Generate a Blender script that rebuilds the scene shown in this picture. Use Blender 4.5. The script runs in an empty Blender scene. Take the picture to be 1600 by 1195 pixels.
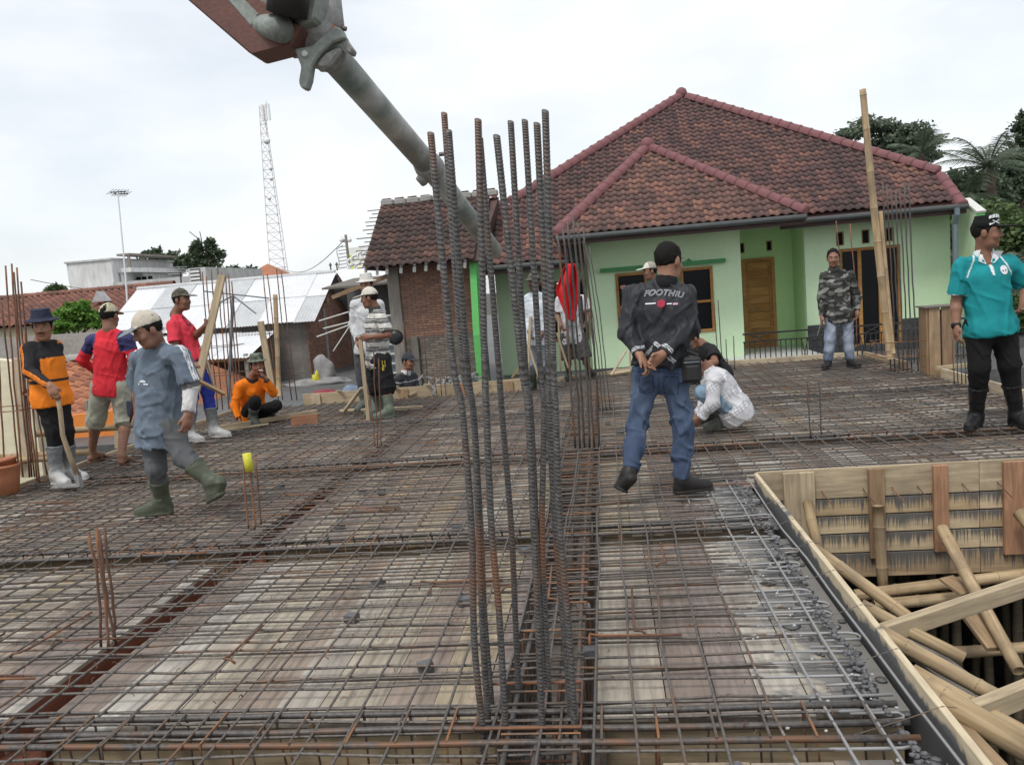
import bpy, bmesh, math, random, zlib
import numpy as np
from mathutils import Vector, Matrix
from mathutils.bvhtree import BVHTree
random.seed(7); rng = np.random.default_rng(7)
C = bpy.context.scene.collection
S = bpy.context.scene

# ---------------------------------------------------------------- camera
F = 1250.0; CH = 1.45                      # focal length in photo pixels, eye height over the mesh
_u = Vector((-103.75, 1250, 148.4)).normalized()
_y = Vector((140, 159, -1250)); _y = (_y - _u*_y.dot(_u)).normalized()
_x = _y.cross(_u)
RW = Matrix((_x, _y, _u))                  # world from camera
cd = bpy.data.cameras.new('camera'); cam = bpy.data.objects.new('camera', cd); C.objects.link(cam)
cam.matrix_world = Matrix.Translation((0, 0, CH)) @ RW.to_4x4()
cd.sensor_width = 36; cd.lens = F/1600*36; cd.clip_start = .05; cd.clip_end = 3000
S.camera = cam

# ---------------------------------------------------------------- light
SUN_EL, SUN_AZ = math.radians(58), math.radians(205)
W = bpy.data.worlds.new('World'); S.world = W; W.use_nodes = True
nt = W.node_tree; nt.nodes.clear()
def wn(t, **k):
    n = nt.nodes.new(t)
    for a, b in k.items(): setattr(n, a, b)
    return n
sky = wn('ShaderNodeTexSky', sky_type='NISHITA'); sky.sun_disc = False
sky.sun_elevation = SUN_EL; sky.sun_rotation = SUN_AZ; sky.air_density = 1; sky.dust_density = 2
skm = wn('ShaderNodeVectorMath', operation='SCALE'); skm.inputs['Scale'].default_value = .09
nt.links.new(sky.outputs[0], skm.inputs[0])
tc = wn('ShaderNodeTexCoord'); mp = wn('ShaderNodeMapping'); mp.inputs['Scale'].default_value = (1, 1, 2.6)
nt.links.new(tc.outputs['Generated'], mp.inputs[0])
nz = wn('ShaderNodeTexNoise'); nz.inputs['Scale'].default_value = 2.3; nz.inputs['Detail'].default_value = 6; nz.inputs['Roughness'].default_value = .52
nt.links.new(mp.outputs[0], nz.inputs['Vector'])
rp = wn('ShaderNodeValToRGB'); rp.color_ramp.elements[0].position = .34; rp.color_ramp.elements[0].color = (.6, .6, .6, 1)
rp.color_ramp.elements[1].position = .62; rp.color_ramp.elements[1].color = (.93, .93, .93, 1)
nt.links.new(nz.outputs[0], rp.inputs[0])
mx = wn('ShaderNodeMix', data_type='RGBA'); mx.inputs['B'].default_value = (.70, .72, .735, 1)
nt.links.new(rp.outputs[0], mx.inputs['Factor']); nt.links.new(skm.outputs[0], mx.inputs['A'])
bgn = wn('ShaderNodeBackground'); bgn.inputs['Strength'].default_value = 1.0
nt.links.new(mx.outputs['Result'], bgn.inputs[0])
wo = wn('ShaderNodeOutputWorld'); nt.links.new(bgn.outputs[0], wo.inputs[0])
sl = bpy.data.lights.new('sun', 'SUN'); sl.energy = 1.3; sl.angle = math.radians(16); sl.color = (1, .97, .92)
so = bpy.data.objects.new('sun', sl); C.objects.link(so)
sd = Vector((math.sin(SUN_AZ)*math.cos(SUN_EL), math.cos(SUN_AZ)*math.cos(SUN_EL), math.sin(SUN_EL)))
so.rotation_euler = sd.to_track_quat('Z', 'Y').to_euler()
S.view_settings.view_transform = 'Standard'; S.view_settings.look = 'None'
S.view_settings.exposure = .62; S.view_settings.gamma = 1; S.view_settings.use_curve_mapping = False
S.render.engine = 'CYCLES'

# ---------------------------------------------------------------- photo pixel -> place
def ray(px, py): return RW @ Vector((px-800, 597.5-py, -F))
def G(px, py, z=0.):
    r = ray(px, py); return Vector((0, 0, CH)) + r*((z-CH)/r.z)
def D(px, py, Y):
    r = ray(px, py); return Vector((0, 0, CH)) + r*(Y/r.y)

# ---------------------------------------------------------------- materials
MATS = {}
def lin(c):
    return tuple(x for x in c)
class NT:
    def __init__(s, name):
        s.m = bpy.data.materials.new(name); s.m.use_nodes = True; s.t = s.m.node_tree
        s.b = s.t.nodes['Principled BSDF']
    def n(s, t, ins=None, **k):
        n = s.t.nodes.new(t)
        for a, b in k.items(): setattr(n, a, b)
        for a, b in (ins or {}).items():
            if hasattr(b, 'links') or isinstance(b, bpy.types.NodeSocket): s.t.links.new(b, n.inputs[a])
            else: n.inputs[a].default_value = b
        return n
    def lk(s, o, i): s.t.links.new(o, i)
    def coords(s, scale=(1,1,1), kind='Object', rnd=False):
        tc = s.n('ShaderNodeTexCoord'); v = tc.outputs[kind]
        if rnd:
            oi = s.n('ShaderNodeObjectInfo')
            ad = s.n('ShaderNodeVectorMath', operation='ADD'); s.lk(v, ad.inputs[0])
            ml = s.n('ShaderNodeMath', {0: oi.outputs['Random'], 1: 37.0}, operation='MULTIPLY')
            s.lk(ml.outputs[0], ad.inputs[1]); v = ad.outputs[0]
        mp = s.n('ShaderNodeMapping', {'Scale': scale}); s.lk(v, mp.inputs[0]); return mp.outputs[0]
    def noise(s, vec, scale, detail=5, rough=.55, dist=0):
        n = s.n('ShaderNodeTexNoise', {'Scale': scale, 'Detail': detail, 'Roughness': rough, 'Distortion': dist}); s.lk(vec, n.inputs['Vector']); return n.outputs[0]
    def ramp(s, fac, stops, interp='LINEAR'):
        r = s.n('ShaderNodeValToRGB'); r.color_ramp.interpolation = interp
        e = r.color_ramp.elements
        while len(e) < len(stops): e.new(.5)
        for i, (p, c) in enumerate(stops):
            e[i].position = p; e[i].color = (*c, 1) if not isinstance(c, (int, float)) else (c, c, c, 1)
        s.lk(fac, r.inputs[0]); return r.outputs[0]
    def mix(s, fac, a, b, blend='MIX'):
        m = s.n('ShaderNodeMix', data_type='RGBA', blend_type=blend)
        for i, v in (('Factor', fac), ('A', a), ('B', b)):
            if isinstance(v, bpy.types.NodeSocket): s.lk(v, m.inputs[i])
            elif isinstance(v, (int, float)): m.inputs[i].default_value = v if i == 'Factor' else (v, v, v, 1)
            else: m.inputs[i].default_value = (*v, 1)
        return m.outputs['Result']
    def bump(s, h, strength=.3, dist=.01):
        b = s.n('ShaderNodeBump', {'Strength': strength, 'Distance': dist}); s.lk(h, b.inputs['Height']); s.lk(b.outputs[0], s.b.inputs['Normal'])
    def out(s, col, rough=.7, metal=0, spec=.4):
        if isinstance(col, bpy.types.NodeSocket): s.lk(col, s.b.inputs['Base Color'])
        else: s.b.inputs['Base Color'].default_value = (*col, 1)
        if isinstance(rough, bpy.types.NodeSocket): s.lk(rough, s.b.inputs['Roughness'])
        else: s.b.inputs['Roughness'].default_value = rough
        s.b.inputs['Metallic'].default_value = metal; s.b.inputs['Specular IOR Level'].default_value = spec
        MATS[s.m.name] = s.m; return s.m
def plain(name, c1, c2=None, scale=6, rough=.75, metal=0, bump=.2, stretch=(1,1,1), spec=.35, rnd=True, bd=.01):
    """noise between two colours, fine relief"""
    t = NT(name); c2 = c2 or tuple(x*.72 for x in c1)
    v = t.coords(stretch, rnd=rnd)
    f = t.noise(v, scale); f2 = t.noise(v, scale*9, 3)
    fm = t.n('ShaderNodeMath', {0: f, 1: f2}, operation='ADD'); fh = t.n('ShaderNodeMath', {0: fm.outputs[0], 1: .5}, operation='MULTIPLY')
    col = t.ramp(fh.outputs[0], [(.36, c2), (.64, c1)])
    t.bump(f2, bump, bd)
    return t.out(col, rough, metal, spec)
WOODS = set()
def wood(name, cols, scale=1., stretch=(14, 1.2, 14), cement=False, **k):
    """one material per grain direction: along Y, X and Z"""
    WOODS.add(name)
    wood1(name, cols, scale, stretch, cement=cement, **k)
    if stretch == (14, 1.2, 14):
        wood1(name+'_x', cols, scale, (1.2, 14, 14), **k); wood1(name+'_z', cols, scale, (14, 14, 1.2), **k)
def wood1(name, cols, scale=1., stretch=(14, 1.2, 14), dirt=(.10,.085,.07), dirt_amt=.5, rough=.8, cement=False):
    """cols: list of plank tones picked per object / island"""
    t = NT(name)
    oi = t.n('ShaderNodeObjectInfo'); ge = t.n('ShaderNodeNewGeometry')
    r = t.n('ShaderNodeMath', {0: oi.outputs['Random'], 1: ge.outputs['Random Per Island']}, operation='ADD')
    fr = t.n('ShaderNodeMath', {0: r.outputs[0]}, operation='FRACT')
    base = t.ramp(fr.outputs[0], [(i/len(cols), c) for i, c in enumerate(cols)], 'CONSTANT')
    v = t.coords(stretch, rnd=True)
    g = t.noise(v, 3*scale, 6, .6, .4)
    gr = t.ramp(g, [(.3, .62), (.7, 1.12)])
    col = t.mix(1, base, gr, 'MULTIPLY')
    v2 = t.coords((1, .45, 1), rnd=True)
    st = t.noise(v2, 2.6*scale, 6, .62)
    sm = t.ramp(st, [(.5-.0, 0), (.72, dirt_amt)])
    col = t.mix(sm, col, dirt)
    if cement:
        wp = t.n('ShaderNodeTexCoord'); s1 = t.noise(wp.outputs['Object'], 1.1, 6, .62); s2 = t.noise(wp.outputs['Object'], 9, 5, .7)
        col = t.mix(t.ramp(s1, [(.44,0),(.68,.5)]), col, (.24,.20,.165)); col = t.mix(t.ramp(s2, [(.58,0),(.70,.55)]), col, (.11,.09,.075))
    if cement:                                  # grey slurry spilt on the planks towards the open edge
        col = t.mix(slurry(t, .62, .10), col, (.17,.168,.165))
    t.bump(g, .35, .004)
    return t.out(col, rough, 0, .2)
def slurry(t, x0, soft, full=.86):
    tc = t.n('ShaderNodeTexCoord'); sp = t.n('ShaderNodeSeparateXYZ'); t.lk(tc.outputs['Object'], sp.inputs[0])
    n = t.noise(tc.outputs['Object'], 7, 6, .65)
    m = t.n('ShaderNodeMapRange', {'Value': sp.outputs['X'], 'From Min': x0-.35, 'From Max': x0+.25, 'To Min': -.25, 'To Max': .30})
    y = t.n('ShaderNodeMath', {0: sp.outputs['Y'], 1: -.4}, operation='LESS_THAN')
    s1 = t.n('ShaderNodeMath', {0: n, 1: m.outputs[0]}, operation='ADD'); s2 = t.n('ShaderNodeMath', {0: s1.outputs[0], 1: y.outputs[0]}, operation='MULTIPLY')
    return t.ramp(s2.outputs[0], [(.56,0),(.56+soft,full)])
def flat(name, c, rough=.6, metal=0, spec=.4, emit=None):
    t = NT(name); return t.out(c, rough, metal, spec)

# ---------------------------------------------------------------- mesh building
class MB:
    def __init__(s): s.v = []; s.f = []
    def add(s, vs, fs):
        o = len(s.v); s.v += [tuple(p) for p in vs]; s.f += [tuple(i+o for i in f) for f in fs]; return s
    def box(s, c, size, M=None):
        hx, hy, hz = size[0]/2, size[1]/2, size[2]/2
        vs = [Vector((sx*hx, sy*hy, sz*hz)) for sz in (-1,1) for sy in (-1,1) for sx in (-1,1)]
        if M is not None: vs = [M @ p for p in vs]
        c = Vector(c); vs = [p+c for p in vs]
        return s.add(vs, [(0,2,3,1),(4,5,7,6),(0,1,5,4),(2,6,7,3),(0,4,6,2),(1,3,7,5)])
    def bb(s, x0, x1, y0, y1, z0, z1): return s.box(((x0+x1)/2,(y0+y1)/2,(z0+z1)/2),(abs(x1-x0),abs(y1-y0),abs(z1-z0)))
    def beam(s, a, b, w, h, up=(0,0,1)):
        a, b = Vector(a), Vector(b); d = (b-a); L = d.length; d.normalize()
        u = Vector(up); sd = d.cross(u)
        if sd.length < 1e-4: sd = d.cross(Vector((1,0,0)))
        sd.normalize(); u = sd.cross(d)
        M = Matrix((sd, d, u)).transposed()
        return s.box((a+b)/2, (w, L, h), M)
    def tube(s, pts, r, n=8, cap=True):
        pts = [Vector(p) for p in pts]; rs = r if isinstance(r, (list, tuple)) else [r]*len(pts)
        o = len(s.v); prev = None
        for i, p in enumerate(pts):
            d = (pts[min(i+1, len(pts)-1)] - pts[max(i-1, 0)])
            if d.length < 1e-9: d = Vector((0,0,1))
            d.normalize()
            if prev is None:
                a = d.orthogonal().normalized()
            else:
                a = (prev - d*prev.dot(d)); a = a.normalized() if a.length > 1e-6 else d.orthogonal().normalized()
            prev = a; b = d.cross(a)
            for k in range(n):
                t = 2*math.pi*k/n; s.v.append(tuple(p + (a*math.cos(t)+b*math.sin(t))*rs[i]))
        for i in range(len(pts)-1):
            for k in range(n):
                k2 = (k+1) % n; q = o+i*n
                s.f.append((q+k, q+k2, q+n+k2, q+n+k))
        if cap:
            s.f.append(tuple(o+k for k in range(n-1,-1,-1))); s.f.append(tuple(o+(len(pts)-1)*n+k for k in range(n)))
        return s
    def lathe(s, c, prof, n=20, axis=None):
        M = Vector(axis or (0,0,1)).to_track_quat('Z','Y').to_matrix(); c = Vector(c); o = len(s.v)
        for r, z in prof:
            for k in range(n):
                t = 2*math.pi*k/n; s.v.append(tuple(c + M @ Vector((r*math.cos(t), r*math.sin(t), z))))
        for i in range(len(prof)-1):
            for k in range(n):
                k2 = (k+1) % n; q = o+i*n; s.f.append((q+k, q+k2, q+n+k2, q+n+k))
        s.f.append(tuple(o+k for k in range(n-1,-1,-1))); s.f.append(tuple(o+(len(prof)-1)*n+k for k in range(n)))
        return s
    def prism(s, poly, a, b):
        """poly: list of 3D points; extruded by vector b (a unused offset)"""
        n = len(poly); P = [Vector(p)+Vector(a) for p in poly]; Q = [p+Vector(b) for p in P]
        return s.add(P+Q, [tuple(range(n-1,-1,-1)), tuple(range(n,2*n))] + [(i,(i+1)%n,n+(i+1)%n,n+i) for i in range(n)])
    def mesh(s, name): 
        m = bpy.data.meshes.new(name); m.from_pydata(s.v, [], s.f); m.update(); return m
    def build(s, name, mat, parent=None, smooth=False, bevel=0, loc=None):
        if parent is not None:                      # parts are laid out in world metres, stored relative to their thing
            w = wl(parent); s.v = [(p[0]-w.x, p[1]-w.y, p[2]-w.z) for p in s.v]
        m = s.mesh(name); return link(name, m, mat, parent, smooth, bevel, loc)
def wl(o):
    w = Vector((0,0,0))
    while o is not None: w += o.location; o = o.parent
    return w
def link(name, m, mat, parent=None, smooth=False, bevel=0, loc=None):
    o = bpy.data.objects.new(name, m); C.objects.link(o)
    if mat in WOODS and mat+'_x' in MATS and not m.materials and len(m.vertices):
        co = np.empty(len(m.vertices)*3); m.vertices.foreach_get('co', co); co = co.reshape(-1,3); dm = co.max(0)-co.min(0)
        mat = mat+('_x' if dm[0] > max(dm[1],dm[2]) else '_z' if dm[2] > max(dm[0],dm[1]) else '')
    if mat is not None and not m.materials: m.materials.append(MATS[mat] if isinstance(mat, str) else mat)
    if smooth and len(m.polygons): m.polygons.foreach_set('use_smooth', [True]*len(m.polygons))
    if parent is not None:
        o.parent = parent
    if loc is not None: o.location = loc
    if bevel:
        b = o.modifiers.new('bevel', 'BEVEL'); b.width = bevel; b.segments = 1; b.limit_method = 'ANGLE'
    return o
def tag(o, label, cat, group=None, kind=None):
    if label: o['label'] = label
    if cat: o['category'] = cat
    if group: o['group'] = group
    if kind: o['kind'] = kind
    return o
def thing(name, label, cat, loc=(0,0,0), group=None):
    """Empty at the base of a thing; parts are given in coordinates relative to loc"""
    o = bpy.data.objects.new(name, None); C.objects.link(o); o.location = loc; o.empty_display_size = .1
    return tag(o, label, cat, group)
def struct(o): o['kind'] = 'structure'; return o
def inst(name, mesh, M, parent=None, mat=None):
    o = bpy.data.objects.new(name, mesh); C.objects.link(o); o.parent = parent
    if parent is not None: M = Matrix.Translation(-wl(parent)) @ M
    o.matrix_local = M
    if mat is not None and not mesh.materials: mesh.materials.append(MATS[mat])
    return o
def basis(x, y, z, p):
    M = Matrix((x, y, z)).transposed().to_4x4(); M.translation = p; return M

# ---------------------------------------------------------------- material library
wood('deck_wood', [(.46,.42,.36),(.37,.31,.24),(.27,.215,.185),(.43,.38,.30),(.33,.265,.215),(.50,.47,.42),(.27,.22,.20),(.40,.33,.23),(.25,.20,.17),(.45,.40,.33)], dirt=(.15,.115,.10), dirt_amt=.7, cement=True)
wood('timber_pale', [(.50,.405,.27),(.45,.36,.24),(.54,.45,.32),(.40,.315,.21)], dirt=(.20,.16,.115), dirt_amt=.7)
wood('timber_red', [(.34,.17,.10),(.40,.22,.13),(.30,.15,.10)], dirt=(.16,.10,.07), dirt_amt=.4)
wood('timber_brown', [(.30,.20,.12),(.36,.25,.15),(.27,.18,.11)], dirt=(.12,.09,.07), dirt_amt=.4)
wood('timber_weathered', [(.24,.22,.20),(.30,.27,.24),(.20,.18,.16)], dirt=(.1,.09,.08), dirt_amt=.4)
wood('trough_red', [(.20,.075,.045),(.17,.06,.04),(.24,.10,.06)], dirt=(.08,.05,.04), dirt_amt=.5)
def steel(name, c1, c2, rust, amt, rough=.55, metal=.35, cement=False):
    t = NT(name); v = t.coords(rnd=True)
    a = t.noise(v, 5, 5, .6); b = t.noise(v, 60, 3)
    col = t.ramp(b, [(.3, c2), (.7, c1)])
    oi = t.n('ShaderNodeObjectInfo')
    sh = t.n('ShaderNodeMath', {0: oi.outputs['Random'], 1: .3}, operation='MULTIPLY')
    ad = t.n('ShaderNodeMath', {0: a, 1: sh.outputs[0]}, operation='ADD')
    m = t.ramp(ad.outputs[0], [(amt, 0), (amt+.16, 1)])
    col = t.mix(m, col, rust)
    if cement: col = t.mix(slurry(t, .55, .05), col, (.34,.34,.34))
    t.bump(b, .3, .002)
    return t.out(col, rough, metal)
steel('mesh_steel', (.17,.15,.135), (.09,.08,.073), (.185,.11,.07), .72, cement=True)
steel('bar_dark', (.125,.115,.108), (.06,.056,.054), (.16,.085,.05), .70)
steel('bar_rust', (.17,.09,.06), (.10,.058,.044), (.26,.115,.055), .66, .75, .1)
steel('stirrup_steel', (.14,.11,.09), (.085,.07,.06), (.27,.125,.055), .66, .7, .2)
plain('cement_splash', (.55,.55,.55), (.30,.30,.30), 20, .9)
plain('cement_dark', (.16,.16,.165), (.09,.09,.095), 12, .75, bump=.5)
def bamboo_mat():
    t = NT('bamboo'); v = t.coords((1,1,1), rnd=True)
    a = t.noise(t.coords((22,22,1.2), rnd=True), 2, 4); b = t.noise(v, 4, 5)
    c = t.ramp(a, [(.3,(.27,.185,.10)),(.52,(.42,.31,.18)),(.75,(.53,.42,.27))])
    c = t.mix(t.ramp(b,[(.46,0),(.70,.85)]), c, (.22,.165,.11)); t.bump(a,.15,.003); return t.out(c,.6,0,.25)
bamboo_mat()
plain('ground_dirt', (.10,.085,.07), (.06,.05,.042), 1.2, .95, bump=.6)
plain('grey_concrete', (.36,.35,.33), (.24,.235,.22), 2.2, .85, bump=.3)
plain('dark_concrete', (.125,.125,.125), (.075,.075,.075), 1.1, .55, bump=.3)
plain('black_rubber', (.018,.018,.018), (.03,.03,.032), 9, .35)
plain('black_iron', (.02,.02,.022), (.03,.028,.026), 9, .5)
# ================================================================ ground and terrace
DX0, DX1, VX = -5.55, 3.95, .97            # deck left / right edge, left edge of the open stair void
VY = 5.62                                  # far edge of the void
PT = -.062                                 # top of planks (mesh lies above, men stand on z = 0)
g = MB()
N = 40
g.add([(-400,-60,-3.3),(400,-60,-3.3),(400,900,-3.3),(-400,900,-3.3)], [(0,1,2,3)])
struct(g.build('ground', 'ground_dirt'))
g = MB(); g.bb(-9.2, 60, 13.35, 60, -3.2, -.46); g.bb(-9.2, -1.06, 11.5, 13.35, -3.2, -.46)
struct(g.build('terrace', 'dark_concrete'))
g = MB(); g.bb(-9.2, 60, 60.02, 500, -3.2, -.5)
plain('scrub_ground', (.07,.10,.04), (.05,.065,.03), .6, .95)
struct(g.build('hill_ground', 'scrub_ground'))

# ================================================================ plank deck (formwork)
deck = thing('formwork_deck', 'stained timber plank deck lying under the steel mesh', 'formwork deck', (0, 6, PT))
YB = [(-1.6,2.36),(2.66,4.46),(4.72,6.68),(6.98,9.0),(9.2,11.3)]
XB = [(DX0,-2.44),(-2.27,-.47),(-.12,.93),(.93,DX1)]
for xb, (x0, x1) in enumerate(XB):
    for yb, (y0, y1) in enumerate(YB):
        if xb == 3:
            if y1 < VY+.5: continue
            y0 = max(y0, VY+.05)
        if yb == 4 and xb >= 2: y1 = 12.72
        x = x0
        while x < x1-.03:
            w = min(random.uniform(.15,.27), x1-x)
            if x1-(x+w) < .06: w = x1-x
            z = PT + random.uniform(-.012, 0)
            m = MB(); m.bb(x+.002, x+w-.002, y0+random.uniform(-.03,.0), y1+random.uniform(0,.03), z-.02, z)
            m.build('plank', 'deck_wood', deck); x += w
def board(nm, x0,x1,y0,y1,z0,z1, mat, par, bevel=.003):
    m = MB(); m.bb(x0,x1,y0,y1,z0,z1); return m.build(nm, mat, par, bevel=bevel)
# beam troughs between the plank fields
for i, (a, b) in enumerate([(2.36,2.66),(4.46,4.72),(6.68,6.98),(9.0,9.2)]):
    xr = VX-.05 if b < VY else DX1
    for (xa, xb_) in ((DX0,-2.44),(-2.27,-.47),(-.12,xr)):
        board('trough_side', xa, xb_, b+.03, b+.05, -.42, PT-.025, 'timber_pale', deck)
        board('trough_side', xa, xb_, a-.05, a-.03, -.42, PT-.025, 'timber_pale', deck)
    board('trough_bottom', DX0, xr, a-.03, b+.03, -.40, -.38, 'timber_brown', deck)
for (a, b, mt) in [(-2.44,-2.27,'trough_red'),(-.47,-.12,'timber_weathered')]:
    for (ya, yb) in YB:
        board('trough_side', a-.025, a-.005, ya, min(yb,11.3), -.36, PT-.03, mt, deck)
        board('trough_side', b+.005, b+.025, ya, min(yb,11.3), -.36, PT-.03, mt, deck)
    board('trough_bottom', a-.005, b+.005, -1.6, 11.3, -.377 if mt == 'trough_red' else -.376, -.36 if mt != 'trough_red' else -.2, mt, deck)

# ================================================================ reinforcing mesh
mesh_t = thing('reinforcement_mesh', 'grid of thin rusty steel bars tied over the whole plank deck', 'steel mesh', (0, 6, -.05))
def wavy(a, b, r, seg=.3, j=.006, jz=.004, hook=None, n=6):
    a, b = Vector(a), Vector(b); L = (b-a).length; k = max(3, int(L/seg)); pts = []
    sx, sy, ph = random.uniform(-1,1), random.uniform(.3,1.2), random.uniform(0,6)
    d = (b-a).normalized(); lat = d.cross(Vector((0,0,1)))
    for i in range(k+1):
        t = i/k; p = a.lerp(b, t)
        p = p + lat*(random.gauss(0,j) + .012*math.sin(ph+sy*t*L)) + Vector((0,0,random.gauss(0,jz)))
        pts.append(p)
    if hook: pts += [pts[-1]+Vector(q) for q in hook]
    m = MB(); m.tube(pts, r, n); return m
y = -1.3; row = 0
while y < 12.65:
    xr = VX-.12 if y < VY+.02 else DX1-.05
    yl = 11.25
    if y > yl:
        xl = -1.0
    else: xl = DX0+.05
    yy = y + random.gauss(0,.012)
    hk = None
    if y < VY: 
        s_ = random.choice((-1,1)); e = random.uniform(-.05,.03)
        xr += e
        if random.random() < .6: hk = [(.03,s_*.01,-.002),(.04,s_*.03,-.004),(.03,s_*.05,-.004),(-.12,s_*.055,-.006)]
    wavy((xl+random.uniform(-.03,.03), yy, -.021), (xr, yy+random.gauss(.03,.02), -.021), .0058, hook=hk).build('bar', 'mesh_steel', mesh_t, True)
    if row % 2 == 0 or y > 3.4:
        wavy((xl, yy+.045, -.046), (xr-.03, yy+.05+random.gauss(.02,.025), -.046), .0055, .5).build('bar', 'mesh_steel', mesh_t, True)
    y += random.uniform(.095,.125); row += 1
x = DX0+.1
while x < DX1-.04:
    y1 = 11.3 if x < -1.1 else 12.7
    y0 = -1.5 if x < VX-.04 else VY+.06
    wavy((x,y0,-.0085),(x+random.gauss(0,.02),y1,-.0085), .0055, .45).build('bar', 'mesh_steel', mesh_t, True)
    x += random.uniform(.135,.175)
# tie wires and spacer blocks, cement splashes along the open edge
tw = MB()
for k in range(900):
    px, py = random.uniform(DX0,.8), 1.6+10*random.random()**1.6
    a = random.uniform(0,6.28); l = random.uniform(.012,.035)
    tw.tube([(px,py,-.012),(px+l*.5*math.cos(a),py+l*.5*math.sin(a),.004),(px+l*math.cos(a),py+l*math.sin(a),random.uniform(-.01,.014))], .0016, 4)
o = tw.build('tie_wire', 'bar_rust', mesh_t); o['kind'] = 'stuff'
blk = MB(); blk.box((0,0,0),(.06,.05,.035)); bm_ = blk.mesh('spacer_block')
for k in range(26):
    px, py = random.uniform(-3.2,.8), 1.9+7*random.random()**1.5
    M = Matrix.Translation((px,py,PT+.017)) @ Matrix.Rotation(random.uniform(0,3),4,'Z')
    inst('spacer_block', bm_, M, mesh_t, 'cement_dark')
def blob(mb, c, r, sq=.6, n=1):
    bmx = bmesh.new(); bmesh.ops.create_icosphere(bmx, subdivisions=n, radius=1)
    vs = [Vector(c)+Vector((v.co.x*r*random.uniform(.7,1.3), v.co.y*r*random.uniform(.7,1.3), v.co.z*r*sq*random.uniform(.7,1.2))) for v in bmx.verts]
    mb.add(vs, [tuple(v.index for v in f.verts) for f in bmx.faces]); bmx.free()
sp = MB(); sp2 = MB(); sp3 = MB()
for k in range(70):
    py = random.uniform(2.0, VY-.05); px = VX-.1-abs(random.gauss(0,.16))
    blob(sp, (px,py,random.uniform(-.026,-.012)), random.uniform(.004,.008), .7)
for k in range(420):
    py = random.uniform(1.9, VY-.05); px = VX-.13-abs(random.gauss(0,.018))+.012*math.sin(py*9)
    blob(sp2, (px,py,random.uniform(-.03,-.008)), random.uniform(.007,.014), .8)
for k in range(90):
    py = random.uniform(1.9, VY-.05); px = VX-.06-abs(random.gauss(0,.09))
    blob(sp3, (px,py,PT+.003), random.uniform(.01,.04), .12)
o = sp.build('cement_splashes', 'cement_splash', mesh_t, True); o['kind'] = 'stuff'
o = sp2.build('cement_lumps', 'cement_dark', mesh_t, True); o['kind'] = 'stuff'
o = sp3.build('cement_smears', 'cement_dark', mesh_t, True); o['kind'] = 'stuff'

# loose bent bars (cranked bars with rusty hooks)
for k in range(46):
    px, py = random.uniform(-5,.7), 2.9+7*random.random()**1.3
    a = random.choice((0, math.pi/2))+random.gauss(0,.06); L = random.uniform(.25,.5)
    d = Vector((math.cos(a), math.sin(a), 0)); q = Vector((-d.y,d.x,0))
    p = Vector((px,py,-.005)); h = random.choice((-1,1))
    pts = [p-d*.06*0+q*h*.05+Vector((0,0,-.01)), p+q*h*.03+Vector((0,0,.008)), p+Vector((0,0,.012)), p+d*.05+Vector((0,0,.004)), p+d*L]
    m = MB(); m.tube(pts, .0055, 6); m.build('bar_hook', 'bar_rust', mesh_t, True)

# ================================================================ beam cages
def stirrup_mesh(w, h, r=.0045):
    m = MB(); t = .012
    m.tube([(-w/2,0,-t),(-w/2,0,-h),(w/2,0,-h),(w/2,0,0),(-w/2,0,0),(-w/2+.008,.006,-.05)], r, 5)
    return m.mesh('stirrup')
def cage(label, a, b, w, h, z, step, rbar, grp='beam cages set in the deck troughs', nb=2):
    a, b = Vector(a), Vector(b); d = (b-a).normalized(); L = (b-a).length; lat = Vector((d.y,-d.x,0))
    t = thing('beam_cage', label, 'beam cage', (a+b)/2+Vector((0,0,z-h)), grp)
    for k in range(nb):
        for zz in (z-.008, z-h+.012):
            off = lat*(w*(k/(nb-1)-.5)*.86)
            m = wavy(a+off+Vector((0,0,zz)), b+off+Vector((0,0,zz)), rbar, .4, .003, .002, n=7)
            m.build('main_bar', 'bar_dark', t, True)
    sm = stirrup_mesh(w, h); n = int(L/step)
    for i in range(n):
        p = a + d*(i+.5)*step + d*random.gauss(0,.015); p.z = z+.006
        M = basis(lat, d, Vector((0,0,1)), p) @ Matrix.Rotation(random.gauss(0,.05),4,'X')
        inst('stirrup', sm, M, t, 'stirrup_steel')
    return t
cage('heavy bar cage in the cross trough at the foot of the tall ribbed column bars', (DX0+.1,2.51,0), (VX-.1,2.51,0), .2, .3, -.006, .17, .0115, nb=3)
cage('bar cage in the cross trough behind the three bars capped with yellow', (DX0+.1,4.59,0), (VX-.1,4.59,0), .17, .28, .0, .15, .010)
cage('bar cage across the deck just behind the board lined void', (DX0+.1,6.83,0), (DX1-.1,6.83,0), .18, .28, .0, .16, .010)
cage('bar cage in the cross trough behind the squatting man in the patterned shirt', (DX0+.1,9.1,0), (DX1-.1,9.1,0), .16, .28, .0, .2, .010)
cage('long bar cage running away from the tall ribbed column bars', (-.3,-1.5,0), (-.3,11.2,0), .26, .32, -.012, .10, .010, nb=3)

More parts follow.
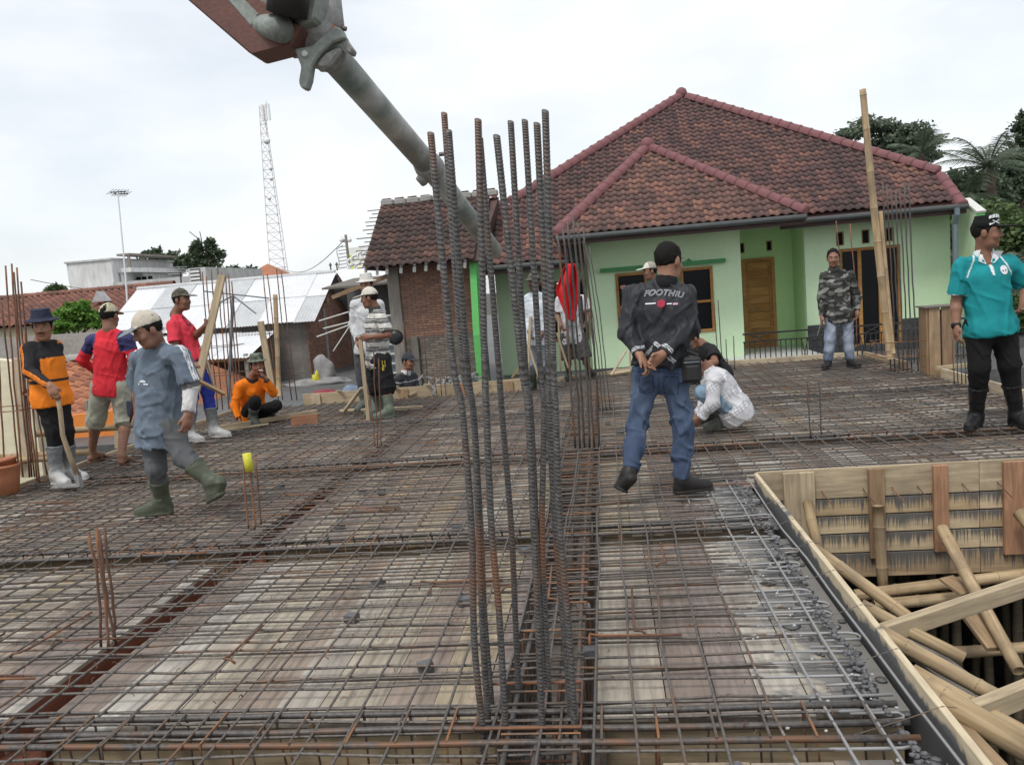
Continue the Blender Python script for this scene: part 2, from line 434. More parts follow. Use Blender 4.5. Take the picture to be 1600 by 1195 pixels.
# ================================================================ edge boards
eb = thing('edge_board', 'cement smeared board along the open side of the deck beside the void', 'formwork board', (VX, 3.6, -.4))
m = MB(); m.bb(VX-.012, VX+.014, -1.5, VY-.03, -.40, .035)
def splash_board():
    t = NT('splash_board'); v = t.coords((1,1,1))
    n = t.noise(v, 3.2, 7, .62); n2 = t.noise(t.coords((40,4,40)), 2, 4)
    w = t.ramp(n2, [(.3,(.46,.38,.26)),(.7,(.62,.52,.36))])
    sep = t.n('ShaderNodeSeparateXYZ'); tcn = t.n('ShaderNodeTexCoord'); t.lk(tcn.outputs['Object'], sep.inputs[0])
    zz = t.n('ShaderNodeMapRange', {'Value': sep.outputs['Z'], 'From Min': .30, 'From Max': .434, 'To Min': .52, 'To Max': .0})
    f = t.n('ShaderNodeMath', {0: n, 1: zz.outputs[0]}, operation='ADD')
    c = t.mix(t.ramp(f.outputs[0], [(.58,0),(.66,1)]), w, (.115,.117,.12)); t.bump(n,.3,.01); return t.out(c,.8)
splash_board()
m.build('board', 'splash_board', eb, bevel=.003)
for k in range(9):
    yy = 2.1+k*.4; zt = .03
    m = MB(); m.tube([(VX-.35,yy+random.uniform(-.1,.1),-.015),(VX-.1,yy,.0),(VX,yy,.037),(VX+.05,yy+.02,.02)], .0016, 5); m.build('tie_wire', 'mesh_steel', eb)

def edge(label, a, b, h=.14, th=.03, z0=-.1, mat='timber_pale', blocks=0):
    a, b = Vector(a), Vector(b); t = thing('edge_board', label, 'formwork board', (a+b)/2)
    m = MB(); m.beam(a+Vector((0,0,z0+h/2)), b+Vector((0,0,z0+h/2)), th, h); m.build('board', mat, t, bevel=.003)
    d = (b-a); L = d.length; d.normalize(); lat = Vector((d.y,-d.x,0))
    for k in range(blocks):
        p = a + d*L*(k+.5+random.uniform(-.2,.2))/blocks
        m = MB(); m.beam(p+lat*.035-d*.0+Vector((0,0,z0)), p+lat*.035+Vector((0,0,z0+h+random.uniform(-.03,.0))), random.uniform(.12,.18), .028, up=d.cross(Vector((0,0,1))))
        m.build('cleat', random.choice(['timber_red','timber_brown','timber_pale']), t, bevel=.002)
        m = MB(); m.beam(p+d*.3+lat*-.05+Vector((0,0,z0+h+.012)), p+d*.42+lat*.1+Vector((0,0,z0+h+.03)), .04, .02); m.build('wedge', 'timber_pale', t)
    return t
edge('pale edge board with brown cleats behind the squatting man in orange', (-4.5,11.32,0), (-2.55,11.32,0), .24, .03, -.1, blocks=3)
edge('pale edge board beside the crouching man in the dark jacket', (-2.5,11.34,0), (-1.02,11.36,0), .24, .03, -.1, blocks=2)
edge('pale edge board running across in front of the house wall', (-1.0,11.9,0), (-.98,11.33,0), .16, .03, -.1)
edge('long pale edge board in front of the black house railing', (.1,12.78,0), (3.9,12.86,0), .13, .035, -.1)
edge('pale board at the foot of the house wall behind the red cloth', (-1.0,12.0,0), (.08,12.6,0), .13, .03, -.1)
edge('pale edge board running from the boxed timber post towards the teal shirted man', (3.99,5.5,0), (4.03,10.2,0), .15, .035, -.1)
edge('edge board between the bamboo pole and the far right deck corner', (4.0,11.2,0), (3.93,12.8,0), .13, .035, -.1)
edge('short pale board laid against the boxed timber post', (3.98,10.24,.02), (4.6,10.4,.02), .05, .05, 0)
edge('pale edge board along the left side of the deck beside the bucket', (DX0-.02,4.5,0), (DX0-.02,8.7,0), .12, .03, -.12)
edge('pale edge board on the left deck side behind the man in red with the cap', (DX0-.02,8.75,0), (DX0-.0,11.3,0), .12, .03, -.12)

# ================================================================ void lined with boards
vb = thing('void_formwork', 'tall boarded beam form with grey cement drips facing the open void', 'formwork', (2.5, VY, -.8))
def drip():
    t = NT('drip_board')
    oi = t.n('ShaderNodeObjectInfo')
    base = t.ramp(oi.outputs['Random'], [(0,(.46,.34,.20)),(.3,(.56,.44,.28)),(.6,(.36,.20,.13)),(.8,(.42,.30,.18))], 'CONSTANT')
    g = t.noise(t.coords((1.2,14,14), rnd=True), 3, 5); c = t.mix(1, base, t.ramp(g,[(.3,.7),(.7,1.1)]), 'MULTIPLY')
    tcn = t.n('ShaderNodeTexCoord'); sep = t.n('ShaderNodeSeparateXYZ'); t.lk(tcn.outputs['Generated'], sep.inputs[0])
    n1 = t.noise(t.coords((95,1,1.4), rnd=True), 1.0, 4, .7); n2 = t.noise(t.coords((4,1,1)), 1.2, 3)
    s1 = t.n('ShaderNodeMath', {0: n1, 1: 2.6}, operation='MULTIPLY'); s2 = t.n('ShaderNodeMath', {0: n2, 1: 1.1}, operation='MULTIPLY')
    a = t.n('ShaderNodeMath', {0: s1.outputs[0], 1: s2.outputs[0]}, operation='ADD')
    b = t.n('ShaderNodeMath', {0: a.outputs[0], 1: sep.outputs['Z']}, operation='ADD')
    f = t.ramp(b.outputs[0], [(.0,0),(1,1)])
    st = t.n('ShaderNodeMapRange', {'Value': b.outputs[0], 'From Min': 2.2, 'From Max': 2.62})
    c = t.mix(st.outputs[0], c, (.115,.108,.098)); t.bump(g,.3,.004); return t.out(c,.8)
drip()
zt = .03
for i, (z1, z0, mt) in enumerate([(zt,-.185,'timber_pale'),(-.19,-.31,'drip_board'),(-.315,-.44,'timber_red'),(-.445,-.58,'drip_board'),(-.585,-.76,'drip_board')]):
    xs = [VX+.01, 2.45, 4.2]
    if i == 2: mt = 'drip_board'
    for a, b in zip(xs[:-1], xs[1:]):
        m = MB(); m.bb(a+.002, b-.002, VY+random.uniform(0,.006), VY+.026, z0+.003, z1); m.build('board', mt, vb, bevel=.003)
for px, w, mt in ((1238,.11,'timber_pale'),(1262,.10,'timber_pale'),(1370,.105,'timber_brown'),(1470,.095,'timber_red'),(1585,.14,'timber_red')):
    p = D(px, 790, VY-.02); m = MB()
    m.bb(p.x-w/2, p.x+w/2, VY-.035, VY-.004, -.62+random.uniform(-.04,.06), .02); m.build('batten', mt, vb, bevel=.003)
for px in (1285,1350,1395,1435,1505,1560):
    p = D(px, 775, VY-.01); m = MB(); m.tube([(p.x,VY+.01,-.12),(p.x-.005,VY-.04,-.13),(p.x+.05,VY-.09,-.21)], .004, 5); m.build('tie_bar', 'bar_rust', vb)
# inner side of the deck beam below the edge board
m = MB(); m.bb(VX-.3, VX-.02, -1.5, VY, -.46, -.42); m.build('beam_bottom', 'timber_weathered', eb)

# ================================================================ bamboo and timber props
plain('bamboo_node', (.34,.25,.15), (.19,.135,.085), 9, .7)
def bamboo(label, a, b, r, grp='bamboo poles crossing in the void', nm='bamboo_pole', node=.32, taper=.9, bmat='bamboo'):
    a, b = Vector(a), Vector(b); L = (b-a).length; d = (b-a)/L; t0 = random.uniform(.05,node)
    pts, rs = [], []
    k = t0; ks = []
    while k < L-.03: ks.append(k); k += node*random.uniform(.85,1.15)
    st = [0.0]
    for k in ks: st += [k-.02, k-.006, k, k+.006, k+.02]
    st.append(L); st = sorted(s for s in st if 0 <= s <= L)
    bend = d.orthogonal()*random.uniform(-.012,.012)*L
    for s_ in st:
        u = s_/L; rr = r*(1-(1-taper)*u)
        near = min([abs(s_-k) for k in ks] or [1])
        if near < .001: rr *= 1.10
        elif near < .008: rr *= 1.05
        pts.append(a+d*s_+bend*math.sin(u*math.pi)); rs.append(rr)
    c = (a+b)/2; Rq = d.to_track_quat('Z','Y').to_matrix(); m = MB(); m.tube(pts, rs, 12, False)
    # hollow cut ends
    n = 12
    for e, s0 in ((0, 0), (len(pts)-1, 1)):
        o = e*n; ctr = len(m.v)
        dd = d*(.04 if s0 == 0 else -.04); q = pts[e]
        idx = []
        for kk in range(n):
            v = Vector(m.v[o+kk]); m.v.append(tuple(q+(v-q)*.78)); 
        for kk in range(n):
            v = Vector(m.v[o+kk]); m.v.append(tuple(q+(v-q)*.75+dd))
        for kk in range(n):
            k2 = (kk+1) % n; m.f.append((o+kk, o+k2, ctr+k2, ctr+kk)); m.f.append((ctr+kk, ctr+k2, ctr+n+k2, ctr+n+kk))
        m.f.append(tuple(ctr+n+kk for kk in range(n)))
    m.v = [tuple(Rq.transposed() @ (Vector(p)-c)) for p in m.v]
    o = m.build(nm, bmat, None, True); o.matrix_world = Matrix.Translation(c) @ Rq.to_4x4()
    for k in (ks if bmat == 'bamboo' else []):
        m = MB(); p = Rq.transposed() @ (a+d*k+bend*math.sin(k/L*math.pi)-c); rr = r*(1-(1-taper)*k/L)
        m.tube([p+Vector((0,0,-.007)),p+Vector((0,0,-.002)),p+Vector((0,0,.003))], [rr*1.03,rr*1.11,rr*1.03], 12)
        link('node_ring', m.mesh('node_ring'), 'bamboo_node', o, True)
    return tag(o, label, 'bamboo', grp)
bp = lambda a, b: (D(*a), D(*b))
bamboo('bamboo brace leaning from the middle of the edge board under the pale squared timber', *bp((1272,858,4.55),(1446,985,4.1)), .036)
bamboo('slim bamboo brace ending with a cut end below the pale squared timber', *bp((1345,945,3.9),(1506,1028,3.7)), .033)
bamboo('long bamboo brace starting under the looped white wire on the edge board', *bp((1372,985,3.55),(1572,1095,3.2)), .034)
bamboo('bamboo brace just above the thickest bamboo in the void', *bp((1425,1050,3.2),(1625,1160,2.9)), .036)
bamboo('thickest bamboo brace lying lowest in the void', *bp((1445,1075,2.85),(1640,1190,2.6)), .048, node=.4)
bamboo('upright bamboo prop standing against the brown batten of the boarded form', *bp((1372,790,5.54),(1381,938,5.5)), .038)
bamboo('slanting bamboo prop leaning on the red batten of the boarded form', *bp((1472,826,5.5),(1592,1048,4.4)), .04)
bamboo('bamboo stub beside the two pale battens in the corner of the void', *bp((1262,785,5.5),(1283,872,5.2)), .035)
bamboo('bamboo prop leaning against the wide red batten', *bp((1592,800,5.5),(1700,930,5.0)), .042)
bamboo('upper of the two level bamboo rails below the boarded form', *bp((1335,930,5.35),(1700,885,5.4)), .04)
bamboo('lower of the two level bamboo rails below the boarded form', *bp((1365,945,5.25),(1700,912,5.3)), .038)
bamboo('level bamboo rail deep in the void at the foot of the slanting prop', *bp((1470,1020,5.3),(1720,998,5.35)), .04)
def plank(label, a, b, w, h, mat, nm='timber', cat='timber', grp=None, up=(0,0,1), bevel=.003):
    a, b = Vector(a), Vector(b); c = (a+b)/2; m = MB(); m.beam(a-c, b-c, w, h, up)
    # grain runs along local Y of the material: bake rotation into the object instead
    d = (b-a); L = d.length; d.normalize(); u = Vector(up); s_ = d.cross(u)
    if s_.length < 1e-3: s_ = d.cross(Vector((1,0,0)))
    s_.normalize(); u = s_.cross(d)
    m = MB(); m.box((0,0,0),(w,L,h)); o = m.build(nm, mat, None, bevel=bevel)
    o.matrix_world = basis(s_, d, u, c); return tag(o, label, cat, grp)
plank('pale squared timber crossing the void from the edge board', *bp((1372,992,3.75),(1680,890,4.1)), .05, .085, 'timber_pale')
plank('squared timber resting on the thickest bamboo in the void', *bp((1490,1128,2.95),(1680,1050,3.2)), .05, .085, 'timber_pale')
plank('short board wedged on the level bamboo rails', *bp((1478,902,5.2),(1512,928,5.05)), .11, .022, 'timber_brown')
plank('board leaning down beside the slanting bamboo prop', *bp((1500,940,5.0),(1556,1014,4.6)), .10, .03, 'timber_brown')
plank('dark board leaning under the bamboo braces', *bp((1395,985,4.3),(1560,1110,3.6)), .16, .025, 'timber_weathered')
plank('split board under the edge board near the bottom of the void', *bp((1480,1130,2.75),(1600,1260,2.4)), .12, .03, 'timber_brown')
plain('bamboo_old_shaded', (.16,.13,.085), (.09,.075,.05), 5, .7)  # weathered bamboo, with the shade under the deck put into its colour
# added walls: block light so the space under the deck stays dark
for lb, a_ in (('added light blocking wall below the left deck side', (DX0,DX0+.15,-1.6,11.2,-3.3,-.45)),('added light blocking wall below the far deck side', (DX0+.15,3.9,11.05,11.2,-3.3,-.45)),('added light blocking wall below the right deck side', (3.75,3.9,VY+.2,11.05,-3.3,-.45)),('added light blocking wall beyond the open void', (4.6,4.75,-1.6,VY+.2,-3.3,.0)),('added light blocking wall below and behind the camera', (DX0,4.75,-1.8,-1.62,-3.3,-.45))):
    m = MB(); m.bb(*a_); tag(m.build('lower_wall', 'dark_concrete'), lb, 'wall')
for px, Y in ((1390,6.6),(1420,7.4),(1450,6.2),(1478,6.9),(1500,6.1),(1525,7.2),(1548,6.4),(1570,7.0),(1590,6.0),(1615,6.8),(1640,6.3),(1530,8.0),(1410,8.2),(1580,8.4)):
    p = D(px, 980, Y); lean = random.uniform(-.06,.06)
    bamboo('upright bamboo prop in the dark under the deck', (p.x+lean,Y,-3.3), (p.x-lean,Y,-.42), .036, 'bamboo props under the deck', 'bamboo_prop', bmat='bamboo_old_shaded')
# looped white wire over the edge
m = MB(); q = [(1378,985,3.62),(1376,1005,3.6),(1380,1022,3.58),(1392,1018,3.56),(1402,1008,3.55)]
m.tube([D(*p)+Vector((.0,0,0)) for p in q], .0018, 5)
tag(m.build('wire', 'cement_splash'), 'thin looped white wire hanging on the cement smeared board', 'wire')

# ================================================================ tall ribbed column bars
def ribbed(pts, r, pitch=.0125, rib=.0028, n=10):
    """deformed bar: rings follow a polyline, slanted ribs stand proud"""
    P = [Vector(p) for p in pts]; L = [0]
    for a, b in zip(P[:-1], P[1:]): L.append(L[-1]+(b-a).length)
    def at(s_):
        s_ = max(0, min(L[-1], s_))
        for i in range(len(P)-1):
            if s_ <= L[i+1] or i == len(P)-2:
                t = (s_-L[i])/max(1e-6, L[i+1]-L[i])
                p0, p1, p2, p3 = P[max(i-1,0)], P[i], P[i+1], P[min(i+2,len(P)-1)]
                t2, t3 = t*t, t*t*t
                return .5*((2*p1)+(p2-p0)*t+(2*p0-5*p1+4*p2-p3)*t2+(3*p1-p0-3*p2+p3)*t3)
    m = MB(); k = int(L[-1]/pitch); o = 0; prev = None; rings = 0
    ref = Vector((1,0,0))
    for i in range(k):
        for f, rr in ((.0,r),(.36,r),(.48,r+rib),(.62,r+rib),(.74,r)):
            s_ = (i+f)*pitch; p = at(s_); d = (at(s_+.01)-at(s_-.01)).normalized()
            a = (ref-d*ref.dot(d)).normalized(); b = d.cross(a)
            for q in range(n):
                t = 2*math.pi*q/n; v = p+(a*math.cos(t)+b*math.sin(t))*rr
                v = v + d*(.55*pitch*math.sin(t+.5))
                m.v.append(tuple(v))
            rings += 1
    for i in range(rings-1):
        for q in range(n):
            q2 = (q+1) % n; m.f.append((i*n+q, i*n+q2, (i+1)*n+q2, (i+1)*n+q))
    m.f.append(tuple(range(n-1,-1,-1))); m.f.append(tuple((rings-1)*n+q for q in range(n)))
    return m
def colbar_mat():
    t = NT('column_bar'); v = t.coords(rnd=True); b = t.noise(v, 70, 3); a = t.noise(v, 3, 5)
    c = t.ramp(b, [(.3,(.055,.053,.053)),(.7,(.14,.132,.125))])
    tcn = t.n('ShaderNodeTexCoord'); sep = t.n('ShaderNodeSeparateXYZ'); t.lk(tcn.outputs['Object'], sep.inputs[0])
    z = t.n('ShaderNodeMath', {0: sep.outputs['Z'], 1: .62}, operation='SUBTRACT'); z2 = t.n('ShaderNodeMath', {0: z.outputs[0]}, operation='ABSOLUTE')
    mr = t.n('ShaderNodeMapRange', {'Value': z2.outputs[0], 'From Min': .03, 'From Max': .22, 'To Min': .34, 'To Max': 0})
    top = t.n('ShaderNodeMapRange', {'Value': sep.outputs['Z'], 'From Min': 1.7, 'From Max': 2.1, 'To Min': 0, 'To Max': .22})
    s1 = t.n('ShaderNodeMath', {0: a, 1: mr.outputs[0]}, operation='ADD'); s2 = t.n('ShaderNodeMath', {0: s1.outputs[0], 1: top.outputs[0]}, operation='ADD')
    c = t.mix(t.ramp(s2.outputs[0], [(.62,0),(.86,.8)]), c, (.19,.095,.055)); t.bump(b,.25,.002); return t.out(c,.5,.4)
colbar_mat()
col = thing('column_reinforcement', 'tall cluster of thick ribbed steel bars rising from the deck crossing', 'rebar column', D(820,1150,2.55)+Vector((0,0,-.02)))
Yf, Yb = 2.5, 2.76
for Y, pts in (
    (Yf,[(673,208),(707,560),(722,640),(737,830),(741,1000),(754,1140),(757,1200)]),
    (Yb,[(694,177),(722,560),(739,640),(751,826),(757,960),(767,1085),(770,1140)]),
    (Yf+.1,[(701,204),(729,560),(741,660),(748,826),(755,1000),(762,1115),(764,1160)]),
    (Yf,[(747,187),(757,560),(760,640),(768,826),(780,960),(790,1140),(793,1200)]),
    (Yb,[(750,215),(778,560),(784,640),(799,826),(805,960),(810,1075),(812,1140)]),
    (Yf,[(776,212),(814,560),(825,640),(834,826),(840,960),(847,1140),(848,1200)]),
    (Yb,[(798,190),(820,560),(829,640),(838,826),(846,980),(852,1085),(853,1140)]),
    (Yb,[(820,188),(843,560),(850,640),(847,826),(852,960),(857,1070),(858,1140)]),
    (Yf+.08,[(839,193),(857,560),(858,640),(868,826),(883,1000),(892,1120),(894,1160)]),
    (Yf,[(852,173),(864,560),(868,640),(875,826),(890,1000),(898,1140),(900,1200)])):
    sc = Y/2.5
    ribbed([D(px,py,Y) for px,py in pts], .0107*(1 if Y < 2.7 else .97), rib=.0011).build('bar', 'column_bar', col, True)
for zz in (.0,-.12):
    m = MB(); x0,x1,y0,y1 = D(752,1132,Yf).x-.02, D(898,1132,Yf).x+.02, Yf-.02, Yb+.02
    m.tube([(x0,y0,zz),(x1,y0,zz),(x1,y1,zz),(x0,y1,zz),(x0,y0,zz)], .006, 6); m.build('tie', 'bar_rust', col)

# other starter bars
def starters(label, bars, r, mat='bar_dark', base=None, ties=(), grp=None, cat='rebar column'):
    allp = []
    t = thing('starter_bars', label, cat, base, grp)
    for pts in bars:
        m = MB(); P = [D(*p) for p in pts]
        Q = []
        for a, b in zip(P[:-1], P[1:]):
            for k in range(4): Q.append(a.lerp(b, k/4)+Vector((random.gauss(0,.003),random.gauss(0,.003),0)))
        Q.append(P[-1]); m.tube(Q, r, 7); m.build('bar', mat, t, True)
    for (x0,x1,y0,y1,z) in ties:
        m = MB(); m.tube([(x0,y0,z),(x1,y0,z),(x1,y1,z),(x0,y1,z),(x0,y0,z)], .005, 5); m.build('tie', 'bar_rust', t)
    return t
starters('three short rusty bars standing alone on the left deck beam', [[(139,830,3.3),(155,925,3.3),(158,1012,3.3)],[(150,825,3.25),(164,930,3.25),(169,1015,3.25)],[(162,822,3.35),(175,930,3.35),(182,1008,3.35)],[(152,828,3.42),(168,930,3.42),(178,1000,3.42)]], .0065, 'bar_rust', G(170,1008))
t = starters('three short bars capped with a yellow sleeve on the deck', [[(379,716,5.05),(385,790,5.05),(388,826,5.05)],[(390,710,5.0),(396,790,5.0),(398,826,5.0)],[(399,714,5.1),(405,790,5.1),(408,820,5.1)]], .0065, 'bar_rust', G(397,822))
plain('yellow_plastic', (.62,.60,.06), (.5,.48,.05), 8, .5)
m = MB(); p = D(387,722,4.98); m.tube([p+Vector((0,0,.06)), p+Vector((.003,0,.0)), p+Vector((.006,0,-.06))], .029, 12); m.build('sleeve', 'yellow_plastic', t, True)
starters('three thin bars in front of the man in the striped polo', [[(583,545,7.7),(588,640,7.7),(590,700,7.7)],[(592,560,7.65),(594,640,7.65),(596,700,7.65)],[(574,600,7.75),(583,660,7.75),(586,696,7.75)]], .006, 'bar_rust', G(590,698))
starters('pair of thin upright bars right of the squatting man in the patterned shirt', [[(1261,588,6.9),(1264,640,6.9),(1266,686,6.9)],[(1279,590,6.95),(1282,640,6.95),(1284,680,6.95)]], .006, 'bar_dark', G(1275,684))
starters('dark bar cluster behind the tall column bars with the red cloth tied on it', [[(871+i*8,338+abs(3-i)*9,6.85+.09*(i%3)),(882+i*8,470,6.85+.09*(i%3)),(892+i*7.5+3*(i%2),600,6.85+.09*(i%3)),(899+i*7.5,700+4*(i%3),6.85+.09*(i%3))] for i in range(6)], .0095, 'bar_dark', G(918,702))
starters('bundle of thin bars leaning beside the house wall corner', [[(905+i*5,372+i*4,9.0+.05*(i%2)),(918+i*6,480,9.0+.05*(i%2)),(930+i*5,560,9.0),(936+i*6,640+(i%3)*5,9.0)] for i in range(4)], .006, 'bar_dark', G(940,642))
starters('thin bars rising in front of the wooden house door', [[(1115+i*7,466+i*3,11.6),(1119+i*6,520,11.6),(1123+i*6,572,11.6)] for i in range(2)]+[[(1134,530,11.4),(1137,576,11.4)],[(1146,525,11.4),(1148,578,11.4)]], .007, 'bar_dark', G(1130,574))
cx = G(1400,578)
starters('bar cluster with square ties around the foot of the tall bamboo pole', [[(1378+i*7,300-abs(3-i)*6,10.55+.12*(i%3)),(1386+i*6.5,420,10.55+.12*(i%3)),(1390+i*6.5,500,10.55+.12*(i%3)),(1392+i*6.5+(i==6)*4,580,10.55+.12*(i%3))] for i in range(7)], .009, 'bar_dark', cx,
    ties=[(3.4,4.0,10.4,10.85,z) for z in (.05,.2,.38)])
starters('short bars beside the boxed timber post', [[(1488+i*6,520,9.3),(1491+i*6,600,9.3)] for i in range(4)], .006, 'bar_dark', G(1500,604))
starters('two thin bars behind the camouflage jacket', [[(1306,345,11.9),(1314,420,11.9),(1322,560,11.9)],[(1328,350,12.0),(1334,420,12.0),(1340,556,12.0)]], .008, 'bar_rust', G(1332,562))
b0 = [(18,412),(8,415),(26,418),(33,440),(2,470),(22,425)]
starters('rusty bar cluster rising behind the clay coloured bucket on the left', [[(x,y,6.75+.12*(i%3)),(x+14,600,6.75+.12*(i%3)),(x+28,745,6.75+.12*(i%3))] for i,(x,y) in enumerate(b0)]+[[(30,500,6.6),(52,640,6.6),(62,755,6.6)],[(44,560,6.9),(62,660,6.9),(74,742,6.9)],[(-5,470,6.7),(2,640,6.7),(8,760,6.7)],[(38,520,6.7),(46,640,6.7),(58,752,6.7)]], .008, 'bar_rust', G(35,752), ties=[(-6.0,-5.25,6.55,7.0,z) for z in (.72,)])
starters('rusty bar cluster behind the plank held by the man in the red shirt', [[(x,y,10.9+.15*(i%3)),(x+7,520,10.9+.15*(i%3)),(x+18,640,10.9+.15*(i%3))] for i,(x,y) in enumerate([(316,425),(322,432),(330,420),(340,418),(346,425),(352,430),(357,428),(362,440)])], .0085, 'bar_rust', G(355,646), ties=[(-5.9,-5.3,10.8,11.3,z) for z in (.55,.95)])
starters('slim bars beside the leaning bamboo behind the squatting man', [[(x,y,11.6),(x+10,520,11.6),(x+24,625,11.6)] for x,y in [(411,430),(418,428),(432,420),(440,425)]], .008, 'bar_rust', G(445,628))
starters('thin bars standing in rubble before the brick house', [[(630,503,11.7),(638,600,11.7)],[(660,490,11.7),(668,600,11.7)],[(676,570,11.2),(683,618,11.2)],[(686,565,11.2),(690,620,11.2)],[(694,578,11.2),(697,618,11.2)]], .006, 'bar_rust', G(680,620))
bamboo('tall bamboo pole leaning upright beside the bar cluster', D(1392,560,10.5), D(1348,140,10.5), .05, None, node=.45, taper=.75)
bamboo('split bamboo strip leaning on the tall pole', D(1396,552,10.45), D(1376,330,10.48), .024, None)
bamboo('bamboo pole upright behind the squatting man in orange', D(436,618,11.2), D(430,460,11.2), .035, None)
plank('upright bamboo coloured batten between the squatting man and the corrugated roof', D(428,620,11.25), D(407,502,11.25), .09, .04, 'timber_pale', up=(0,1,0))
# boxed post
pb = thing('boxed_post', 'square timber boxed column form standing on the right deck edge', 'column form', (4.08,10.45,-.2))
for dx, dy, w, d_ in ((-.07,-.1,.13,.025),(.075,-.1,.12,.028),(-.15,.02,.025,.24),(.15,.02,.025,.24)):
    m = MB(); m.bb(4.08+dx-w/2, 4.08+dx+w/2, 10.45+dy-d_/2, 10.45+dy+d_/2, -.3, .78); m.build('board', 'timber_brown', pb, bevel=.003)
m = MB(); m.bb(4.08-.19,4.08+.19,10.45-.14,10.45+.16,.782,.80); m.build('cap', 'timber_weathered', pb)
m = MB(); m.bb(3.96,4.2,10.4,10.56,-.3,.74); m.build('core', 'cement_dark', pb)
# ================================================================ tiles
def tile_mat(name, stops, lichen=(.055,.045,.042), amt=.55):
    t = NT(name)
    oi = t.n('ShaderNodeObjectInfo'); ge = t.n('ShaderNodeNewGeometry')
    r = t.n('ShaderNodeMath', {0: oi.outputs['Random'], 1: ge.outputs['Random Per Island']}, operation='ADD'); fr = t.n('ShaderNodeMath', {0: r.outputs[0]}, operation='FRACT')
    mp = t.n('ShaderNodeMapping'); t.lk(ge.outputs['Position'], mp.inputs[0])
    big = t.noise(mp.outputs[0], .7, 4, .6); fine = t.noise(mp.outputs[0], 14, 5, .65)
    a = t.n('ShaderNodeMath', {0: big, 1: 1.1}, operation='MULTIPLY'); b = t.n('ShaderNodeMath', {0: fr.outputs[0], 1: .55}, operation='MULTIPLY')
    s = t.n('ShaderNodeMath', {0: a.outputs[0], 1: b.outputs[0]}, operation='ADD'); s2 = t.n('ShaderNodeMath', {0: s.outputs[0], 1: .28}, operation='SUBTRACT')
    c = t.ramp(s2.outputs[0], stops)
    c = t.mix(t.ramp(fine, [(.45,0),(.7,amt)]), c, lichen); t.bump(fine,.4,.006); return t.out(c,.8)
tile_mat('tile_main', [(.1,(.06,.042,.04)),(.42,(.10,.058,.056)),(.68,(.145,.076,.068)),(.99,(.28,.135,.095))])
tile_mat('tile_porch', [(.1,(.075,.05,.046)),(.38,(.13,.075,.066)),(.66,(.19,.10,.082)),(.98,(.35,.17,.115))], amt=.5)
tile_mat('tile_old', [(.1,(.04,.03,.028)),(.45,(.066,.042,.038)),(.75,(.10,.056,.046)),(.98,(.2,.10,.07))], amt=.6)
tile_mat('tile_orange', [(.1,(.14,.06,.045)),(.4,(.27,.11,.07)),(.7,(.42,.17,.09)),(.95,(.5,.22,.12))], (.12,.07,.05), .45)
plain('ridge_pink', (.21,.085,.09), (.14,.06,.062), 5, .7)
def tile_mesh(w=.19, l=.25, amp=.022, th=.012):
    m = MB(); n = 8
    for s_ in range(2):
        for i in range(n+1):
            u = i/n; x = (u-.5)*w*1.06; z = amp*math.sin(2*math.pi*u+.5) + (.03 if s_ == 0 else .004)
            m.v.append((x, -l/2 if s_ == 0 else l/2, z))
    for i in range(n+1):
        p = m.v[i]; m.v.append((p[0], p[1]+.002, p[2]-th))
    for i in range(n):
        m.f.append((i, i+1, n+2+i, n+1+i)); m.f.append((2*(n+1)+i, 2*(n+1)+i+1, i+1, i))
    return m
def inpoly(u, v, P):
    c = False; j = len(P)-1
    for i in range(len(P)):
        if (P[i][1] > v) != (P[j][1] > v) and u < (P[j][0]-P[i][0])*(v-P[i][1])/(P[j][1]-P[i][1])+P[i][0]: c = not c
        j = i
    return c
def tile_plane(parent, poly, mat, tw=.168, th=.195, single=300, far_first=False, amp=.022):
    """lay S tiles on the plane through poly[0], poly[1] (eave, left to right) and the highest point"""
    P = [Vector(p) for p in poly]; e = (P[1]-P[0]).normalized(); top = max(P, key=lambda q: q.z)
    s_ = top-P[0]; s_ = (s_-e*s_.dot(e)).normalized(); n = e.cross(s_)
    if n.z < 0: n = -n
    Q = [((p-P[0]).dot(e), (p-P[0]).dot(s_)) for p in P]
    tm = tile_mesh(tw, th*1.18, amp); pos = []
    u0, u1 = min(q[0] for q in Q), max(q[0] for q in Q); v1 = max(q[1] for q in Q)
    r = 0; v = th*.4
    while v < v1+.05:
        u = u0+tw/2
        while u < u1:
            if inpoly(u, min(v, v1-.01), Q): pos.append((P[0]+e*u+s_*v+n*.02, v))
            u += tw
        v += th; r += 1
    pos.sort(key=lambda p: p[0].y); k = 0
    sm = tm.mesh('roof_tile'); rest = MB()
    for p, v in pos:
        M = basis(e, s_, n, p) @ Matrix.Rotation(random.gauss(0,.012),4,'Z') @ Matrix.Translation((0,0,random.gauss(0,.002)))
        if k < single: inst('roof_tile', sm, M, parent, mat).data.polygons.foreach_set('use_smooth',[True]*len(sm.polygons)) if k == 0 else inst('roof_tile', sm, M, parent, mat)
        else: rest.add([M @ Vector(q) for q in tm.v], tm.f)
        k += 1
    if rest.v:
        o = rest.build('roof_tiles', mat, parent, True); o['kind'] = 'stuff'
    return min(k, single)
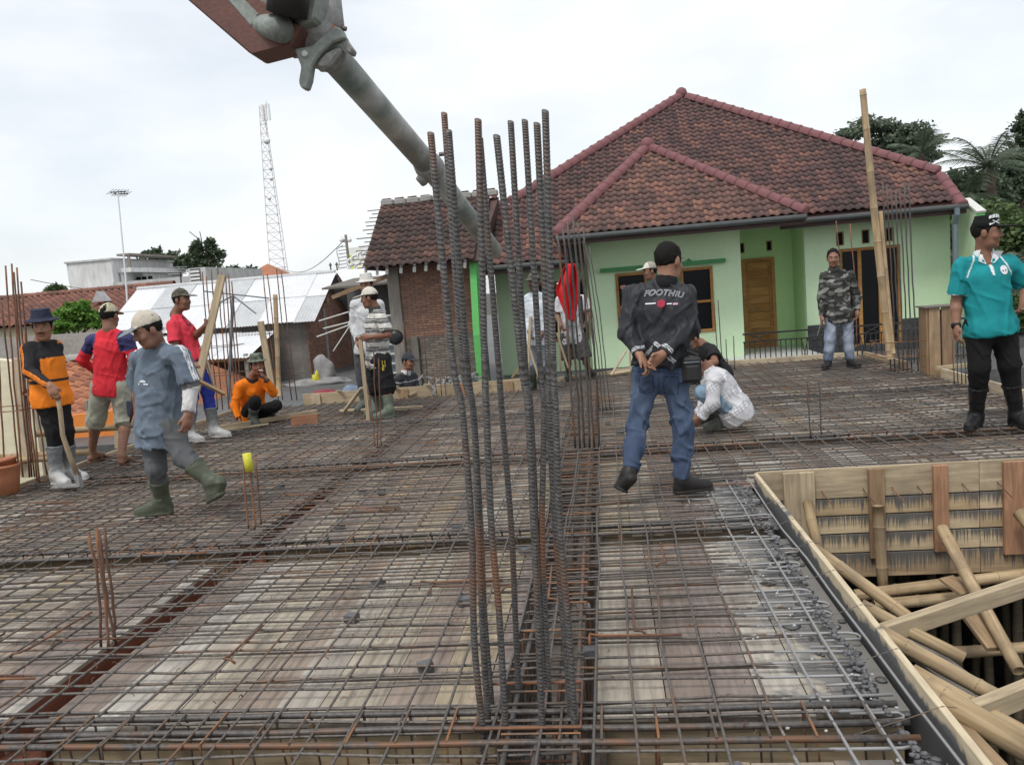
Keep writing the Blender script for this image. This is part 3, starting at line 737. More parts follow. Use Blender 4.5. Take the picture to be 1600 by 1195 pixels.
def ridge(parent, a, b, r=.1, mat='ridge_pink', step=.26):
    a, b = Vector(a), Vector(b); d = (b-a); L = d.length; d.normalize(); lat = d.cross(Vector((0,0,1))).normalized(); up = lat.cross(d)
    m = MB(); n = 8
    for s_, rr in ((-.02,r),(.03,r*1.14),(step*.2,r*1.02),(step+.04,r*.95)):
        for k in range(n+1):
            t = math.pi*(k/n)*1.1-.16; m.v.append((math.cos(t)*rr, s_, math.sin(t)*rr*.9))
    for i in range(3):
        for k in range(n): q = i*(n+1)+k; m.f.append((q, q+1, q+n+2, q+n+1))
    m.f.append(tuple(range(n,-1,-1)))
    me = m.mesh('ridge_tile')
    me.polygons.foreach_set('use_smooth', [True]*len(me.polygons))
    for i in range(max(1, int(L/step))):
        inst('ridge_tile', me, basis(lat, d, up, a+d*i*step), parent, mat)
def wall_holes(x0, x1, z0, z1, holes, y0, y1):
    """wall in the XZ plane with rectangular openings (x0,x1,z0,z1)"""
    m = MB(); xs = sorted({x0, x1, *[h[0] for h in holes], *[h[1] for h in holes]}); zs = sorted({z0, z1, *[h[2] for h in holes], *[h[3] for h in holes]})
    vs = {}
    for i in range(len(xs)-1):
        for j in range(len(zs)-1):
            cx, cz = (xs[i]+xs[i+1])/2, (zs[j]+zs[j+1])/2
            if any(h[0] < cx < h[1] and h[2] < cz < h[3] for h in holes): continue
            m.bb(xs[i], xs[i+1], y0, y1, zs[j], zs[j+1])
    return m
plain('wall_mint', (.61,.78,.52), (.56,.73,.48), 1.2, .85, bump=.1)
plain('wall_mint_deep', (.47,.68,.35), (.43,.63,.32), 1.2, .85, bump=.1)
plain('wall_green', (.12,.42,.12), (.10,.37,.10), 1.5, .8, bump=.1)
plain('lintel_green', (.07,.26,.10), (.06,.22,.085), 2, .7)
plain('soffit_white', (.66,.66,.62), (.55,.55,.52), 2, .8)
plain('fascia_dark', (.05,.03,.027), (.075,.042,.036), 5, .6)
plain('gutter_dark', (.055,.06,.06), (.08,.085,.085), 5, .45)
plain('pvc_grey', (.16,.20,.22), (.13,.17,.19), 5, .4)
plain('stone_plinth', (.075,.078,.08), (.035,.036,.038), 3, .7)
plain('white_tile', (.62,.62,.62), (.52,.52,.52), 6, .35)
wood('door_wood', [(.40,.20,.065),(.36,.18,.06),(.44,.23,.08)], stretch=(1.2,1.2,10), dirt=(.2,.09,.03), dirt_amt=.5, rough=.65)
flat('dark_glass', (.010,.011,.012), .22, 0, .12)
plain('curtain_dark', (.03,.03,.032), (.015,.015,.016), 12, .9, stretch=(8,8,.4))

FZ = -.47
house = thing('green_house', 'mint green house with red brown tiled hip roofs and wooden door', 'house', (2.2, 17, FZ))
# walls
def wpart(nm, m, mat): return m.build(nm, mat, house)
w1 = (.28,.93,.22,1.55); w2 = (1.6,2.25,.22,1.55)
wpart('wall', wall_holes(-.30, 2.82, FZ, 2.45, [w1, w2], 16.8, 16.98), 'wall_mint')
m = MB(); m.bb(.93,1.6,16.785,16.797,.25,1.52); wpart('wall_panel', m, 'lintel_green')
m = MB(); m.bb(-.30,-.12,16.98,18.0,FZ,2.45); wpart('wall', m, 'wall_mint')
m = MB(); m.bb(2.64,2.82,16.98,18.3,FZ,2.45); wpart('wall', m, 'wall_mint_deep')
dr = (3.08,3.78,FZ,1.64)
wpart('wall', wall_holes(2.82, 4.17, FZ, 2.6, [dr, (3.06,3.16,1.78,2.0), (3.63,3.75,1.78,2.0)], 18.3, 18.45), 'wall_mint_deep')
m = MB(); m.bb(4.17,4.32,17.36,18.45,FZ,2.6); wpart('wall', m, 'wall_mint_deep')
w3 = (4.84,6.03,-.36,1.67)
vent = [(4.80,4.95,1.74,2.02),(5.30,5.45,1.74,2.02),(5.76,5.9,1.74,2.02)]
wpart('wall', wall_holes(4.17, 7.0, FZ, 2.5, [w3]+vent, 17.2, 17.36), 'wall_mint')
m = MB(); m.bb(4.172,4.838,17.165,17.198,FZ,.16); m.bb(6.032,7.0,17.165,17.198,FZ,.16); m.bb(4.838,6.032,17.166,17.198,FZ,-.37); wpart('plinth', m, 'stone_plinth')
for k in range(9):
    for j in range(4):
        x = 4.2+k*.31+(j%2)*.12
        if 4.7 < x < 6.05 and j > 0: continue
        m = MB(); m.bb(x, min(x+.27,6.99), 17.15-random.uniform(0,.008), 17.17, FZ+.02+j*.155, FZ+.16+j*.155); wpart('plinth_stone', m, 'stone_plinth')
for v_ in vent+[(3.06,3.16,1.78,2.0),(3.63,3.75,1.78,2.0)]:
    yy = 17.2 if v_[0] > 4.2 else 18.3
    m = MB(); m.bb(v_[0],v_[1],yy+.09,yy+.12,v_[2],v_[3]); f = wpart('vent', m, 'curtain_dark')
    m = MB()
    for a in ((v_[0],v_[0]+.02,v_[2],v_[3]),(v_[1]-.02,v_[1],v_[2],v_[3]),(v_[0]+.02,v_[1]-.02,v_[3]-.02,v_[3]),(v_[0]+.02,v_[1]-.02,v_[2],v_[2]+.02)): m.bb(a[0],a[1],yy-.006,yy+.05,a[2],a[3])
    m.build('vent_frame', 'timber_brown', f)
# left wing, recessed wall with windows, pale drain pipe
w4 = (-1.5,-.95,.2,1.5)
wpart('wall', wall_holes(-2.3, -.12, FZ, 2.3, [w4, (-.8,-.35,.2,1.5)], 17.45, 17.6), 'wall_mint')
def window(x0, x1, z0, z1, y, bars=1, cross=None):
    f = .06; m = MB()
    m.bb(x0,x0+f,y-.03,y+.07,z0,z1); m.bb(x1-f,x1,y-.03,y+.07,z0,z1); m.bb(x0+f,x1-f,y-.03,y+.07,z1-f,z1); m.bb(x0+f,x1-f,y-.03,y+.07,z0,z0+f)
    fr = m.build('window', 'door_wood', house, bevel=.004)
    for k in range(1, bars):
        x = x0+(x1-x0)*k/bars; m = MB(); m.bb(x-.035,x+.035,y-.022,y+.06,z0+f,z1-f); m.build('mullion', 'door_wood', fr)
    if cross:
        m = MB(); m.bb(x0+f,x1-f,y-.018,y+.05,cross-.025,cross+.025); m.build('transom', 'door_wood', fr)
    m = MB(); m.bb(x0+f,x1-f,y+.025,y+.031,z0+f,z1-f); m.build('pane', 'dark_glass', fr)
    m = MB(); n = 26
    for i in range(n):
        a, b = x0+f+(x1-x0-2*f)*i/n, x0+f+(x1-x0-2*f)*(i+1)/n; ya, yb = y+.1+.03*(i%2), y+.1+.03*((i+1)%2)
        m.add([(a,ya,z0),(b,yb,z0),(b,yb,z1),(a,ya,z1)],[(0,1,2,3)])
    m.build('curtain', 'curtain_dark', fr)
window(*w1, 16.8, 1, .85); window(*w2, 16.8, 1, .85); window(*w3, 17.2, 3); window(*w4, 17.45, 1, .8); window(-.8,-.35,.2,1.5,17.45,1,.8)
# door
m = MB(); m.bb(3.08,3.15,18.26,18.4,FZ,1.64); m.bb(3.71,3.78,18.26,18.4,FZ,1.64); m.bb(3.15,3.71,18.26,18.4,1.57,1.64); d0 = m.build('door', 'door_wood', house)
m = MB(); m.bb(3.15,3.71,18.34,18.37,FZ,1.57); m.build('door_panel', 'door_wood', d0)
for k in range(11):
    z0 = FZ+.02+k*.183; m = MB(); m.bb(3.22,3.64,18.29+(k%2)*.004,18.33,z0,z0+.175); m.build('door_slat', 'door_wood', d0)
m = MB(); m.bb(3.15,3.22,18.285,18.34,FZ,1.57); m.bb(3.64,3.71,18.285,18.34,FZ,1.57); m.build('door_stile', 'door_wood', d0)
m = MB(); m.tube([(3.2,18.28,.5),(3.2,18.23,.5),(3.3,18.22,.5)], .01, 8); m.build('door_handle', 'pvc_grey', d0)
# green canopy over the windows
m = MB(); m.bb(-.02,2.5,16.66,16.797,1.60,1.68); wpart('canopy', m, 'lintel_green')
m = MB(); m.prism([(1.72,16.68,1.682),(1.84,16.68,1.682),(1.78,16.68,1.74)],(0,0,0),(0,.08,0)); wpart('canopy_knob', m, 'lintel_green')
m = MB(); m.bb(-.302,2.83,16.77,16.797,FZ,FZ+.08); wpart('skirting', m, 'stone_plinth')
# porch
m = MB(); m.bb(2.4,4.16,15.2,18.28,FZ+.005,FZ+.14); wpart('porch_floor', m, 'white_tile')
for k in range(7):
    m = MB(); m.bb(2.44+k*.245,2.44+k*.245+.235,15.18,15.197,FZ+.01,FZ+.13); wpart('porch_tile', m, 'white_tile')
# ---- roofs: main front plane z = 2.35 + .765 (y - 16.5)
mz = lambda y: 2.35+.765*(y-16.5)
A0 = Vector((-2.3,15.95,mz(15.95))); A1 = Vector((-2.3,17.6,mz(17.6))); A2 = Vector((-1.83,17.7,mz(17.7)))
AP = Vector((2.28,21,mz(21))); H2 = Vector((6.85,17.37,mz(17.37))); B0 = Vector((6.85,16.5,mz(16.5)))
E0 = Vector((-.62,15.95,mz(15.95))); E1 = Vector((-.62,16.5,mz(16.5)))
poly = [A0, E0, E1, B0, H2, AP, A2, A1]
roof = MB(); off = Vector((0,0,-.06))
bk = lambda p: Vector((p.x, 42-p.y, p.z))
vs = [p+off for p in poly]+[bk(p)+off for p in poly]
n = len(poly)
roof.add(vs, [tuple(range(n)), tuple(range(2*n-1,n-1,-1)), (5,4,n+4), (4,3,n+3,n+4), (6,5,n+6), (7,6,n+6,n+7), (0,7,n+7,n)])
rf = roof.build('main_roof', 'tile_main', house)
k1 = tile_plane(rf, poly, 'tile_main', single=170)
Zp = lambda y: 2.37+.787*(y-15.7)
PL = D(868,368,15.7); PL = Vector((PL.x,15.7,2.37)); PR = D(1258,334,15.7); PR = Vector((PR.x,15.7,2.37)); PA = Vector((1.18,18,Zp(18)))
pr = MB(); R0 = Vector((1.18,19.2,Zp(18)))
L2 = Vector((PL.x,16.9,2.37)); R2 = Vector((PR.x,16.9,2.37))
pr.add([p+off for p in (PL,PR,PA,R0,L2,R2)], [(0,1,2),(1,5,3,2),(0,2,3,4),(0,4,5,1)])
po = pr.build('porch_roof', 'tile_porch', house)
tile_plane(po, [PL,PR,PA], 'tile_porch', single=130)
up = Vector((0,0,.03))
ridge(rf, A2+up, AP+up, .135); ridge(rf, H2+up, AP+up, .135); ridge(rf, B0+up+Vector((.05,-.1,-.08)), H2+up, .11)
ridge(rf, A1+up, A2+up, .11); ridge(rf, A0+up+Vector((-.03,0,0)), A1+up+Vector((-.03,0,0)), .07)
ridge(po, PL+up, PA+up, .125); ridge(po, PR+up, PA+up, .125)
for a_, b_, pa in ((A2,AP,rf),(H2,AP,rf),(B0,H2,rf),(PL,PA,po),(PR,PA,po)):
    m = MB(); m.tube([a_+Vector((0,0,-.02)),b_+Vector((0,0,-.02))], .085, 8); m.build('ridge_mortar', 'ridge_pink', pa, True)
for p, pa in ((AP, rf), (PA, po)):
    m = MB(); m.lathe(p+Vector((0,-.02,0)), [(.04,-.06),(.13,-.02),(.15,.08),(.12,.17),(.05,.22)], 14); m.build('finial', 'ridge_pink', pa, True)
# fascia, gutters, soffit, pipes
def gut(a, b, nm='gutter'):
    m = MB(); m.tube([a, b], .055, 10); wpart(nm, m, 'gutter_dark')
    a, b = Vector(a), Vector(b); m = MB(); m.beam(a+Vector((0,.08,-.05)), b+Vector((0,.08,-.05)), .03, .16); wpart('fascia', m, 'fascia_dark')
gut(PL+Vector((0,-.08,-.07)), PR+Vector((0,-.08,-.07)))
gut(Vector((PR.x-.3,16.38,2.27)), Vector((7.0,16.38,2.27)))
gut(A0+Vector((-.05,-.08,-.07)), E0+Vector((0,-.08,-.07)))
m = MB(); m.bb(PL.x+.1,PR.x-.05,15.78,16.79,2.24,2.26); wpart('soffit', m, 'soffit_white')
m = MB(); m.bb(2.83,7.0,16.47,17.19,2.26,2.28); wpart('soffit', m, 'fascia_dark')
m = MB(); m.bb(2.83,4.16,17.2,18.29,2.27,2.29); wpart('soffit', m, 'soffit_white')
m = MB(); m.bb(-2.3,-.31,16.0,17.44,1.86,1.88); wpart('soffit', m, 'fascia_dark')
for x, y, z in ((6.78,16.33,2.25),(-2.2,16.0,1.84)):
    m = MB(); m.tube([(x,y,z),(x,y,z-.12),(x,y+.1,z-.3),(x,y+.12,FZ)], .05, 12); pp = wpart('drain_pipe', m, 'pvc_grey')
    for zz in (.9,-.1):
        if x < 0: m = MB(); m.tube([(x,y+.12,zz),(x,y+.12,zz+.03)], .056, 12); m.build('pipe_clip', 'white_tile', pp)
# boundary walls either side of the house
bw = MB(); bw.prism([(7.08,16.22,FZ),(7.08,17.3,FZ),(7.08,17.3,2.42),(7.08,16.8,2.38),(7.08,16.22,2.12)],(0,0,0),(.14,0,0))
bwm = bw.build('boundary_wall', 'wall_mint', None); tag(bwm, 'pale green wall end with white cap right of the house downpipe', 'wall')
m = MB(); m.bb(7.08,7.22,16.2,16.217,FZ,2.11); m.build('front_face', 'wall_green', bwm)
m = MB(); m.beam((7.15,16.18,2.13),(7.15,16.85,2.43),.17,.04); m.build('cap', 'soffit_white', bwm)
gw = MB(); gw.prism([(-2.52,15.2,FZ),(-2.52,15.9,FZ),(-2.52,15.9,2.0),(-2.52,15.5,2.0),(-2.52,15.2,.6)],(0,0,0),(.13,0,0))
tag(gw.build('boundary_wall', 'wall_green'), 'bright green narrow wall between the brick house and the mint wall', 'wall')
# railing
rl = thing('porch_railing', 'low black iron railing with thin balusters in front of the house', 'railing', (4.2,14.95,FZ))
rz = .27
m = MB(); m.bb(2.48,6.6,14.93,14.97,rz-.03,rz); m.build('top_rail', 'black_iron', rl)
m = MB(); m.bb(2.48,6.6,14.935,14.965,rz-.17,rz-.15); m.build('mid_rail', 'black_iron', rl)
m = MB(); m.bb(2.48,6.6,14.935,14.965,FZ+.06,FZ+.08); m.build('bottom_rail', 'black_iron', rl)
x = 2.5
bal = MB(); bal.bb(-.008,.008,-.008,.008,FZ,rz-.15); bme = bal.mesh('baluster')
while x < 6.6:
    inst('baluster', bme, Matrix.Translation((x,14.95,0)), rl, 'black_iron'); x += .092
for x in (2.6,3.62,4.6,5.6):
    for a, b in (((x,rz-.15),(x+.26,rz-.03)),((x+.26,rz-.15),(x,rz-.03)),((x+.9,FZ+.08),(x+1.02,rz-.17)),((x+1.02,FZ+.08),(x+.9,rz-.17))):
        m = MB(); m.tube([(a[0],14.94,a[1]),(b[0],14.94,b[1])], .008, 5); m.build('cross_bar', 'black_iron', rl)

# ================================================================ brick house
def brick_mat(name, c1, c2, c3):
    t = NT(name); ge = t.n('ShaderNodeNewGeometry')
    c = t.ramp(ge.outputs['Random Per Island'], [(0,c1),(.4,c2),(.8,c3)])
    mp = t.n('ShaderNodeMapping'); t.lk(ge.outputs['Position'], mp.inputs[0]); f = t.noise(mp.outputs[0], 20, 5); g = t.noise(mp.outputs[0], 1.3, 4)
    c = t.mix(t.ramp(f,[(.4,0),(.75,.5)]), c, (.13,.085,.065)); c = t.mix(t.ramp(g,[(.5,0),(.75,.55)]), c, (.16,.12,.10)); t.bump(f,.5,.006); return t.out(c,.9)
brick_mat('brick_red', (.32,.165,.115),(.38,.205,.14),(.27,.14,.105))
brick_mat('brick_grey', (.20,.165,.14),(.25,.215,.185),(.165,.14,.12))
plain('mortar', (.20,.185,.165), (.14,.13,.115), 8, .95)
def brickwork(x0, x1, z0, z1, y, P=None, bl=.2, bh=.052, j=.012, ax='x'):
    m = MB(); r = 0; z = z0
    while z+bh <= z1+.02:
        x = x0-(bl/2 if r % 2 else 0)
        while x < x1:
            a, b = max(x, x0), min(x+bl-j, x1)
            if b-a > .03 and (P is None or inpoly((a+b)/2, z+bh/2, P)):
                d = random.uniform(.008,.022)
                if ax == 'x': m.bb(a, b, y-d, y+.03, z, z+bh-j+random.uniform(-.002,.002))
                else: m.bb(y-.03, y+d, a, b, z, z+bh-j)
            x += bl
        z += bh; r += 1
    return m
bh = thing('brick_house', 'old bare brick house with dark mossy tile roof beside the green house', 'house', (-3.4,16,FZ))
m = MB(); m.bb(-4.25,-2.4,16.0,16.2,FZ,2.45); m.bb(-4.25,-4.05,16.2,18.6,FZ,2.45); m.build('wall', 'mortar', bh)
o = brickwork(-4.05,-2.4,.62,2.42,16.0).build('brickwork', 'brick_red', bh); o['kind'] = 'stuff'
o = brickwork(-4.05,-2.4,FZ,.62,16.0).build('plastered_brickwork', 'brick_grey', bh); o['kind'] = 'stuff'
m = MB(); m.bb(-4.30,-4.06,15.93,16.06,FZ,2.2); m.build('corner_post', 'timber_weathered', bh, bevel=.01)
m = MB(); m.bb(-3.93,-3.78,15.9,15.97,FZ,.62); m.build('short_post', 'timber_weathered', bh, bevel=.01)
m = MB(); m.bb(-2.62,-2.42,15.86,15.99,FZ,.25); m.build('stub_pillar', 'brick_grey', bh)
ez = lambda y: 2.05+.75*(y-15.3)
b0 = Vector((D(572,417,15.3).x,15.3,ez(15.3))); b1 = Vector((-2.32,15.3,ez(15.3))); t1 = Vector((D(790,303,17.1).x-.15,17.1,ez(17.1))); t0 = Vector((D(596,318,17.1).x,17.1,ez(17.1)))
b2 = Vector((-2.32,16.6,ez(16.6)))
pp = [b0,b1,b2,t1,t0]
m = MB(); off = Vector((0,0,-.04)); bk2 = lambda p: Vector((p.x,34.2-p.y,p.z))
m.add([p+off for p in (b0,b1,t1,t0)]+[bk2(b0)+off,bk2(b1)+off], [(0,1,2,3),(3,2,5,4),(0,3,4),(1,5,2)])
r2 = m.build('roof', 'tile_old', bh)
tile_plane(r2, pp, 'tile_old', single=260)
for k in range(9):
    a = t0.lerp(t1, k/9); b = t0.lerp(t1, (k+.96)/9); m = MB(); m.beam(a+Vector((0,0,.06)), b+Vector((0,0,.06+random.uniform(-.01,.02))), .16, .12); m.build('ridge_cap', 'grey_concrete', r2, bevel=.02)
    m = MB(); m.beam(a+Vector((0.03,0,.13)), b+Vector((-.06,0,.135)), .1, .03); m.build('ridge_tile', 'tile_old', r2)
for k in range(15):
    p = b0.lerp(t0, (k+.5)/15); m = MB(); l = random.uniform(.16,.4); m.beam(p+Vector((-l,0,-.03)), p+Vector((.05,0,-.03)), .02, .02); m.build('batten_end', 'timber_weathered', r2)
for px in (572,590,605,627,648,666,686,727):
    p = D(px,418-(px-572)*.083,15.35); m = MB(); m.beam(p+Vector((0,-.02,-.0)), p+Vector((-.03,.02,-.16)), .045,.05); m.build('rafter_end', 'soffit_white', r2)
# dark lean-to with tin between brick house and courtyard
lt = thing('lean_to', 'dark open lean-to with tin sheet beside the brick house corner', 'shed', (-5.2,17.2,FZ))
m = MB(); m.bb(-5.9,-4.31,18.2,18.4,FZ,1.9); m.build('back_wall', 'dark_concrete', lt)
m = MB(); m.beam((-5.2,16.6,1.75),(-5.0,18.3,1.95),1.5,.04); m.build('tin_roof', 'timber_weathered', lt)
m = MB(); m.bb(-5.0,-4.35,16.3,16.33,-.1,1.1); m.build('tin_sheet', 'pvc_grey', lt)
m = MB(); m.beam((-5.6,16.3,1.55),(-4.3,16.1,1.9),.06,.08); m.build('beam', 'timber_brown', lt)
for k in range(7):
    m = MB(); m.tube([(-5.0,16.25,-.1+k*.2),(-4.35,16.25,-.12+k*.2)], .02, 6); m.build('rung', 'soffit_white', lt)
# ================================================================ corrugated sheds behind the deck
plain('tin_white', (.74,.75,.76), (.60,.61,.63), 1.5, .45, .0)
plain('tin_grey', (.50,.51,.52), (.38,.39,.40), 2, .5)
plain('tin_rib', (.42,.43,.44), (.55,.56,.57), 2, .5)
def corr(parent, o, e, s_, w, l, mat, pitch=.085, amp=.013, nm='roof_sheet'):
    o, e, s_ = Vector(o), Vector(e).normalized(), Vector(s_).normalized(); n = e.cross(s_).normalized()
    if n.z < 0: n = -n
    m = MB(); k = int(w/pitch*4)
    for j in range(2):
        for i in range(k+1):
            u = w*i/k; m.v.append(tuple(o+e*u+s_*(l*j)+n*(amp*math.sin(2*math.pi*u/pitch))))
    for i in range(k): m.f.append((i,i+1,k+2+i,k+1+i))
    return m.build(nm, mat, parent, True)
shed = thing('brick_shed', 'small brick shed with white corrugated sheet roof behind the squatting man', 'shed', (-9.5,21.5,FZ))
sx = -7.75; y0, y1, y2 = 20.3, 22.1, 23.9; ze, zr = 1.22, 2.28
sl_ = Vector((0,y1-y0+.35,(zr-ze)*(1+.35/(y1-y0)))); s_n = sl_.normalized()
eo = Vector((0,y0-.35,ze-(zr-ze)*.35/(y1-y0)))
# gable wall (faces +X) and front wall
m = MB(); m.prism([(sx-.2,y0,FZ),(sx-.2,y2,FZ),(sx-.2,y2,ze-.1),(sx-.2,y1,zr-.12),(sx-.2,y0,ze-.1)],(0,0,0),(.17,0,0)); m.build('gable_wall', 'mortar', shed)
P = [(y0,FZ),(y2,FZ),(y2,ze-.12),(y1,zr-.15),(y0,ze-.12)]
o = brickwork(y0,y2,FZ,zr,sx-.02,P,.21,.062,.014,'y').build('gable_brickwork', 'brick_red', shed); o['kind'] = 'stuff'
m = MB(); m.bb(-13.5,sx-.2,y0,y0+.15,FZ,ze-.05); m.build('front_wall', 'timber_weathered', shed)
m = MB(); m.bb(sx-.03,sx+.03,y1-.5,y1-.38,FZ,1.3); m.build('pillar', 'grey_concrete', shed)
for i, (x, w, mt) in enumerate([(-13.4,1.0,'tin_white'),(-12.45,.9,'tin_rib'),(-11.6,.95,'tin_white'),(-10.7,.9,'tin_rib'),(-9.85,.95,'tin_white'),(-8.95,1.0,'tin_white'),(-8.0,.62,'tin_white')]):
    L = sl_.length
    corr(shed, eo+Vector((x,0,.02*(i%2))), (1,0,0), sl_, w, L*.55, ['tin_white','tin_white','tin_rib'][(i*2)%3] if i < 6 else 'tin_rib')
    corr(shed, eo+s_n*L*.5+Vector((x,0,.02*(i%2)+.015)), (1,0,0), sl_, w, L*.5, mt)
m = MB(); m.prism([(-13.4,y1+.02,zr-.02),(sx+.3,y1+.02,zr-.02),(sx+.3,y2+.4,ze-.25),(-13.4,y2+.4,ze-.25)],(0,0,0),(0,0,-.03)); m.build('back_slope', 'tin_grey', shed)
m = MB(); m.tube([(-13.4,y1,zr+.02),(sx+.32,y1,zr+.02)], .06, 8); m.build('ridge_cap', 'tin_rib', shed)
m = MB(); m.prism([(sx+.33,y1+.05,zr-.02),(sx+.33,y2+.45,ze-.27),(sx+.33,y2+.3,ze-.32),(sx+.33,y1-.02,zr-.2)],(0,0,0),(.03,0,0)); m.build('barge_board', 'fascia_dark', shed)
m = MB(); m.bb(sx-.02,sx+.3,y1-.9,y1-.7,1.45,1.57); m.build('purlin', 'timber_brown', shed)
lean = thing('lean_to_roof', 'low white tin lean-to roof in front of the brick shed', 'lean-to', (-10.3,19,FZ))
for k in range(4): corr(lean, (-12.3+k*.95,18.2,.42-k*.03), (1,0,-.02), (0,1.9,.55), .97, 1.9, 'tin_white')
for x in (-12.1,-10.2,-8.6):
    m = MB(); m.bb(x-.04,x+.04,18.3,18.38,FZ,.40); m.build('post', 'timber_weathered', lean)
m = MB(); m.bb(-12.3,-8.5,19.8,19.9,FZ,.8); m.build('back_wall', 'timber_weathered', lean)
m = MB(); m.beam((-12.3,18.28,.36),(-8.5,18.28,.28),.05,.08); m.build('beam', 'timber_brown', lean)
sh2 = thing('tin_shed', 'second small shed with plain white roof right of the brick gable', 'shed', (-7.3,26,FZ))
m = MB(); m.bb(-9.5,-6.2,25.3,25.5,FZ,1.4); m.bb(-6.4,-6.2,25.5,28,FZ,1.4); m.build('wall', 'dark_concrete', sh2)
for k in range(3): corr(sh2, (-9.4+k*1.0,24.9,1.25), (1,0,0), (0,2.2,1.3), 1.02, 2.5, 'tin_white')
m = MB(); m.prism([(-6.37,24.9,1.2),(-6.37,27.2,2.5),(-5.6,27.3,2.45),(-5.5,25.6,1.2)],(0,0,0),(0,0,-.05)); m.build('tile_slope', 'tile_orange', sh2)
m = MB(); m.bb(-7.55,-5.2,23.2,23.4,FZ,1.35)
tag(m.build('yard_wall', 'dark_concrete'), 'dark grey stained yard wall between the brick shed and brick house', 'wall')
dry = thing('drying_rack', 'thin metal clothes drying rack in the yard before the dark wall', 'drying rack', (-6.2,20,FZ))
for a, b in (((-7.3,20,1.0),(-5.2,20.2,1.45)),((-7.2,20,.8),(-5.3,20.2,1.1)),((-7.4,20,.6),(-5.9,20.1,1.0)),((-6.1,20.1,1.25),(-5.6,20.2,-.46)),((-7.0,20,.2),(-6.2,20.1,1.2))):
    m = MB(); m.tube([a,b], .018, 6); m.build('rod', 'soffit_white', dry)
umb = thing('drying_pole', 'grey pole with crossed arms before the lean-to roof', 'pole', (-8.6,16.6,FZ))
m = MB(); p = D(352,585,16.5); q = D(364,462,16.5); m.tube([Vector((p.x,p.y,FZ)),q], .035, 8); m.build('post', 'pvc_grey', umb)
for a, b in (((318,455),(420,466)),((330,480),(364,462)),((400,490),(364,462))):
    m = MB(); m.tube([D(*a,16.5),D(*b,16.5)], .016, 6); m.build('arm', 'pvc_grey', umb)
# yard clutter
def cloth_heap(nm, label, c, r, mat, sq=.6):
    bmx = bmesh.new(); bmesh.ops.create_icosphere(bmx, subdivisions=3, radius=1)
    ph = [random.uniform(0,6) for _ in range(6)]
    for v in bmx.verts:
        k = 1+.2*math.sin(4*v.co.x+ph[0])*math.sin(3*v.co.z+ph[1])+.09*math.sin(9*v.co.z+ph[2]+4*v.co.x)
        v.co = Vector((v.co.x*r[0]*k, v.co.y*r[1]*k, max(-.02,v.co.z)*r[2]*k))
    m = bpy.data.meshes.new(nm); bmx.to_mesh(m); bmx.free()
    o = link(nm, m, mat, None, True, loc=c); return tag(o, label, 'heap')
plain('tarp_grey', (.34,.33,.32), (.14,.14,.14), 5, .7, bump=.5)
cloth_heap('tarpaulin', 'crumpled grey tarpaulin bundle leaning by the shed wall', (D(505,560,19.5).x,19.5,FZ), (.3,.25,.62), 'tarp_grey')
cloth_heap('tarpaulin', 'flat pale sacks lying on the dark yard floor', (D(500,590,18.5).x,18.5,FZ), (.9,.4,.16), 'tarp_grey')
plain('red_rag', (.30,.05,.07), (.2,.04,.05), 8, .8); plain('yellow_bag', (.6,.55,.05), (.45,.4,.04), 8, .6); plain('blue_rag', (.20,.26,.34), (.13,.17,.23), 8, .7)
cloth_heap('rag', 'red rag lying on the wet yard floor', (D(505,602,16.6).x,16.6,FZ), (.28,.18,.07), 'red_rag')
cloth_heap('bag', 'yellow plastic bag standing on the pale sacks', (D(492,575,18.3).x,18.3,FZ), (.12,.1,.32), 'yellow_bag')
cloth_heap('rag', 'blue plastic heap at the feet of the man in the white hat', (D(550,572,16).x,16.0,FZ), (.3,.2,.2), 'blue_rag')
m = MB()
for k in range(90):
    p = D(random.uniform(655,735), 590, 14.6); p.z = FZ+.05; a = random.uniform(0,6.28); l = random.uniform(.15,.4)
    y = p.y+random.uniform(-.5,.5); z = FZ+.05+random.random()**2*.28
    m.tube([(p.x,y,z),(p.x+.5*l*math.cos(a),y+.5*l*math.sin(a),z+random.uniform(0,.12)),(p.x+l*math.cos(a),y+l*math.sin(a),z+random.uniform(-.03,.06))], random.uniform(.012,.025), 5)
o = m.build('rubble_heap', 'tarp_grey'); tag(o, 'heap of grey sticks and scrap at the foot of the brick wall', 'scrap heap', kind='stuff')
m = MB()
for k in range(3): m.lathe((0,0,0),[(.05,-.1),(.14,-.09),(.155,0),(.14,.09),(.05,.1)],18,(0,1,0)); break
o = m.build('black_bowl', 'black_rubber', None, True, loc=D(618,527,15.6)); tag(o, 'round black bowl hanging on the corner post of the brick house', 'bowl')

# ================================================================ lower neighbours on the left
nb = thing('neighbour_house', 'low house with orange tiled roof and orange wall below the left deck edge', 'house', (-9.5,14.5,-3.3))
plain('wall_orange', (.72,.24,.05), (.62,.2,.045), 2, .8); plain('wall_cream', (.72,.66,.47), (.6,.55,.4), 1.5, .8); plain('wall_olive', (.34,.31,.16), (.27,.25,.13), 2, .8); plain('wall_white', (.80,.80,.80), (.68,.68,.68), 1.5, .8)
nz = lambda y: -.5+.46*(y-14.6)
q0, q1 = Vector((-15.5,14.6,nz(14.6))), Vector((-8.6,14.6,nz(14.6))); q2, q3 = Vector((-9.4,17.0,nz(17))), Vector((-15.5,17.0,nz(17)))
m = MB(); m.add([p+Vector((0,0,-.05)) for p in (q0,q1,q2,q3)]+[Vector((-15.5,19.4,nz(14.6))),Vector((-8.6,19.4,nz(14.6)))],[(0,1,2,3),(3,2,5,4),(1,5,2)]); nr = m.build('roof', 'tile_orange', nb)
tile_plane(nr, [q0,q1,q2,q3], 'tile_orange', tw=.24, th=.24, single=290, amp=.03)
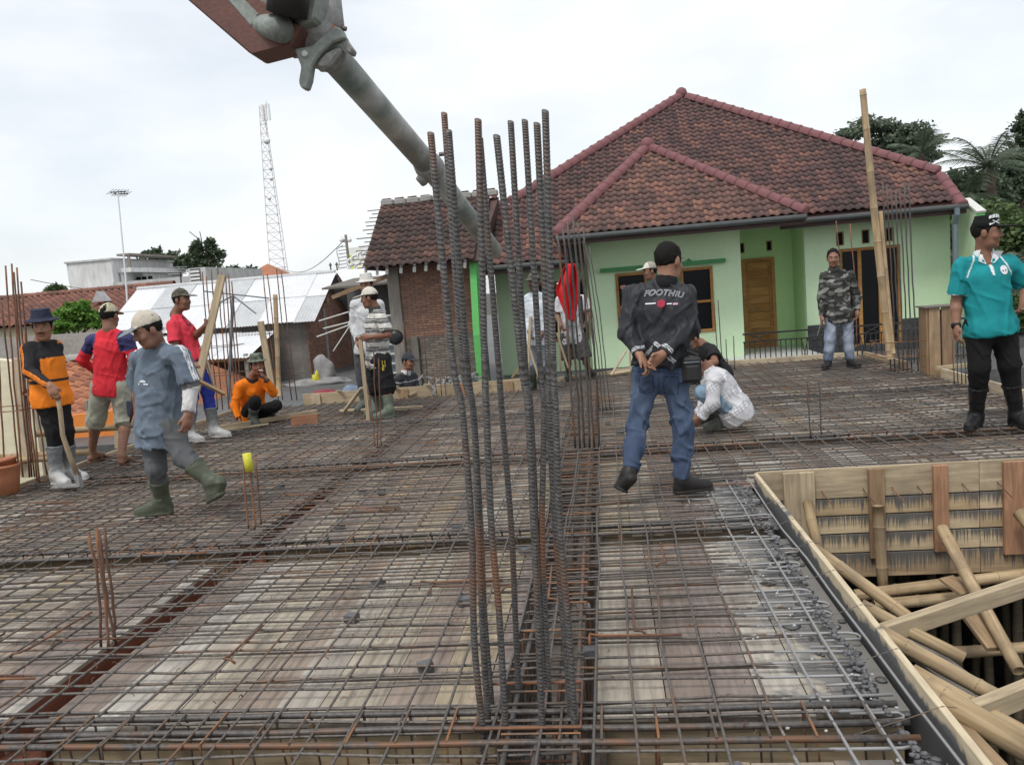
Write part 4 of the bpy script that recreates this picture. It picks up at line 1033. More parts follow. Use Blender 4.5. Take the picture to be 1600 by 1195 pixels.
ridge(nr, q3+Vector((0,0,.05)), q2+Vector((0,0,.05)), .12, 'grey_concrete', .3)
ridge(nr, q1+Vector((0,0,.03)), q2+Vector((0,0,.03)), .1, 'tile_orange', .3)
m = MB(); m.bb(-15,-8.9,15.0,15.15,-3.3,-.55); m.build('wall', 'wall_orange', nb)
m = MB(); m.bb(-15,-8.4,14.5,14.58,-.72,-.56); m.build('fascia', 'wall_cream', nb)
cr = thing('cream_house', 'cream walled porch with white canopy slab below the left deck edge', 'house', (-8.5,9,-3.3))
def wallpx(nm, px0, px1, py0, py1, Y, mat, th=.15):
    a, b = D(px0,(py0+py1)/2,Y), D(px1,(py0+py1)/2,Y); m = MB()
    m.prism([Vector((a.x,Y,-3.3)),Vector((b.x,Y,-3.3)),Vector((b.x,Y,D(px1,py1,Y).z)),Vector((a.x,Y,D(px0,py0,Y).z))],(0,0,0),(0,th,0)); return m.build(nm, mat, cr)
wallpx('wall', -60, 30, 556, 566, 9.3, 'wall_cream'); wallpx('side_wall', 30.5, 80, 598, 604, 9.9, 'wall_olive'); wallpx('orange_wall', 84, 190, 652, 640, 12.4, 'wall_orange')
wallpx('pillar', 33, 40, 560, 560, 9.25, 'wall_cream')
sl4 = [G(-60,716,-.75),G(112,704,-.75),G(176,668,-.75),G(60,676,-.75)]
m = MB(); m.prism(sl4,(0,0,-.12),(0,0,.12)); m.build('canopy_slab', 'wall_white', cr)
m = MB(); m.beam(G(108,712,-.78),G(184,668,-.78),.1,.22); m.build('eave_beam', 'wall_olive', cr)
m = MB(); m.beam(G(96,664,-.6),G(190,640,-.6),.1,.05); m.build('orange_trim', 'wall_cream', cr)
def rail(label, a, b, r=.03):
    bamboo(label, a, b, r, 'bamboo rails tied along the left deck edge', 'bamboo_rail')
rail('bamboo rail tied level behind the legs of the man in shorts', D(55,678,7.6), D(185,668,7.9), .035)
rail('bamboo rail tied level at the deck edge behind the hoe', D(0,715,7.0), D(140,706,7.3), .035)
rail('bamboo rail level with the deck beside the left bar cluster', D(-20,722,6.9), D(95,716,7.1), .03)
plank('upright pale post at the deck edge behind the man in shorts', D(186,700,8.8), D(184,640,8.8), .09, .04, 'timber_pale', up=(0,1,0))
plank('upright pale post in the left bar cluster', D(42,745,7.05), D(28,560,7.05), .09, .05, 'timber_pale', up=(0,1,0))
# grey parapet wall
m = MB(); m.bb(-26,-5.6,19.6,19.8,-3.3,.95)
m = MB(); m.prism([(-26,20.0,-3.3),(-11.6,20.0,-3.3),(-11.6,20.0,1.16),(-26,20.0,1.36)],(0,0,0),(0,.2,0))
tag(m.build('grey_wall', 'grey_concrete'), 'long plain grey wall behind the orange tiled roof', 'wall')
# far tiled houses
def tiled_house(label, px0, px1, pyr, pye, Y, depth, mat, wallmat='wall_cream', grp=None, hip=2.0):
    a = D(px0, pye, Y); b = D(px1, pye, Y); r0 = D(px0+60, pyr, Y+depth); r1 = D(px1-50, pyr, Y+depth)
    z = (a.z+b.z)/2; zr = (r0.z+r1.z)/2
    t = thing('tiled_house', label, 'house', ((a.x+b.x)/2,Y+depth,-3.3), grp)
    P = [Vector((a.x,Y,z)),Vector((b.x,Y,z)),Vector((r1.x,Y+depth,zr)),Vector((r0.x,Y+depth,zr))]
    bkk = [Vector((b.x,Y+2*depth,z)),Vector((a.x,Y+2*depth,z))]
    m = MB(); m.add([p-Vector((0,0,.05)) for p in P+bkk],[(0,1,2,3),(3,2,4,5),(1,4,2),(0,3,5)]); rr = m.build('roof', mat, t)
    # far tiles: too small to pick apart, one joined piece
    tile_plane(rr, P, mat, .3, .3, single=0, amp=.03)
    ridge(rr, P[3]+Vector((0,0,.05)), P[2]+Vector((0,0,.05)), .14, mat, .6)
    m = MB(); m.bb(a.x+.4,b.x-.4,Y+.5,Y+2*depth-.5,-3.3,z); m.build('wall', wallmat, t)
    return t, P
plain('old_grey0', (.5,.5,.5), (.34,.34,.34), .6, .85)
tile_mat('tile_far', [(.1,(.10,.05,.04)),(.45,(.17,.075,.055)),(.75,(.24,.10,.07)),(.97,(.34,.15,.09))], (.09,.06,.05), .5)
t, P = tiled_house('red tiled house with long ridge behind the green bush', -60, 330, 456, 500, 30, 4, 'tile_far')
m = MB(); p = D(152,462,31.5); m.prism([p+Vector((-.3,0,-.25)),p+Vector((.3,0,-.25)),p+Vector((0,0,.18))],(0,0,0),(0,.5,0)); m.build('dormer', 'old_grey0', t)
t, P = tiled_house('dark tiled house right of the white antenna mast', 170, 330, 449, 500, 33, 4, 'tile_old')
# white building
wb = thing('white_building', 'weathered white concrete building with balcony on its right side', 'building', (-30,52,-3.3))
plain('old_white', (.78,.78,.77), (.52,.52,.51), .5, .85, stretch=(1,1,.25)); plain('old_grey', (.58,.58,.58), (.36,.36,.36), .4, .85, stretch=(1,1,.3))
a = D(112,470,52); b = D(182,470,52); zt = D(150,408,52).z
m = MB(); m.bb(a.x,b.x,52,60,-3.3,zt); m.build('wall', 'old_white', wb)
m = MB(); m.bb(a.x-.1,b.x+.1,51.9,60.1,zt,zt+.12); m.build('parapet', 'old_grey', wb)
c = D(210,470,53)
m = MB(); m.bb(b.x+.01,c.x,54.5,60,-3.3,zt-.5); m.build('balcony_wall', 'old_grey', wb)
m = MB(); m.bb(b.x+.02,c.x+.3,52.6,60,zt-.9,zt-.6); m.build('balcony_roof', 'old_white', wb)
m = MB(); m.bb(b.x+.02,c.x+.2,52.6,52.8,zt-3.2,zt-2.2); m.build('balcony_front', 'old_white', wb)
for k in range(3): m = MB(); x = b.x+.2+k*.45; m.bb(x,x+.3,54.4,54.49,zt-2.2,zt-1.2); m.build('window', 'dark_glass', wb)
m = MB(); m.bb(b.x+.1,b.x+.3,52.7,52.9,zt-2.2,zt-.9); m.build('column', 'old_white', wb)
m = MB(); m.bb(b.x+.02,c.x+.25,52.7,59,zt+.25,zt+.4); m.bb(c.x+.05,c.x+.2,52.75,52.9,zt-.6,zt+.25); m.build('pergola', 'timber_weathered', wb)
gb = thing('grey_building', 'long low grey concrete building with slatted vents on its tower end', 'building', (-26,48,-3.3))
a = D(180,470,48); b = D(305,470,48); c = D(332,470,48); z1 = D(240,436,48).z; z2 = D(318,418,48).z
m = MB(); m.bb(a.x,b.x,48,56,-3.3,z1); m.build('wall', 'old_grey', gb)
m = MB(); m.bb(b.x,c.x,47.6,56,-3.3,z2); m.build('tower', 'old_grey', gb)
for k in range(4): m = MB(); m.bb(b.x+.15,b.x+.75,47.5,47.61,z2-.95+k*.22,z2-.82+k*.22); m.build('vent_slat', 'wall_white', gb)
m = MB(); m.bb(b.x+.12,b.x+.8,47.58,47.602,z2-1.05,z2-.05); m.build('vent', 'dark_concrete', gb)
# small red roofed pavilion, cream block, yellow building with billboard scroll
pv = thing('pavilion', 'small red hip roof pavilion below the lattice tower', 'pavilion', (-24,60,-3.3))
p = D(420,430,60); tp = D(418,416,60).z; ez_ = D(420,432,60).z
m = MB(); w = 1.5; m.add([(p.x-w,60-w,ez_),(p.x+w,60-w,ez_),(p.x+w,60+w,ez_),(p.x-w,60+w,ez_),(p.x,60,tp+.2)],[(0,1,4),(1,2,4),(2,3,4),(3,0,4),(0,3,2,1)]); m.build('roof', 'tile_orange', pv)
m = MB(); m.bb(p.x-1.2,p.x+1.2,58.8,61.2,-3.3,ez_); m.build('wall', 'old_grey', pv)
cb = MB(); a = D(455,425,64); b = D(500,425,64); cb.bb(a.x,b.x,64,70,-3.3,D(475,425,64).z)
tag(cb.build('flat_building', 'wall_cream'), 'pale flat roofed block right of the lattice tower', 'building')
yb = thing('yellow_building', 'lime yellow flat roofed building behind the sheds', 'building', (-15,44,-3.3))
plain('wall_lime', (.62,.66,.10), (.55,.58,.09), 1, .8)
a = D(520,430,44); b = D(612,425,44); z = D(545,427,44).z
m = MB(); m.bb(a.x,b.x,44,50,-3.3,z); m.build('wall', 'wall_lime', yb)
a2 = D(541,430,44.3); b2 = D(602,425,44.3); z3 = D(570,384,44.3).z
m = MB(); m.bb(a2.x,b2.x+1.5,45,50,z,z3); m.build('upper_wall', 'wall_white', yb)
m = MB(); m.bb(a2.x-.02,a2.x+.28,44.9,44.99,z,z3-.4); m.build('lime_strip', 'wall_lime', yb)
for px in (512,522):
    p = D(px,418,44); m = MB(); m.lathe((p.x,44.5,z),[(.15,-.2),(.15,.1),(.05,.12),(.04,.5),(.1,.55),(.02,.7)],8); m.build('pinnacle', 'dark_concrete', yb)
st = thing('spiral_stair', 'thin metal spiral stair on the lime yellow building', 'stair', D(536,420,43.5))
for k in range(7):
    p = D(533,386+k*5.5,43.5); m = MB(); m.tube([p+Vector((-.15,0,0)),p+Vector((.25,.3,.05))], .03, 5); m.build('tread', 'tin_rib', st)
m = MB(); pts = [D(528+ (8 if k in (0,) else 0)-2*math.sin(k),383+k*6,43.4) for k in range(7)]; m.tube(pts, .03, 5); m.build('rail', 'tin_rib', st)
bb_ = thing('scroll_sign', 'white curled ornamental sign frame beside the old tile roof edge', 'sign', D(565,425,30))
for cx_, cy_, r_ in ((556,406,7),(565,400,6),(552,418,6),(562,420,8),(563,432,7),(572,399,5),(548,410,5)):
    m = MB(); m.tube([D(cx_+r_*math.cos(a),cy_+r_*math.sin(a),30) for a in [k*math.pi/9 for k in range(15)]], .05, 6); m.build('scroll', 'wall_white', bb_, True)
m = MB(); m.tube([D(568,392,30),D(580,391,30),D(590,396,30)], .05, 6); m.build('scroll_arm', 'wall_white', bb_)
up_ = thing('utility_pole', 'thin utility pole with cross arm in front of the lime yellow building', 'pole', Vector((D(549,440,36).x,36,-.5)))
m = MB(); p = D(540,367,36); q = D(549,438,36); m.tube([q+Vector((0,0,-2)),p], .07, 6); m.build('post', 'timber_weathered', up_)
m = MB(); m.tube([D(534,377,36),D(546,377,36)], .05, 5); m.build('cross_arm', 'timber_weathered', up_)
for px in (534,546): m = MB(); m.lathe(D(px,375,36),[(.08,-.1),(.12,0),(.03,.15)],6); m.build('insulator', 'wall_white', up_)
# power lines
m = MB(); pts = [D(48,437,40).lerp(D(230,443,60), k/12)+Vector((0,0,-.5*math.sin(math.pi*k/12))) for k in range(13)]; m.tube(pts, .02, 4)
tag(m.build('power_line', 'black_iron'), 'thin overhead cable passing before the white building', 'cable')
m = MB(); pts = [D(440,420,60).lerp(D(541,372,36), k/12)+Vector((0,0,-.8*math.sin(math.pi*k/12))) for k in range(13)]; m.tube(pts, .018, 4)
tag(m.build('power_line', 'black_iron'), 'thin cable running from the pavilion to the utility pole', 'cable')

# ================================================================ lattice tower and antennas
tw_ = thing('lattice_tower', 'tall thin red and white steel lattice tower with small dishes', 'tower', (-48.9,120,-3.3))
plain('tower_steel', (.62,.60,.60), (.48,.46,.46), .4, .6); plain('tower_red', (.46,.36,.36), (.55,.50,.50), .4, .6)
base = Vector((D(440,430,120).x,120,-3.3)); zt = D(417,165,120).z; NS = 26
def wid(z): return 1.45*(1-(z+3.3)/(zt+3.3))**.9+.36
cor = [(-1,-.6),(1,-.6),(0,1.1)]
for (cx_, cy_) in cor:
    m = MB(); m.tube([base+Vector((cx_*wid(z),cy_*wid(z),z+3.3)) for z in [-3.3+(zt+3.3)*k/10 for k in range(11)]], .055, 4); m.build('leg', 'tower_steel', tw_)
for k in range(NS):
    za = -3.3+(zt+3.3)*k/NS; zb = -3.3+(zt+3.3)*(k+1)/NS; m = MB()
    for i in range(3):
        a_, b_ = cor[i], cor[(i+1)%3]
        pa = base+Vector((a_[0]*wid(za),a_[1]*wid(za),za+3.3)); pb = base+Vector((b_[0]*wid(zb),b_[1]*wid(zb),zb+3.3)); pc = base+Vector((b_[0]*wid(za),b_[1]*wid(za),za+3.3))
        m.tube([pa,pb], .032, 4, False); m.tube([pa,pc], .03, 4, False)
    m.build('brace', 'tower_red' if k % 6 < 3 else 'tower_steel', tw_)
for px, py, r_ in ((417,220,.55),(423,263,.3),(424,279,.35),(421,310,.3)):
    m = MB(); m.lathe(D(px,py,118.5),[(.1,.2),(r_,.0),(r_*.96,-.05),(.05,-.1)],12,(0,-1,0)); m.build('dish', 'wall_white', tw_, True)
for dx in (-.5,0,.5):
    p = D(416,176,119.4); m = MB(); m.bb(p.x+dx-.13,p.x+dx+.13,119.2,119.4,p.z-1.2,p.z+1.2); m.build('panel_antenna', 'wall_white', tw_)
m = MB(); m.tube([D(416.5,170,120),D(416,158,120)], .05, 5); m.build('spike', 'tower_steel', tw_)
am = thing('antenna_mast', 'thin white mast with a television antenna rising from the left roofs', 'antenna', Vector((D(201,510,26).x,26,-1)))
m = MB(); m.tube([D(202,515,26),D(196,430,26),D(184,300,26)], [.035,.03,.02], 6); m.build('mast', 'wall_white', am)
def yagi(parent, px, py, Y, w=.8, mat='black_iron'):
    p = D(px,py,Y); m = MB(); m.tube([p+Vector((-w,0,-.02)),p+Vector((w*.6,.4,.02))], .018, 5); m.build('boom', mat, parent)
    for k in range(6):
        q = p+Vector((-w+k*w*.3,.08*k,0)); m = MB(); m.tube([q+Vector((-.02,-.2,-.10)),q+Vector((.02,.2,.11))], .009, 4); m.build('element', mat, parent)
yagi(am, 181, 299, 26, .2); yagi(am, 186, 302, 26, .14)
a2_ = thing('roof_antenna', 'wide television antenna standing over the grey building roof', 'antenna', Vector((D(283,470,30).x,30,-1)))
m = MB(); m.tube([D(285,475,30),D(282,425,30)], .03, 5); m.build('mast', 'black_iron', a2_)
for k in range(4): m = MB(); m.tube([D(263,418+k*3.5,30),D(292,417+k*3.5,30.5)], .02, 4); m.build('element', 'tin_grey', a2_)
a3_ = thing('roof_antenna', 'short dark pole by the roof behind the man in the grey shirt', 'antenna', Vector((D(242,490,24).x,24,-1)))
m = MB(); m.tube([D(244,496,24),D(237,450,24)], .03, 5); m.build('mast', 'black_iron', a3_)
m = MB(); m.tube([D(237,451,24),D(246,478,24)], .015, 5); m.build('stay', 'black_iron', a3_)

# ================================================================ trees
def leaf_mat(name, c1, c2, c3):
    t = NT(name); ge = t.n('ShaderNodeNewGeometry'); c = t.ramp(ge.outputs['Random Per Island'], [(0,c1),(.5,c2),(1,c3)])
    m = t.out(c, .6, 0, .3)
    tr = t.n('ShaderNodeBsdfTranslucent'); t.lk(c, tr.inputs[0]); mx = t.n('ShaderNodeMixShader', {0: .25}); t.lk(t.b.outputs[0], mx.inputs[1]); t.lk(tr.outputs[0], mx.inputs[2])
    t.lk(mx.outputs[0], t.t.nodes['Material Output'].inputs[0]); return m
leaf_mat('leaf_dark', (.055,.08,.05),(.085,.12,.07),(.125,.16,.095))
leaf_mat('leaf_mid', (.06,.10,.04),(.10,.155,.06),(.15,.20,.08))
leaf_mat('leaf_bright', (.09,.20,.03),(.13,.27,.045),(.20,.34,.07))
leaf_mat('leaf_grey', (.08,.11,.075),(.12,.155,.105),(.16,.19,.13))
plain('bark', (.12,.09,.07), (.07,.055,.045), 8, .9, bump=.6)
def leaf(m, p, s_, d=None):
    a = Vector((random.gauss(0,1),random.gauss(0,1),random.gauss(0,.6)))
    if a.length < .01: a = Vector((1,0,0))
    a.normalize(); b = a.cross(Vector((random.gauss(0,1),random.gauss(0,1),random.gauss(0,1)))).normalized()
    L, w = s_*random.uniform(.7,1.3), s_*.32
    m.add([p, p+a*L*.5+b*w, p+a*L, p+a*L*.5-b*w], [(0,1,2,3)])
def tree(label, base, h, clumps, leafs, size, lm='leaf_dark', nm='tree', cat='tree', grp=None, trunk=.12, bare=()):
    """clumps: (offset from base, radii, weight)"""
    t = thing(nm, label, cat, base, grp); B = Vector(base)
    m = MB(); top = B+Vector((0,0,h))
    mid = B+Vector((random.uniform(-.1,.1)*h*.3,0,h*.5)); m.tube([B, mid, top], [trunk,trunk*.7,trunk*.3], 8)
    for c, r, w in clumps:
        c = B+Vector(c); s0 = B.lerp(top, random.uniform(.35,.7)); m.tube([s0, s0.lerp(c,.5)+Vector((0,0,.1*h*.2)), c], [trunk*.45,trunk*.3,trunk*.1], 5)
        for q in range(5):
            e = c+Vector([random.gauss(0,.5)*r[i] for i in range(3)]); m.tube([c, e], [trunk*.14,trunk*.04], 4)
    for pts in bare: m.tube([B+Vector(p) for p in pts], [trunk*.3]+[trunk*.12]*(len(pts)-1), 5)
    m.build('trunk', 'bark', t)
    m = MB(); tot = sum(w for _,_,w in clumps)
    for c, r, w in clumps:
        n = int(leafs*w/tot); sub = [Vector([max(-.95,min(.95,random.gauss(0,.48)))*r[i] for i in range(3)]) for _ in range(max(6,n//45))]
        for k in range(n):
            o = random.choice(sub)+Vector([max(-.3,min(.3,random.gauss(0,.15)))*r[i] for i in range(3)])
            leaf(m, B+Vector(c)+o, size)
    o = m.build('crown', lm, t); return t
def px_tree(label, boxes, Y, basepx, leafs, size, lm, h=None, **k):
    """clumps given as photo boxes (cx,cy,rx,ry) at distance Y"""
    b = D(*basepx, Y); b.z = k.pop('z', -.6); sc = Y/F; cl = []
    for cx_, cy_, rx, ry in boxes:
        p = D(cx_,cy_,Y)+Vector((0,random.uniform(-1,1)*rx*sc,0)); cl.append((p-b,(rx*sc,rx*sc,ry*sc),rx*ry))
    bare = [[tuple(D(x,y,Y)-b) for x,y in pts] for pts in k.pop('bare', [])]
    top = max(c[0].z for c in cl) if h is None else h
    return tree(label, tuple(b), top, cl, leafs, size, lm, bare=bare, **k)
px_tree('leafy tree rising behind the grey building with a bare twig top', [(250,408,30,17),(232,420,18,10),(268,415,20,14),(245,395,15,8)], 62, (250,445), 3400, .36, 'leaf_dark', bare=[[(268,415),(275,400),(281,388)],[(240,420),(248,395),(252,386)]], trunk=.3)
px_tree('tall sparse tree with tufted branches and bare top right of the leafy tree', [(318,408,24,12),(330,378,11,7),(312,385,9,7),(328,392,12,8),(305,400,10,10),(300,412,14,10)], 60, (315,445), 2600, .36, 'leaf_dark', bare=[[(315,400),(312,375),(296,362)],[(316,390),(314,370),(312,362)],[(316,395),(330,380)],[(296,410),(295,388)]], trunk=.28)
px_tree('low dark tree between the grey building and the pavilion', [(372,428,22,9),(350,432,12,7)], 66, (370,450), 2600, .45, 'leaf_dark', trunk=.3)
px_tree('rounded distant tree behind the red tiled roof', [(95,455,15,6),(80,458,10,4)], 70, (95,470), 1500, .5, 'leaf_mid', trunk=.3)
px_tree('bright green bush growing behind the grey wall on the left', [(112,492,24,13),(136,497,22,12),(92,504,18,10),(120,480,16,9),(108,508,26,10),(146,506,14,10)], 22.5, (118,530), 9000, .10, 'leaf_bright', nm='bush', cat='bush', trunk=.08)
px_tree('wide airy tree standing over the ridge of the green house', [(1340,205,34,12),(1400,225,40,18),(1385,205,26,10),(1430,240,26,16),(1370,235,30,14),(1315,212,18,7),(1440,222,20,8)], 34, (1385,330), 11000, .15, 'leaf_grey', trunk=.2)
px_tree('tall dark tree with feathery top at the right picture border', [(1598,205,16,22),(1590,250,30,22),(1612,280,40,30),(1570,290,30,22)], 32, (1600,420), 11000, .15, 'leaf_dark', trunk=.25)
px_tree('dense dark tree just right of the roof corner', [(1500,290,18,20),(1520,330,30,26),(1545,310,26,30),(1500,370,16,30)], 27, (1525,480), 10000, .16, 'leaf_dark', trunk=.2)
px_tree('light green leafy shrub behind the teal shirted man', [(1555,345,40,26),(1590,360,40,30),(1530,380,30,30),(1575,400,40,25),(1520,430,20,30)], 22, (1560,520), 12000, .13, 'leaf_mid', trunk=.1)
px_tree('low green thicket below the right deck edge', [(1520,470,40,30),(1580,470,50,40),(1500,430,18,30),(1590,560,40,36),(1535,560,30,24)], 19, (1545,600), 12000, .12, 'leaf_mid', nm='bush', cat='bush', trunk=.08, z=-1.2)
px_tree('dark trees closing the view far right behind the palms', [(1600,330,90,90),(1700,300,90,100),(1530,400,50,60),(1650,430,100,70)], 40, (1620,480), 16000, .34, 'leaf_dark', trunk=.4)
def palm(label, base, h, crown, n=16, L=2.6, lm='leaf_grey', droop=1.0):
    t = thing('palm_tree', label, 'palm', base); B = Vector(base); top = Vector(crown)
    m = MB(); m.tube([B, B.lerp(top,.5)+Vector((.1,0,0)), top], [.18,.14,.12], 8); m.build('trunk', 'bark', t)
    for k in range(n):
        a = 2*math.pi*k/n+random.uniform(-.2,.2); el = random.uniform(-.1,1.2); d = Vector((math.cos(a)*math.cos(el),math.sin(a)*math.cos(el),math.sin(el)))
        m = MB(); pts = []; l = L*random.uniform(.8,1.1)
        for i in range(9):
            u = i/8; pts.append(top+d*l*u+Vector((0,0,-droop*l*.42*u*u)))
        m.tube(pts, [.03-.003*i for i in range(9)], 4)
        for i in range(1, 48):
            u = i/48; f = u*8; i0 = min(7,int(f)); p = pts[i0].lerp(pts[i0+1], f-i0); dr = (pts[i0+1]-pts[i0]).normalized(); lat = dr.cross(Vector((0,0,1))).normalized()
            ll = .55*math.sin(math.pi*(.15+.8*u))
            for s_ in (-1,1):
                tip = p+lat*s_*ll*.75+dr*ll*random.uniform(.35,.6)+Vector((0,0,-random.uniform(.15,.5)*ll)); m.add([p,p+dr*.022,tip],[(0,1,2)])
        m.build('frond', lm, t)
p = D(1440,240,30); palm('palm with drooping fronds peeping over the long roof hip', (p.x,30,-.6), 5, p, 14, 1.6)
p = D(1545,262,25); palm('large palm with feathery fronds right of the house roof', (p.x+.3,25,-.6), 5, p, 20, 2.0)
p = D(1600,440,15.5); palm('low pale palm fronds behind the shoulder of the teal shirted man', (p.x+.6,15.5,-1.5), 5, p+Vector((.5,0,-.2)), 16, 1.6, 'leaf_grey')
p = D(1490,330,24); palm('dim palm fronds hanging beside the roof corner', (p.x+.3,24,-.6), 5, p+Vector((.3,0,.3)), 14, 1.5, 'leaf_dark')

# ================================================================ concrete pump pipe and boom end
plain('pump_paint', (.30,.33,.30), (.17,.19,.18), 5, .5, bump=.2); plain('pump_red', (.17,.07,.055), (.11,.055,.045), 6, .5, bump=.2); plain('pump_grey', (.33,.33,.31), (.2,.2,.19), 6, .55, bump=.3)
def pipe_paint():
    t = NT('pipe_paint'); v = t.coords(); n = t.noise(v, 5, 6, .6); n2 = t.noise(t.coords((1,1,1)), 18, 4)
    c = t.ramp(n, [(.3,(.12,.17,.15)),(.5,(.30,.31,.29)),(.72,(.50,.50,.47))]); c = t.mix(t.ramp(n2,[(.55,0),(.7,.5)]), c, (.2,.2,.19)); t.bump(n2,.2,.004); return t.out(c,.55)
pipe_paint()
pp_ = thing('pump_pipe', 'long grey green concrete pump pipe hanging from the boom over the deck', 'pipe', D(672,262,4.5))
pa, pj, pe = D(520,88,3.25), D(672,262,4.35), D(772,392,5.7)
r0 = .0605; dd = (pj-pa).normalized()
def hollow(m, a, b, r):
    d = (b-a).normalized(); m.tube([a,b], r, 24, False); m.tube([b,b-d*.12], r*.88, 24, False)
    o = len(m.v); m.lathe(b, [(r*.88,-.001),(r,0)], 24, d)
m = MB(); m.tube([pa,pj+dd*.02], r0, 24); m.build('upper_pipe', 'pipe_paint', pp_, True)
de = (pe-pj).normalized(); m = MB(); m.tube([pj,pe,pe-de*.002,pe-de*.1], [r0*.99,r0*.97,r0*.86,r0*.84], 24); m.build('lower_pipe', 'pipe_paint', pp_, True)
m = MB(); m.tube([pj-dd*.09,pj-dd*.085,pj-dd*.03,pj+dd*.02,pj+dd*.035], [r0,r0*1.12,r0*1.28,r0*1.28,r0], 20); cl = m.build('coupling', 'pump_grey', pp_, True)
q = pj+Vector((-.045,-.03,-.06)); m = MB(); m.tube([q+Vector((.02,0,.03)),q,q+Vector((.01,.02,-.025))], [.03,.034,.02], 8); m.build('clamp_lug', 'pump_grey', cl, True)
q = pj+Vector((.06,-.02,.06)); m = MB(); m.tube([q,q+Vector((.05,0,.0))], .011, 8); m.build('clamp_bolt', 'bar_dark', cl)
bo = thing('pump_boom_end', 'boom tip with red beam, elbow and clamp jaws holding the pump pipe', 'pump boom', D(470,70,3.2))
bx = lambda px, py, Y=3.1: D(px,py,Y)
# red box beam
prof = [(282,-6),(390,84),(452,72),(345,-20)]
m = MB(); m.prism([bx(x,y,3.02) for x,y in [(270,-20),(388,82),(394,86),(455,70),(470,40),(345,-40)]],(0,0,0),(0,.14,0)); m.build('beam', 'pump_red', bo, bevel=.006)
m = MB(); m.prism([bx(x,y,3.015) for x,y in [(330,-30),(352,-30),(404,22),(392,42)]],(0,0,0),(0,.1,0)); m.build('beam_flange', 'pump_paint', bo, bevel=.004)
# elbow: fat curved casting
pts = [bx(*p) for p in [(430,52,3.2),(462,66,3.2),(490,62,3.2),(505,38,3.22),(500,0,3.25),(490,-40,3.3)]]
m = MB(); m.tube(pts, [.05,.062,.075,.085,.085,.085], 20); m.build('elbow', 'pump_grey', bo, True)
ax = (bx(522,86,3.25)-bx(480,44,3.18)).normalized(); c0 = bx(493,58,3.2)
m = MB(); m.tube([c0-ax*.09,c0-ax*.06,c0+ax*.03,c0+ax*.05], [.07,.092,.094,.085], 24); m.build('swivel', 'pump_grey', bo, True)
plain('pump_orange', (.36,.13,.08), (.22,.09,.06), 14, .6)
m = MB(); m.tube([c0+ax*.012,c0+ax*.016,c0+ax*.034,c0+ax*.038], [.09,.1,.1,.09], 24); m.build('swivel_ring', 'pump_orange', bo, True)
m = MB(); m.tube([c0+ax*.04,c0+ax*.07,c0+ax*.1], [.09,.094,.075], 24); m.build('flange', 'pump_paint', bo, True)
c1 = bx(517,82,3.25); m = MB(); m.tube([c1-ax*.05,c1-ax*.03,c1+ax*.02,c1+ax*.04], [.07,.085,.085,.066], 20); m.build('pipe_collar', 'pump_grey', bo, True)
# clamp jaw (Y shaped lever)
jaw = [(459,76),(486,72),(522,40),(533,44),(540,60),(520,66),(500,84),(487,104),(484,125),(479,140),(470,138),(466,128),(470,104)]
m = MB(); m.prism([bx(x,y,3.07) for x,y in jaw],(0,0,0),(0,.045,0)); m.build('clamp_jaw', 'pump_paint', bo, bevel=.006)
m = MB(); m.prism([bx(x,y,3.09) for x,y in [(523,44),(532,50),(551,76),(548,84),(540,80)]],(0,0,0),(0,.06,0)); m.build('clamp_plate', 'pump_grey', bo, bevel=.004)
m = MB(); m.prism([bx(x,y,3.08) for x,y in [(492,100),(508,82),(530,72),(534,80),(512,106),(500,108)]],(0,0,0),(0,.08,0)); m.build('lower_jaw', 'pump_grey', bo, bevel=.01)
m = MB(); m.tube([bx(526,42,3.1),bx(534,44,3.1),bx(535,44.2,3.1),bx(541,46,3.1)], [.014,.014,.009,.009], 8); m.build('bolt', 'bar_dark', bo)
m = MB(); m.lathe(bx(477,85,3.065),[(.011,-.004),(.011,.01),(.006,.012)],10,(0,-1,0)); m.build('pin', 'soffit_white', bo)
# hydraulic lug and dark ram
m = MB(); m.tube([bx(400,38,3.05),bx(420,42,3.03),bx(441,46,2.98)], [.03,.045,.05], 14); m.build('pivot_pin', 'pump_paint', bo, True)
m = MB(); m.prism([bx(x,y,3.04) for x,y in [(398,14),(412,-10),(500,-20),(490,30),(440,54),(400,52)]],(0,0,0),(0,.12,0)); m.build('bracket', 'pump_paint', bo, bevel=.01)
m = MB(); m.tube([bx(448,24,3.0),bx(452,-10,2.98),bx(460,-60,2.95)], .075, 16); m.build('ram', 'black_iron', bo, True)
m = MB(); m.prism([bx(x,y,2.97) for x,y in [(452,-20),(482,-20),(472,8),(462,10)]],(0,0,0),(0,.05,0)); m.build('link_plate', 'pump_paint', bo, bevel=.006)
m = MB(); m.tube([bx(478,22,3.05),bx(450,30,3.02),bx(436,20,3.02)], .012, 8); m.build('hose', 'black_rubber', bo, True)

m = MB(); m.tube([D(209,606,7.45),D(207,632,7.42),D(205,660,7.4)], .018, 8); tag(m.build('tool_handle', 'fascia_dark', None, True), 'dark tool handle hanging from the hand of the man in cargo shorts', 'handle')
